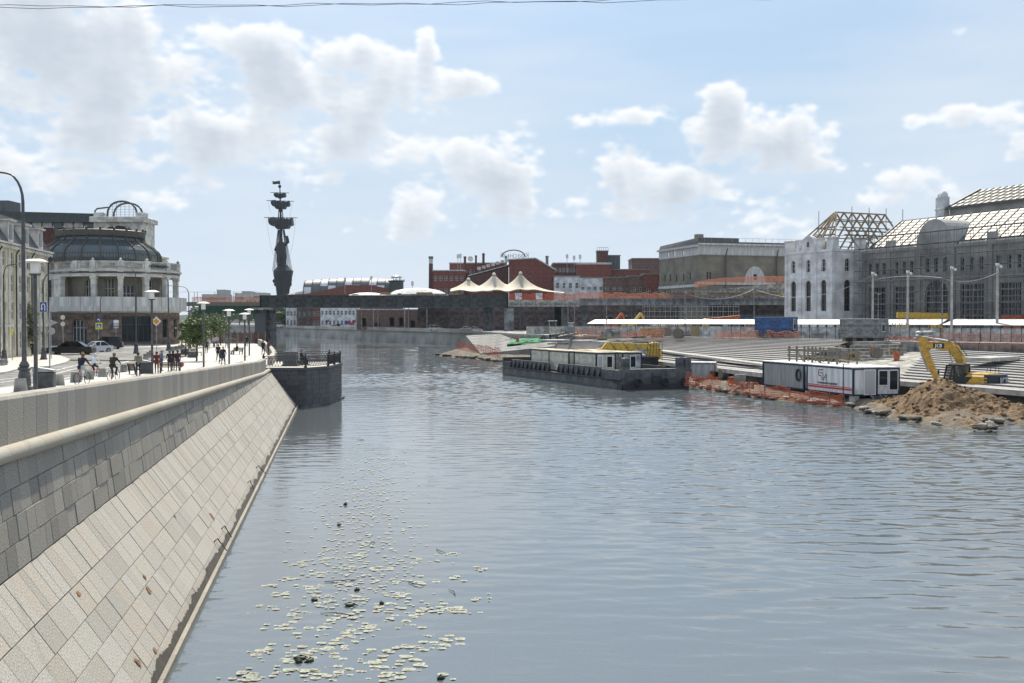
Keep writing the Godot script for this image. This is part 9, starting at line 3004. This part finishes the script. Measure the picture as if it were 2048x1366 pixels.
func body_mesh(bones: Array, cell := 0.03) -> MB:
	var lo := Vector3(9, 9, 9)
	var hi := Vector3(-9, -9, -9)
	for b in bones:
		for e in 2:
			var r: float = b[2 + e] + 0.07
			lo = lo.min(b[e] - Vector3(r, r, r)); hi = hi.max(b[e] + Vector3(r, r, r))
	var nx := int((hi.x - lo.x) / cell) + 2
	var ny := int((hi.y - lo.y) / cell) + 2
	var nz := int((hi.z - lo.z) / cell) + 2
	var f := PackedFloat32Array()
	f.resize(nx * ny * nz)
	f.fill(0.2)
	var near := f.duplicate()
	var who := PackedInt32Array()
	who.resize(nx * ny * nz)
	for bi in bones.size():
		var b: Array = bones[bi]
		var A: Vector3 = b[0]
		var B: Vector3 = b[1]
		var ra: float = b[2]
		var rb: float = b[3]
		var m := maxf(ra, rb) + 0.06
		var p0 := ((A.min(B) - Vector3(m, m, m) - lo) / cell).floor()
		var p1 := ((A.max(B) + Vector3(m, m, m) - lo) / cell).ceil()
		var ab := B - A
		var L2 := maxf(ab.length_squared(), 0.00001)
		for z in range(maxi(0, int(p0.z)), mini(nz, int(p1.z) + 1)):
			for y in range(maxi(0, int(p0.y)), mini(ny, int(p1.y) + 1)):
				for x in range(maxi(0, int(p0.x)), mini(nx, int(p1.x) + 1)):
					var p := lo + Vector3(x, y, z) * cell
					var t := clampf((p - A).dot(ab) / L2, 0, 1)
					var d := (p - A - ab * t).length() - lerpf(ra, rb, t)
					var i := (z * ny + y) * nx + x
					var h := clampf(0.5 + 0.5 * (f[i] - d) / 0.035, 0, 1)
					f[i] = lerpf(f[i], d, h) - 0.035 * h * (1 - h)
					if d < near[i]:
						near[i] = d; who[i] = bi
	var ids := {}
	var vs := []
	var cs := []
	var offs := [0, 1, nx, nx + 1, nx * ny, nx * ny + 1, nx * ny + nx, nx * ny + nx + 1]
	var edges := [[0, 1], [2, 3], [4, 5], [6, 7], [0, 2], [1, 3], [4, 6], [5, 7], [0, 4], [1, 5], [2, 6], [3, 7]]
	for z in nz - 1:
		for y in ny - 1:
			for x in nx - 1:
				var i := (z * ny + y) * nx + x
				if f[i] > 0.1: continue
				var mask := 0
				for k in 8:
					if f[i + offs[k]] < 0.0: mask |= 1 << k
				if mask == 0 or mask == 255: continue
				var s := Vector3.ZERO
				var n := 0
				for e in edges:
					var fa := f[i + offs[e[0]]]
					var fb := f[i + offs[e[1]]]
					if (fa < 0.0) != (fb < 0.0):
						var t := fa / (fa - fb)
						var pa := Vector3(e[0] & 1, (e[0] >> 1) & 1, e[0] >> 2)
						var pb := Vector3(e[1] & 1, (e[1] >> 1) & 1, e[1] >> 2)
						s += pa.lerp(pb, t); n += 1
				ids[i] = vs.size()
				vs.append(lo + (Vector3(x, y, z) + s / n) * cell)
				cs.append(bones[who[i]][4])
	var tris := []
	for i in ids:
		for ax in 3:
			var st: int = [1, nx, nx * ny][ax]
			var u: int = [nx, nx * ny, 1][ax]
			var w: int = [nx * ny, 1, nx][ax]
			if i + st >= f.size(): continue
			var fa := f[i]
			var fb := f[i + st]
			if (fa < 0.0) == (fb < 0.0): continue
			if not (ids.has(i - u) and ids.has(i - w) and ids.has(i - u - w)): continue
			var q := [ids[i], ids[i - u], ids[i - u - w], ids[i - w]]
			if fa >= 0.0: q.reverse()
			tris.append([q[0], q[1], q[2]]); tris.append([q[0], q[2], q[3]])
	var nn := []
	nn.resize(vs.size())
	nn.fill(Vector3.ZERO)
	for t in tris:
		var k: Vector3 = (vs[t[1]] - vs[t[0]]).cross(vs[t[2]] - vs[t[0]])
		for e in t: nn[e] += k
	var mb := MB.new()
	for t in tris:
		mb.v.append(vs[t[0]]); mb.v.append(vs[t[2]]); mb.v.append(vs[t[1]])
		mb.n.append(nn[t[0]].normalized()); mb.n.append(nn[t[2]].normalized()); mb.n.append(nn[t[1]].normalized())
		mb.c.append(cs[t[0]]); mb.c.append(cs[t[2]]); mb.c.append(cs[t[1]])
	return mb

const SKIN := Color(0.46, 0.27, 0.18)
func person(pos: Vector3, yaw: float, pose: String, top: Color, legs: Color, hair: Color, label: String, opt := {}) -> Node3D:
	var t := thing("person", label, "person", pos, yaw, opt.get("group", "people on the left bank"))
	var s: float = opt.get("h", 1.74) / 1.75
	var shoe: Color = opt.get("shoe", Color(0.03, 0.03, 0.03))
	var pel := Vector3(0, 0.95, 0)
	var che := Vector3(0, 1.30, 0)
	var nek := Vector3(0, 1.47, 0)
	var hed := Vector3(0, 1.63, 0.02)
	var hip := [Vector3(-0.09, 0.92, 0), Vector3(0.09, 0.92, 0)]
	var kne := [Vector3(-0.10, 0.50, 0.02), Vector3(0.10, 0.50, 0.02)]
	var ank := [Vector3(-0.10, 0.09, -0.02), Vector3(0.11, 0.09, -0.02)]
	var sho := [Vector3(-0.185, 1.42, 0), Vector3(0.185, 1.42, 0)]
	var elb := [Vector3(-0.26, 1.14, -0.02), Vector3(0.26, 1.14, -0.02)]
	var wri := [Vector3(-0.25, 0.90, 0.08), Vector3(0.25, 0.90, 0.08)]
	match pose:
		"walk":
			kne = [Vector3(-0.10, 0.51, 0.16), Vector3(0.10, 0.50, 0.0)]
			ank = [Vector3(-0.10, 0.10, 0.24), Vector3(0.10, 0.14, -0.26)]
			elb = [Vector3(-0.25, 1.15, -0.12), Vector3(0.25, 1.15, 0.06)]
			wri = [Vector3(-0.24, 0.93, -0.10), Vector3(0.24, 0.95, 0.22)]
		"hold":
			elb = [Vector3(-0.27, 1.14, 0.02), Vector3(0.27, 1.14, 0.02)]
			wri = [Vector3(-0.10, 1.22, 0.27), Vector3(0.12, 1.20, 0.27)]
			hed = Vector3(0, 1.61, 0.06)
		"push":
			elb = [Vector3(-0.25, 1.14, 0.06), Vector3(0.25, 1.14, 0.06)]
			wri = [Vector3(-0.18, 1.04, 0.36), Vector3(0.18, 1.04, 0.36)]
			kne = [Vector3(-0.10, 0.51, 0.14), Vector3(0.10, 0.50, 0.0)]
			ank = [Vector3(-0.10, 0.10, 0.18), Vector3(0.10, 0.13, -0.2)]
		"sit":
			for q in [0]:
				var dn := Vector3(0, -0.42, 0)
				pel += dn; che += dn + Vector3(0, 0, -0.06); nek += dn + Vector3(0, 0, -0.06); hed += dn + Vector3(0, 0, -0.04)
				for k in 2:
					hip[k] += dn; sho[k] += dn + Vector3(0, 0, -0.06); elb[k] += dn + Vector3(0, 0, 0.02)
			kne = [Vector3(-0.12, 0.50, 0.44), Vector3(0.12, 0.50, 0.42)]
			ank = [Vector3(-0.12, 0.12, 0.62), Vector3(0.13, 0.09, 0.55)]
			wri = [Vector3(-0.14, 0.60, 0.25), Vector3(0.16, 0.60, 0.25)]
		"cycle":
			pel = Vector3(0, 0.98, -0.14); che = Vector3(0, 1.30, 0.02); nek = Vector3(0, 1.46, 0.10); hed = Vector3(0, 1.61, 0.16)
			hip = [Vector3(-0.09, 0.95, -0.13), Vector3(0.09, 0.95, -0.13)]
			kne = [Vector3(-0.12, 0.80, 0.26), Vector3(0.12, 0.58, 0.16)]
			ank = [Vector3(-0.12, 0.44, 0.12), Vector3(0.12, 0.20, 0.04)]
			sho = [Vector3(-0.19, 1.41, 0.06), Vector3(0.19, 1.41, 0.06)]
			elb = [Vector3(-0.30, 1.18, 0.20), Vector3(0.30, 1.18, 0.20)]
			wri = [Vector3(-0.27, 1.06, 0.42), Vector3(0.27, 1.06, 0.42)]
	var slv: Color = SKIN if opt.get("bare", false) else top
	var low: Color = SKIN if opt.get("shorts", false) else legs
	var bones := []
	bones.append([pel, che, 0.145, 0.155, top]); bones.append([che, nek - Vector3(0, 0.08, 0), 0.155, 0.10, top])
	bones.append([hip[0], hip[1], 0.125, 0.125, legs])
	bones.append([nek, hed, 0.055, 0.07, SKIN]); bones.append([hed, hed + Vector3(0, 0.05, -0.01), 0.092, 0.088, SKIN])
	bones.append([hed + Vector3(0, -0.07, 0.03), hed + Vector3(0, -0.02, 0.02), 0.052, 0.07, SKIN])
	bones.append([sho[0], sho[1], 0.075, 0.075, top])
	var fingers := []
	for k in 2:
		var sx := -1.0 if k == 0 else 1.0
		bones.append([hip[k], kne[k], 0.092, 0.062, legs]); bones.append([kne[k], ank[k], 0.06, 0.042, low])
		bones.append([ank[k] + Vector3(0, -0.035, -0.03), ank[k] + Vector3(sx * 0.015, -0.045, 0.15), 0.045, 0.036, shoe])
		bones.append([sho[k], elb[k], 0.058, 0.045, top]); bones.append([elb[k], wri[k], 0.044, 0.031, slv])
		var dirn: Vector3 = (wri[k] - elb[k]).normalized()
		var palm: Vector3 = wri[k] + dirn * 0.07
		bones.append([wri[k], palm, 0.03, 0.036, SKIN])
		var side := dirn.cross(Vector3(sx, 0, 0.01)).normalized()
		var curl := Vector3(-sx, 0, 0).lerp(dirn, 0.5).normalized()
		for j in 4:
			var b0: Vector3 = palm + side * (j - 1.5) * 0.02
			var ln: float = [0.035, 0.042, 0.045, 0.038][j]
			fingers.append([[b0, b0 + dirn * ln, b0 + dirn * ln + curl * ln * 0.8], [0.0095, 0.009, 0.007]])
		var th: Vector3 = wri[k] + dirn * 0.03 - side * 0.03
		fingers.append([[th, th - side * 0.025 + dirn * 0.03, th - side * 0.02 + dirn * 0.06 + curl * 0.01], [0.011, 0.010, 0.008]])
	for b in bones:
		b[0] *= s; b[1] *= s; b[2] *= s; b[3] *= s
	var mb := body_mesh(bones)
	mb.col = SKIN
	for fg in fingers:
		var pts := []
		for p in fg[0]: pts.append(p * s)
		mb.tube(pts, fg[1], 5)
	var hc := hed * s
	mb.tube([hc + Vector3(0, 0.03, 0.09), hc + Vector3(0, -0.005, 0.112), hc + Vector3(0, -0.018, 0.09)], [0.008, 0.016, 0.012], 6)
	for sx in [-1.0, 1.0]:
		mb.col = SKIN
		mb.blob(hc + Vector3(sx * 0.092, 0.0, 0.0), Vector3(0.012, 0.03, 0.02), 0.1, n_mid, 6, 4)
		mb.col = Color(0.03, 0.02, 0.02)
		mb.blob(hc + Vector3(sx * 0.034, 0.028, 0.085), Vector3(0.012, 0.008, 0.008), 0.0, n_mid, 6, 4)
	mb.col = Color(0.30, 0.10, 0.09)
	mb.blob(hc + Vector3(0, -0.045, 0.088), Vector3(0.026, 0.007, 0.009), 0.0, n_mid, 6, 4)
	obj("body", mb, M.body, t)
	var hm := MB.new()
	hm.col = hair
	hm.blob(hc + Vector3(0, 0.055, -0.022), Vector3(0.104, 0.092, 0.108), 0.12, n_mid, 14, 8)
	hm.blob(hc + Vector3(0, -0.005, -0.048), Vector3(0.096, 0.085, 0.07), 0.12, n_mid, 12, 7)
	if opt.has("long"): hm.blob(hc + Vector3(0, -0.12, -0.065), Vector3(0.09, 0.14, 0.05), 0.15, n_mid, 10, 7)
	if opt.has("cap"): hm.tube([hc + Vector3(0, 0.07, 0.06), hc + Vector3(0, 0.06, 0.17)], [0.07, 0.05], 8)
	obj("hair" if not opt.has("cap") else "cap", hm, M.hair, t)
	return t
func bicycle(pos: Vector3, yaw: float, paint: Material, label: String) -> void:
	var t := thing("bicycle", label, "bicycle", pos, yaw, "bicycles on the left bank")
	for z in [-0.5, 0.55]:
		var w := MB.new()
		var ring := []
		for i in 25: ring.append(Vector3(0, 0.34 + 0.32 * cos(TAU * i / 24), z + 0.32 * sin(TAU * i / 24)))
		w.tube(ring, [0.022], 6, false)
		var wh := obj("wheel", w, M.rubber, t)
		var sp := MB.new()
		for i in 14: sp.bar(Vector3(0, 0.34, z), Vector3(0, 0.34 + 0.3 * cos(TAU * i / 14), z + 0.3 * sin(TAU * i / 14)), 0.005)
		sp.tube([Vector3(-0.04, 0.34, z), Vector3(0.04, 0.34, z)], [0.025], 6)
		obj("spokes", sp, M.metal_rim, wh)
	var f := MB.new()
	var bb := Vector3(0, 0.30, -0.06)
	var st := Vector3(0, 0.82, -0.22)
	var hd := Vector3(0, 0.84, 0.36)
	for q in [[bb, st], [st, hd], [bb, hd - Vector3(0, 0.12, -0.03)], [bb, Vector3(0, 0.34, -0.5)], [st, Vector3(0, 0.34, -0.5)], [hd, Vector3(0, 0.34, 0.55)], [st, st + Vector3(0, 0.1, -0.03)], [hd, hd + Vector3(0, 0.18, -0.04)]]: f.tube(q, [0.018], 6)
	obj("frame", f, paint, t)
	f = MB.new()
	f.tube([Vector3(-0.28, 1.02, 0.38), Vector3(-0.12, 1.03, 0.33), Vector3(0.12, 1.03, 0.33), Vector3(0.28, 1.02, 0.38)], [0.016], 6)
	obj("handlebar", f, M.black_iron, t)
	f = MB.new()
	f.blob(Vector3(0, 0.90, -0.26), Vector3(0.09, 0.04, 0.14), 0.1, n_mid, 10, 6)
	obj("saddle", f, M.rubber, t)
	f = MB.new()
	f.tube([Vector3(-0.04, 0.30, -0.06), Vector3(0.04, 0.30, -0.06)], [0.09], 12)
	f.bar(Vector3(0.06, 0.30, -0.06), Vector3(0.06, 0.15, -0.02), 0.02); f.bar(Vector3(-0.06, 0.30, -0.06), Vector3(-0.06, 0.44, -0.1), 0.02)
	f.box(Vector3(0.11, 0.14, -0.02), Vector3(0.1, 0.02, 0.07)); f.box(Vector3(-0.11, 0.45, -0.1), Vector3(0.1, 0.02, 0.07))
	obj("crank", f, M.metal_rim, t)

func make_people() -> void:
	var blk := Color(0.012, 0.012, 0.015)
	var navy := Color(0.012, 0.014, 0.03)
	var brown := Color(0.03, 0.02, 0.014)
	var away := PI
	var p := gp(163, 769)
	person(p, away - 0.15, "cycle", navy, Color(0.30, 0.34, 0.36), Color(0.16, 0.06, 0.03), "cyclist in dark top and pale trousers nearest the parapet", {"long": 1})
	bicycle(p, away - 0.15, M.orange, "bicycle under the cyclist in pale trousers")
	p = gp(188, 753) + Vector3(0, -0.1, 0)
	person(p, away - 0.25, "cycle", Color(0.62, 0.64, 0.68), blk, Color(0.5, 0.5, 0.52), "cyclist in white shirt riding on the road", {"bare": true, "cap": 1, "shorts": true})
	bicycle(p, away - 0.25, M.red, "red bicycle under the cyclist in the white shirt")
	p = gp(226, 762)
	person(p, away - 0.1, "cycle", brown, Color(0.014, 0.012, 0.01), Color(0.12, 0.08, 0.05), "cyclist in dark brown jacket on the promenade")
	bicycle(p, away - 0.1, M.black_iron, "dark bicycle under the cyclist in the brown jacket")
	person(gp(276, 752), away + 0.5, "hold", Color(0.16, 0.14, 0.10), blk, blk, "person in beige jacket and black trousers by the bench", {"cap": 1})
	person(gp(313, 747), away + 0.3, "stand", Color(0.13, 0.012, 0.016), Color(0.10, 0.05, 0.03), Color(0.05, 0.02, 0.015), "person in dark red hoodie beside the park lamp")
	person(gp(322, 742), away - 0.8, "hold", Color(0.12, 0.16, 0.22), Color(0.05, 0.08, 0.16), Color(0.2, 0.18, 0.14), "person in pale denim next to the dark red hoodie", {"cap": 1})
	person(gp(339, 743), away + 0.2, "hold", blk, blk, Color(0.08, 0.05, 0.03), "person in black shirt behind the slatted bench", {"bare": true})
	person(gp(346, 741), away - 0.4, "stand", blk, navy, blk, "person with dark long hair between two others behind the bench", {"long": 1, "h": 1.66})
	person(gp(355, 742), away + 0.6, "stand", Color(0.05, 0.012, 0.018), Color(0.03, 0.05, 0.11), Color(0.03, 0.02, 0.015), "person in maroon shirt and jeans holding a pink bag", {"bare": true})
	var mb := MB.new()
	mb.blob(Vector3(0, 0.3, 0), Vector3(0.2, 0.22, 0.12), 0.3, n_mid, 10, 7)
	mb.tube([Vector3(-0.08, 0.48, 0), Vector3(0, 0.68, 0), Vector3(0.08, 0.48, 0)], [0.014], 5)
	var bag := tag(obj("pink_bag", mb, M.pink), "pink bag hanging from the hand of the person in maroon", "bag")
	bag.position = gp(355, 742) + Vector3(0.36, 0.25, 0.05)
	person(gp(436, 722), away, "walk", blk, blk, blk, "person all in black walking away beside the pram")
	person(gp(446, 730), away - 0.1, "push", blk, Color(0.03, 0.04, 0.10), Color(0.35, 0.30, 0.22), "fair-haired person in black jacket bent over the pram")
	person(gp(473, 709), -0.9, "sit", blk, Color(0.10, 0.06, 0.05), blk, "person in black sitting with stretched legs on the bench")
	person(gp(526, 709), away, "walk", navy, blk, blk, "person in dark jacket walking near the curved parapet")
	person(gp(537, 710), away - 0.6, "hold", Color(0.10, 0.04, 0.05), Color(0.06, 0.03, 0.04), blk, "person in dark plum clothes leaning at the curved parapet")
	person(gp(453, 696), away, "walk", Color(0.14, 0.16, 0.2), Color(0.06, 0.08, 0.12), Color(0.05, 0.03, 0.02), "walker in grey blue top in the middle of the promenade")
	person(gp(413, 706), 0.4, "stand", blk, blk, blk, "person in black standing right of the round tree")
	person(gp(418, 699), 0.2, "stand", Color(0.5, 0.5, 0.5), Color(0.4, 0.4, 0.42), blk, "person in white farther behind the round tree")
	person(gp(428, 694), 0.1, "stand", Color(0.45, 0.44, 0.45), Color(0.2, 0.2, 0.24), Color(0.2, 0.14, 0.08), "person in pale top near the brown fence, left one")
	person(gp(434, 693), 0.3, "walk", Color(0.40, 0.40, 0.42), Color(0.12, 0.12, 0.14), blk, "person in pale top near the brown fence, right one")
	person(gp(493, 693), 0.1, "stand", blk, blk, blk, "person in black at the start of the curved parapet")
	person(gp(65, 712), 0.4, "stand", blk, blk, blk, "dark figure standing at the cream house wall")
	var pr := person(V(pX(604, 98.5), 3.28, 98.5), 1.2, "sit", blk, blk, blk, "person in black sitting behind the pier railing")
	var seat := MB.new()
	seat.cbox(Vector3(0, 0.2, 0), Vector3(0.8, 0.4, 0.5), 0.04)
	var so := tag(obj("stone_block", seat, M.granite_dark), "low stone block seat behind the pier railing", "seat")
	so.position = pr.position + Vector3(0, 0, 0)
	var d := 300.0
	for q in [[418, "orange-clad worker standing on the left bridge deck, left one"], [422, "orange-clad worker standing on the left bridge deck, right one"]]:
		person(V(pX(q[0], d), pY(604, d), d + 2.0), 0.5, "hold", Color(0.5, 0.10, 0.04), Color(0.4, 0.08, 0.04), Color(0.5, 0.5, 0.5), q[1], {"group": "site workers", "cap": 1})
	var wk := wp(1030, 692, 1.6)
	person(wk, 0.3, "stand", Color(0.02, 0.03, 0.07), Color(0.02, 0.03, 0.08), blk, "worker in dark blue overalls on the ramp by the bridge pier", {"group": "site workers"})

func make_lilies() -> void:
	var leaf := func(mb: MB, c: Vector3, r: float, turn: float, lift: float) -> void:
		var n := 11
		for k in n:
			var a := turn + 0.25 + (TAU - 0.5) * k / n
			var b := turn + 0.25 + (TAU - 0.5) * (k + 1) / n
			mb.tri(c + Vector3(0, lift, 0), c + Vector3(cos(a) * r, lift + 0.003 + 0.004 * sin(a * 3.0), -sin(a) * r * 0.9), c + Vector3(cos(b) * r, lift + 0.003 + 0.004 * sin(b * 3.0), -sin(b) * r * 0.9))
	var spots := [[560, 1345, 26], [640, 1352, 20], [500, 1358, 14], [730, 1340, 24], [660, 1300, 16], [590, 1310, 22], [530, 1305, 12], [760, 1315, 20], [870, 1290, 14], [845, 1300, 8], [915, 1285, 7], [700, 1272, 18], [620, 1262, 14], [560, 1255, 9], [740, 1258, 12], [800, 1250, 8], [690, 1232, 12], [835, 1225, 14], [880, 1222, 14], [910, 1225, 8], [940, 1222, 6], [760, 1215, 9], [600, 1228, 10], [540, 1222, 9], [655, 1205, 9], [720, 1200, 8], [560, 1190, 8], [800, 1195, 7], [620, 1180, 9], [690, 1170, 8], [770, 1165, 8], [850, 1165, 7], [585, 1160, 6], [540, 1175, 6], [915, 1155, 6], [640, 1150, 7], [980, 1200, 6], [960, 1140, 5], [700, 1140, 8], [760, 1138, 6], [905, 1110, 6], [840, 1125, 6], [660, 1120, 6], [720, 1112, 6], [600, 1130, 5], [880, 1360, 3], [790, 1350, 10], [830, 1335, 8]]
	spots.sort_custom(func(a, b): return a[1] > b[1])
	var rowed := []
	for i in range(0, spots.size(), 8):
		var row := spots.slice(i, i + 8)
		row.sort_custom(func(a, b): return a[0] < b[0])
		for j in row.size(): rowed.append(row[j] + [ORD[j], ORD[i / 8]])
	for q in rowed:
		var c := wp(q[0], q[1])
		var t := thing("water_lily", "pale lily leaf cluster, %s from the left in the %s row from the bottom" % [q[3], q[4]], "water lily", Vector3(c.x, -0.004, c.z), 0, "lily clusters on the canal")
		for k in int(q[2] * 1.0):
			var mb := MB.new()
			mb.col = Color(1, 1, 1) * rng.randf_range(0.6, 1.3) if k % 9 else Color(0.9, 0.6, 0.45)
			var sp := 0.16 * sqrt(float(q[2]))
			var pos := Vector3(rng.randfn() * sp * 0.42, 0, rng.randfn() * sp * 0.5)
			leaf.call(mb, pos, rng.randf_range(0.045, 0.13), rng.randf() * TAU, 0.004 + rng.randf() * 0.014)
			obj("leaf", mb, M.lily, t)
	var far := MB.new()
	for i in 1500:
		var f := pow(rng.randf(), 0.75)
		var py := lerpf(1240.0, 880.0, f)
		var mid := lerpf(720.0, 735.0, f)
		var wd := lerpf(150.0, 62.0, f)
		var c := wp(mid + rng.randfn() * wd * 0.55, py + rng.randfn() * 7.0)
		if n_mid.get_noise_2d(c.x * 0.16, c.z * 0.07) < -0.08: continue
		far.col = Color(1, 1, 1) * rng.randf_range(0.6, 1.25)
		var r := rng.randf_range(0.04, 0.09)
		var turn := rng.randf() * TAU
		for k in 5:
			var a := turn + 1.15 * k
			var b := turn + 1.15 * (k + 1)
			far.tri(c + Vector3(0, 0.012, 0), c + Vector3(cos(a) * r, 0.016, -sin(a) * r), c + Vector3(cos(b) * r, 0.016, -sin(b) * r))
	var o := obj("lily_carpet", far, M.lily)
	stuff(o); tag(o, "scattered small floating leaves drifting up the canal", "floating leaves")
	var k2 := 0
	for q in [[698, 1214, 0.16], [712, 1183, 0.10], [627, 1204, 0.11], [600, 1322, 0.14], [617, 1327, 0.12], [762, 1211, 0.08], [594, 1330, 0.08], [880, 1362, 0.10], [677, 1052, 0.10], [690, 1011, 0.08]]:
		var mb := MB.new()
		mb.blob(Vector3(0, 0.03, 0), Vector3(q[2], 0.05, q[2] * 0.7), 0.8, n_mid, 9, 5)
		mb.tube([Vector3(-q[2], 0.04, 0.02), Vector3(0, 0.09, 0), Vector3(q[2] * 0.9, 0.05, -0.03)], [0.012, 0.016, 0.006], 5)
		var w := tag(obj("rotting_leaf", mb, M.lily_dark), "dark rotting leaf clump floating among the pale lily leaves", "leaf clump", "dark clumps among the lilies")
		w.position = wp(q[0], q[1]); w.rotation.y = k2
		k2 += 1
	for q in [[680, 1165, 0.9], [880, 1105, 0.7], [742, 1090, 0.5], [830, 1172, 0.6], [670, 1232, 0.8], [720, 880, 0.6], [905, 1188, 0.6]]:
		var mb := MB.new()
		mb.tube([Vector3(-q[2] * 0.5, 0.02, 0), Vector3(0, 0.04, 0.03), Vector3(q[2] * 0.5, 0.02, -0.05)], [0.01, 0.013, 0.006], 5)
		var w := tag(obj("floating_twig", mb, M.bark), "thin brown twig floating among the lily leaves", "twig", "twigs on the water")
		w.position = wp(q[0], q[1]); w.rotation.y = q[0] * 0.37
